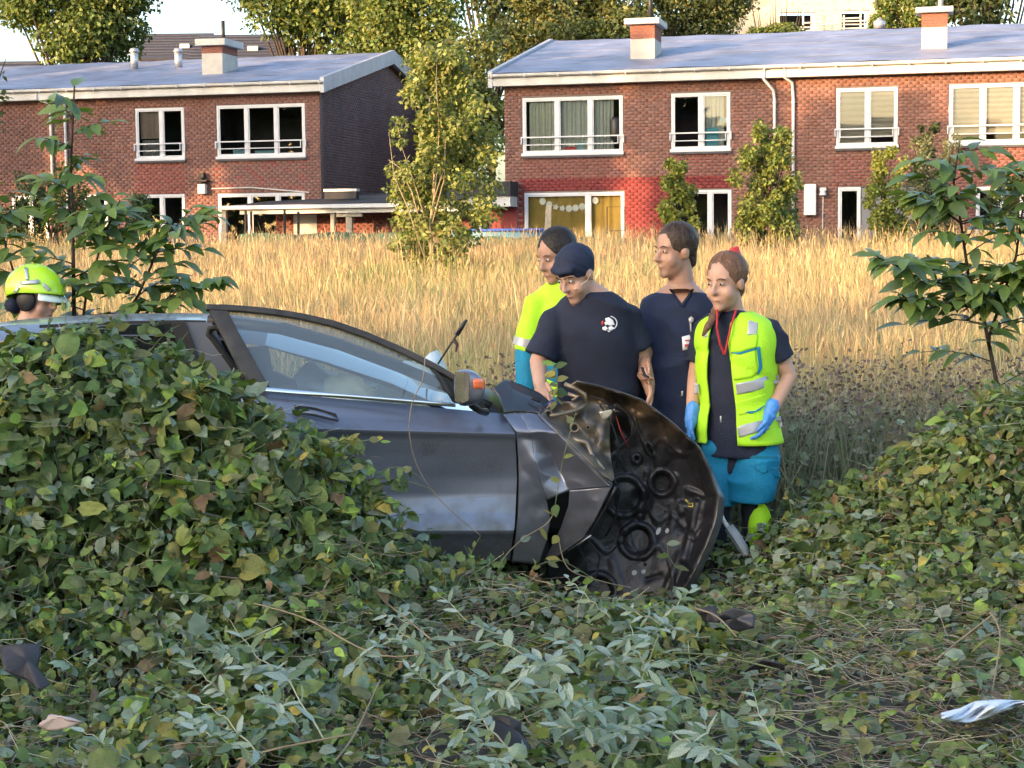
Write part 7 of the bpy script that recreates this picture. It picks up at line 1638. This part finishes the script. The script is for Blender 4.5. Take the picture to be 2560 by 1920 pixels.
# tall shrubby tree in the field before the gap
rng_ = random.Random(5); Yf = 31.0; pxf = FPX/Yf; bf = P(1085, 700, Yf)
cl = []
for i in range(56):
    t_ = i/55; v = 660-t_*520; half = np.interp(v, [150, 260, 400, 520, 600, 660], [60, 125, 165, 150, 115, 70]); uc = np.interp(v, [150, 400, 660], [1100, 1110, 1085])
    for s in range(2):
        p = P(uc+rng_.uniform(-1, 1)*half*.8, v+rng_.uniform(-15, 15), Yf); r_ = rng_.uniform(.12, .30)
        cl.append((p.x-bf.x, rng_.uniform(-.6, .6), p.z-float(tz0(Yf)), r_, r_, r_*.9, 1))
ft = tree('field_tree', 'tall feathery young tree standing in the dry grass before the gap', Vector((bf.x, Yf, float(tz0(Yf)))), 3.6, cl, 13000, .095, [(.20,.235,.065),(.155,.20,.055),(.25,.26,.085),(.10,.135,.045)], [3,3,2,2], 51, r=.05, limbs=False, barkm=bark_pale)
for (pp) in ([(1080, 660), (1075, 560), (1092, 440), (1098, 330), (1090, 200), (1094, 130)], [(1060, 640), (1020, 520), (985, 440), (972, 330)], [(1062, 600), (1030, 480), (1000, 420), (972, 400)], [(1080, 560), (1110, 450), (1115, 345)], [(1078, 600), (1040, 470), (1005, 370)], [(1085, 500), (1110, 420), (1112, 360)]):
    q = [P(u, v, Yf-.4)-ft.location for u, v in pp]; MB().tube(q, [.014*(1-.75*i/(len(q)-1)) for i in range(len(q))], 6).build('stem', bark_pale, ft, True)
# garden bushes along the terraces
def bush(label, uc, vt, vb, wpx, Y, k, n, leaf, cols, wts, seed, small=.30):
    rng = random.Random(seed); k = int(k*1.5); px = FPX/Y; b = P(uc, 600, Y); z0 = float(tz0(Y)); zt = P(uc, vt, Y).z-z0; w = wpx/px/2; cl = []
    for i in range(k):
        f = rng.random()**.8; z = .25+f*(zt-.35); ww = w*math.sin(PI*min(1, .25+.75*(1-f)))**.7*(1 if f < .7 else .75)
        s = small*w*rng.uniform(.6, 1.1)*(1-.45*f); cl.append((rng.uniform(-1, 1)*ww*.75, rng.uniform(-.5, .5)*w, z, s, s, s*1.25, 1))
    return tree('garden_bush', label, Vector((b.x, Y, z0)), zt*.6, cl, n, leaf, cols, wts, seed, r=.04, group='bushes along the field edge', cat='bush')
YG = [(.22,.25,.05),(.17,.21,.045),(.28,.28,.055),(.09,.13,.035)]
bush('yellow green shoots rising above the head of the man in scrubs', 1695, 385, 620, 135, 38.5, 26, 6000, .085, YG, [3,2,3,1], 61)
bush('tall conical green bush beside the downspouts', 1915, 310, 620, 215, 38.5, 40, 12000, .09, [(.16,.21,.05),(.12,.17,.045),(.22,.24,.05),(.07,.11,.03)], [3,3,2,1], 62)
bush('yellow green bush in front of the grey shutter', 2215, 365, 620, 160, 38.5, 28, 7000, .085, YG, [3,3,2,1], 63)
bush('silvery olive bush beside the grey shutter', 2330, 335, 620, 210, 39.5, 34, 9500, .07, [(.20,.21,.11),(.15,.165,.08),(.11,.13,.05)], [3,3,2], 64)
bush('dark climbing shrub against the wall between the windows', 2315, 305, 500, 110, 46.8, 14, 3000, .11, DARK, [2,2,2], 65)
bush('dark leafy bush at the foot of the right wall', 2540, 420, 620, 190, 40, 22, 5000, .10, DARK, [2,3,3], 66)
bush('broad dark green shrub behind the slender young tree', 130, 425, 640, 300, 42, 30, 7000, .10, [(.045,.075,.03),(.06,.09,.03),(.08,.11,.035)], [3,3,2], 67)
bush('low green shrub under the first empty window', 330, 480, 640, 170, 44, 20, 4000, .09, [(.055,.085,.03),(.07,.10,.03),(.10,.12,.04)], [3,3,2], 68)
# twig of a near tree reaching in at the left edge
tn = tree('overhanging_tree', 'thin dark twigs of a tree reaching in beside the left roof', Vector((-4.6, 13.5, 0)), 3.2, [(.55,0,3.0,.22,.3,.30,1),(.6,.1,2.75,.16,.2,.2,1),(.45,0,3.45,.3,.3,.35,1)], 420, .06, DARK, [2,2,2], 71, r=.06, barkm=bark_dark)

# unseen trees and brick block, added left and behind to shade lot and terraces
sv = Vector((math.sin(SUN_AZ), math.cos(SUN_AZ), 0)); cv = Vector((math.cos(SUN_AZ), -math.sin(SUN_AZ), 0))
def at_c(c, s): return cv*c+sv*s
shade = random.Random(3)
for i, (c, s, zt, dens) in enumerate(((-29.5, -9, 11.0, .45), (-32.5, -5, 13.0, .85), (-36, -7, 14.2, 1), (-40, -5, 14.4, 1), (-43.5, -6, 14.9, 1), (-47.5, -6, 14.0, 1), (-51.5, -5, 13.4, .9), (-56, -7, 14.0, 1), (-60, -6, 14.0, 1))):
    p = at_c(c, s); z0_ = 7.6; h = (zt-z0_)/2; cz = z0_+h
    cl = blob(shade, 0, cz, 2.6, h, 22, .8, .36)
    tree('shade_tree', 'unseen tall leafy tree added beside the field to shade the terraces', Vector((p.x, p.y, float(tz0(p.y)))), cz, cl, int(5200*dens), .42, DARK, [2,3,3], 80+i, r=.25, group='unseen shade trees at the side of the field')

for i, (c, s, w_) in enumerate(((-12.2, -20, 1.7), (-14.6, -23, 1.4))):  # two unseen trees added to break the block's shadow edge into dapples
    p = at_c(c, s); tree('shade_tree', 'unseen tall leafy tree added beside the field to shade the terraces', Vector((p.x, p.y, 0)), 4.5, blob(shade, 0, 4.6, w_, 2.6, 16, .8, .36), 2600, .34, DARK, [2,3,3], 95+i, r=.16, group='unseen shade trees at the side of the field')
fb = at_c(3.5, -24)  # unseen block, sized to keep the foreground in shade
fl = thing('shade_block', 'unseen brick block added behind the viewpoint to shade the lot', 'building', (fb.x, fb.y, 0), -SUN_AZ)
MB().box(-13.8, 16, -9, 0, 0, 9.0).build('wall', M('brick_plain', (.16, .07, .055), .9, .2, 8), fl)
MB().box(-14.1, 16.3, -9.3, .3, 9.002, 9.3).build('roof', M('dark_felt'), fl)
for i in range(9):
    for k in range(2):
        x = -12.5+i*3.1; MB().box(x, x+1.5, .002, .03, 1.2+k*3.1, 2.8+k*3.1).build('window', dark_room, fl)

# unseen treeline added behind the viewpoint to darken what the windows mirror
rng = np.random.default_rng(900); n = 15000; cc_ = rng.uniform(-95, 40, n); ss_ = -92+rng.normal(0, 2.5, n); hh = 17+1.0*np.sin(cc_*.35)+1.2*np.sin(cc_*.9+1); zz = hh*rng.beta(2.2, 1.2, n)
Tf = np.stack([cv.x*cc_+sv.x*ss_, cv.y*cc_+sv.y*ss_, zz], -1)
fw_ = inst('unseen_wood', DIA_V, DIA_F, basis(rng.normal(0, 1, (n, 3))+np.array([.5, .5, .3]), rng.normal(0, 1, (n, 3))), Tf, rng.uniform(1.2, 2.6, n), pal(rng, n, DARK, [2,3,3], .3), leaf_far)
tag(fw_, 'unseen dark wood added behind the viewpoint to darken window reflections', 'wood', None, 'stuff')
# dry and green vines trailing over the wreck
tendril([P(1063, 888, 8.30), P(1056, 950, 8.24), P(1030, 1010, 8.25), P(1024, 1090, 8.27), P(1050, 1180, 8.29), P(1110, 1260, 8.31), P(1200, 1338, 8.30)], .0024, M('stem_dry', (.30, .22, .15), .8, .2, 10), 'thin dry vine trailing across the car door', 0)
tendril([P(1440, 1030, 8.46), P(1412, 1130, 8.42), P(1398, 1200, 8.40), P(1388, 1262, 8.40)], .002, stem_green, 'thin green vine hanging over the torn front wing', 4, 5)
tendril([P(1390, 1270, 8.40), P(1366, 1310, 8.36), P(1310, 1345, 8.32), P(1262, 1392, 8.28), P(1240, 1440, 8.2)], .0028, stem_tan, 'pale vine stem with a few leaves crossing the lower front wing', 5, 6)
tendril([P(1388, 1010, 8.60), P(1394, 985, 8.58), P(1392, 950, 8.57), P(1384, 905, 8.56)], .003, stem_green, 'leafy sprig lying over the cowl beside the hood top', 14, 8)
tendril([P(1500, 1460, 8.5), P(1440, 1420, 8.45), P(1390, 1400, 8.4), P(1330, 1420, 8.35)], .0028, stem_green, 'green stem reaching from the ground to the wheel arch', 6, 9)
tendril([P(1580, 1470, 8.45), P(1500, 1452, 8.40), P(1420, 1420, 8.35), P(1395, 1340, 8.4)], .003, stem_tan, 'pale bent stalk in front of the hood foot', 2, 10)
tendril([P(1690, 1420, 8.66), P(1672, 1390, 8.66), P(1668, 1360, 8.66)], .002, stem_green, 'small sprig with two leaves stuck to the hood underside', 3, 11)
tendril([P(960, 1110, 7.75), P(930, 1100, 7.7), P(880, 1110, 7.6), P(860, 1120, 7.6)], .003, stem_green, 'leafy shoot tip leaning over the car door', 7, 12)
tendril([P(925, 1230, 7.6), P(905, 1180, 7.55), P(880, 1170, 7.5)], .003, stem_green, 'short leafy shoot at the flank of the thicket', 6, 13)
# ------------------------------------------------------------------ dry grass field
def grass(name, label, N, yr, hr, cols, wts, seed, dens=None, lean=.16, wmul=1.0, xw=.03, cat='grass'):
    rng = np.random.default_rng(seed); X = []; Y = []; tot = 0
    while tot < N:
        y = yr[0]+(yr[1]-yr[0])*rng.random(N*2)**1.0; x = rng.uniform(-1, 1, N*2)*(yr[1]*(.291+xw)+1.2)
        k = (np.abs(x) < y*(.291+xw)+1.2) & (rng.random(N*2) < np.clip(1.35*yr[0]/y, .22, 1))
        if dens is not None: k &= rng.random(N*2) < dens(x, y)
        X.append(x[k]); Y.append(y[k]); tot += k.sum()
    x = np.concatenate(X)[:N]; y = np.concatenate(Y)[:N]; z = tz0(y)
    patch = fbm(x, y*.8, seed, 3, .7)
    tuft = fbm(x, y, seed+31, 3, 2.4); h = (hr[0]+(hr[1]-hr[0])*rng.beta(3, 2, N))*(1+.14*patch+.16*tuft); w = (.0022+.00022*y)*rng.uniform(.6, 1.5, N)*wmul
    a = rng.uniform(0, 2*PI, N); ln = np.abs(rng.normal(lean, lean*.7, N))*h*np.where(rng.random(N) < .14, 3.2, 1)*(1+.5*np.clip(tuft, 0, 1)); ang = rng.uniform(0, 2*PI, N)
    dx = np.cos(ang)*ln; dy = np.sin(ang)*ln; wx = np.cos(a)*.8+.2; wy = np.sin(a)*.5
    f = np.array([0, .42, .78, 1.0]); bend = f**2; wd = np.array([1, .85, .62, 0])
    V = np.zeros((N, 7, 3)); j = 0
    for i in range(4):
        cx = x+dx*bend[i]; cy = y+dy*bend[i]; cz = z+h*f[i]
        if i < 3:
            V[:, j] = np.stack([cx-wx*w*wd[i], cy-wy*w*wd[i], cz], -1); V[:, j+1] = np.stack([cx+wx*w*wd[i], cy+wy*w*wd[i], cz], -1); j += 2
        else: V[:, j] = np.stack([cx, cy, cz], -1)
    F = [0,1,3,2, 2,3,5,4, 4,5,6]; loops = (np.array(F)[None]+(np.arange(N)*7)[:, None]).ravel()
    cols = np.array(cols); idx = rng.choice(len(cols), N, p=np.array(wts)/sum(wts)); c = cols[idx]*rng.uniform(.75, 1.25, (N, 1))
    c = c*(1+.22*tuft[:, None]); greenish = sstep(-.1, .8, fbm(x, y, seed+9, 3, .5))[:, None]*.6; c = c*(1-greenish)+c*np.array([.62, .82, .62])*greenish
    return tag(fastmesh(name, V.reshape(-1, 3), loops, np.tile([4, 4, 3], N), np.repeat(c, 7, 0), grass_m, None), label, cat, None, 'stuff')
STRAW = [(.44,.325,.17),(.51,.395,.22),(.36,.265,.14),(.29,.265,.13),(.43,.27,.155)]
grass('dry_grass', 'tall golden dry grass filling the field before the houses', 98000, (12.0, 46), (.50, .90), STRAW, [3,3,2,2,2], 101)
grass('grass_stalks', 'long straw coloured grass stalks rising above the dry grass', 9000, (14, 46), (.85, 1.22), STRAW, [3,3,1,1,2], 102, lean=.10, wmul=.8)
gd_ = lambda x, y: sstep(-.15, .5, fbm(x, y, 300, 3, .8))*np.where(y < 32, 1, .25)
grass('green_weeds', 'soft grey green weed patches among the dry grass', 30000, (11.5, 40), (.35, .85), [(.24,.27,.13),(.19,.235,.105),(.29,.28,.15)], [3,3,2], 103, dens=gd_, lean=.22, wmul=1.5, cat='weeds')
grass('shaded_grass', 'dull grass and bare stalks behind the people', 26000, (9.7, 13.6), (.35, .85), [(.26,.23,.15),(.19,.21,.12),(.32,.28,.19),(.16,.19,.10)], [3,3,2,2], 104, lean=.2, wmul=.9)
# seed plumes on part of the stalks
def plumes(N, seed):
    rng = np.random.default_rng(seed); y = rng.uniform(13.5, 45, N*3); x = rng.uniform(-1, 1, N*3)*14; k = np.abs(x) < y*.30; x = x[k][:N]; y = y[k][:N]; n = len(x)
    z = tz0(y)+rng.uniform(.65, 1.0, n); T = np.stack([x, y, z], -1)
    tip = np.stack([rng.normal(0, .25, n), rng.normal(0, .2, n), np.ones(n)], -1); nn = np.stack([rng.normal(0, .4, n), -np.ones(n), rng.normal(0, .2, n)], -1)
    sc = np.stack([rng.uniform(.02, .035, n), rng.uniform(.07, .15, n), rng.uniform(.05, .1, n)], -1)
    tag(inst('seed_heads', DIA_V, DIA_F, basis(nn, tip), T, sc, np.array(STRAW)[rng.integers(0, 5, n)]*rng.uniform(.8, 1.3, (n, 1)), grass_m), 'feathery pale seed heads on the dry grass', 'seed heads', None, 'stuff')
plumes(7000, 105)
# dark dock weeds with brown seed spikes
def docks(N, seed, xr, yr, wf, label, name):
    rng = np.random.default_rng(seed); x, y = scatter(rng, N, xr, yr, wf); h = rng.uniform(.55, 1.0, N); K = 34
    f = rng.random((N, K)); ang = rng.uniform(0, 2*PI, (N, K)); r = .03+.10*rng.random((N, K))*(1-f*.75)
    lx = rng.normal(0, .12, (N, 1)); ly = rng.normal(0, .1, (N, 1))
    T = np.stack([x[:, None]+lx*f**2+r*np.cos(ang), y[:, None]+ly*f**2+r*np.sin(ang), tz0(y)[:, None]+h[:, None]*(.12+.88*f)], -1).reshape(-1, 3)
    tip = np.stack([np.cos(ang), np.sin(ang), .7+.4*rng.normal(0, 1, (N, K))], -1).reshape(-1, 3); n_ = len(T)
    ff = f.reshape(-1); top = (ff > .62)
    c = np.where(top[:, None], np.array([.11, .08, .07]), np.array([.17, .195, .115]))*rng.uniform(.6, 1.5, (n_, 1))
    spec_ = rng.random(n_) < .25; c[spec_] = np.array([.24, .21, .14])
    sc = np.where(top, .035, .075)*rng.uniform(.6, 1.3, n_)
    o = inst(name, DIA_V, DIA_F, basis(rng.normal(0, 1, (n_, 3))+np.array([0, -.5, .5]), tip), T, sc, c, M('weed_leaf', attr=True, rough=.75, var=.2, scale=8), None)
    tag(o, label, 'weeds', None, 'stuff')
    V = np.zeros((N, 4, 3)); b = np.stack([x, y, tz0(y)], -1); t = b+np.concatenate([lx, ly, h[:, None]], 1); V[:, 0] = b-[.004, 0, 0]; V[:, 1] = b+[.004, 0, 0]; V[:, 2] = t+[.002, 0, 0]; V[:, 3] = t-[.002, 0, 0]
    return o
wd = lambda x, y: np.where(infr(x, y, .03), 1.0, 0)
docks(720, 111, (.9, 5.0), (9.9, 13.2), wd, 'dark seeding dock weeds between the vine bank and the dry grass', 'dock_weeds')
docks(260, 112, (-1.6, .7), (9.6, 12.8), wd, 'dark brown seeding weeds between the mirror and the dry grass', 'dock_weeds')
docks(210, 113, (-5.0, -1.6), (10.2, 13.0), wd, 'dark weeds around the foot of the slender young tree', 'dock_weeds')
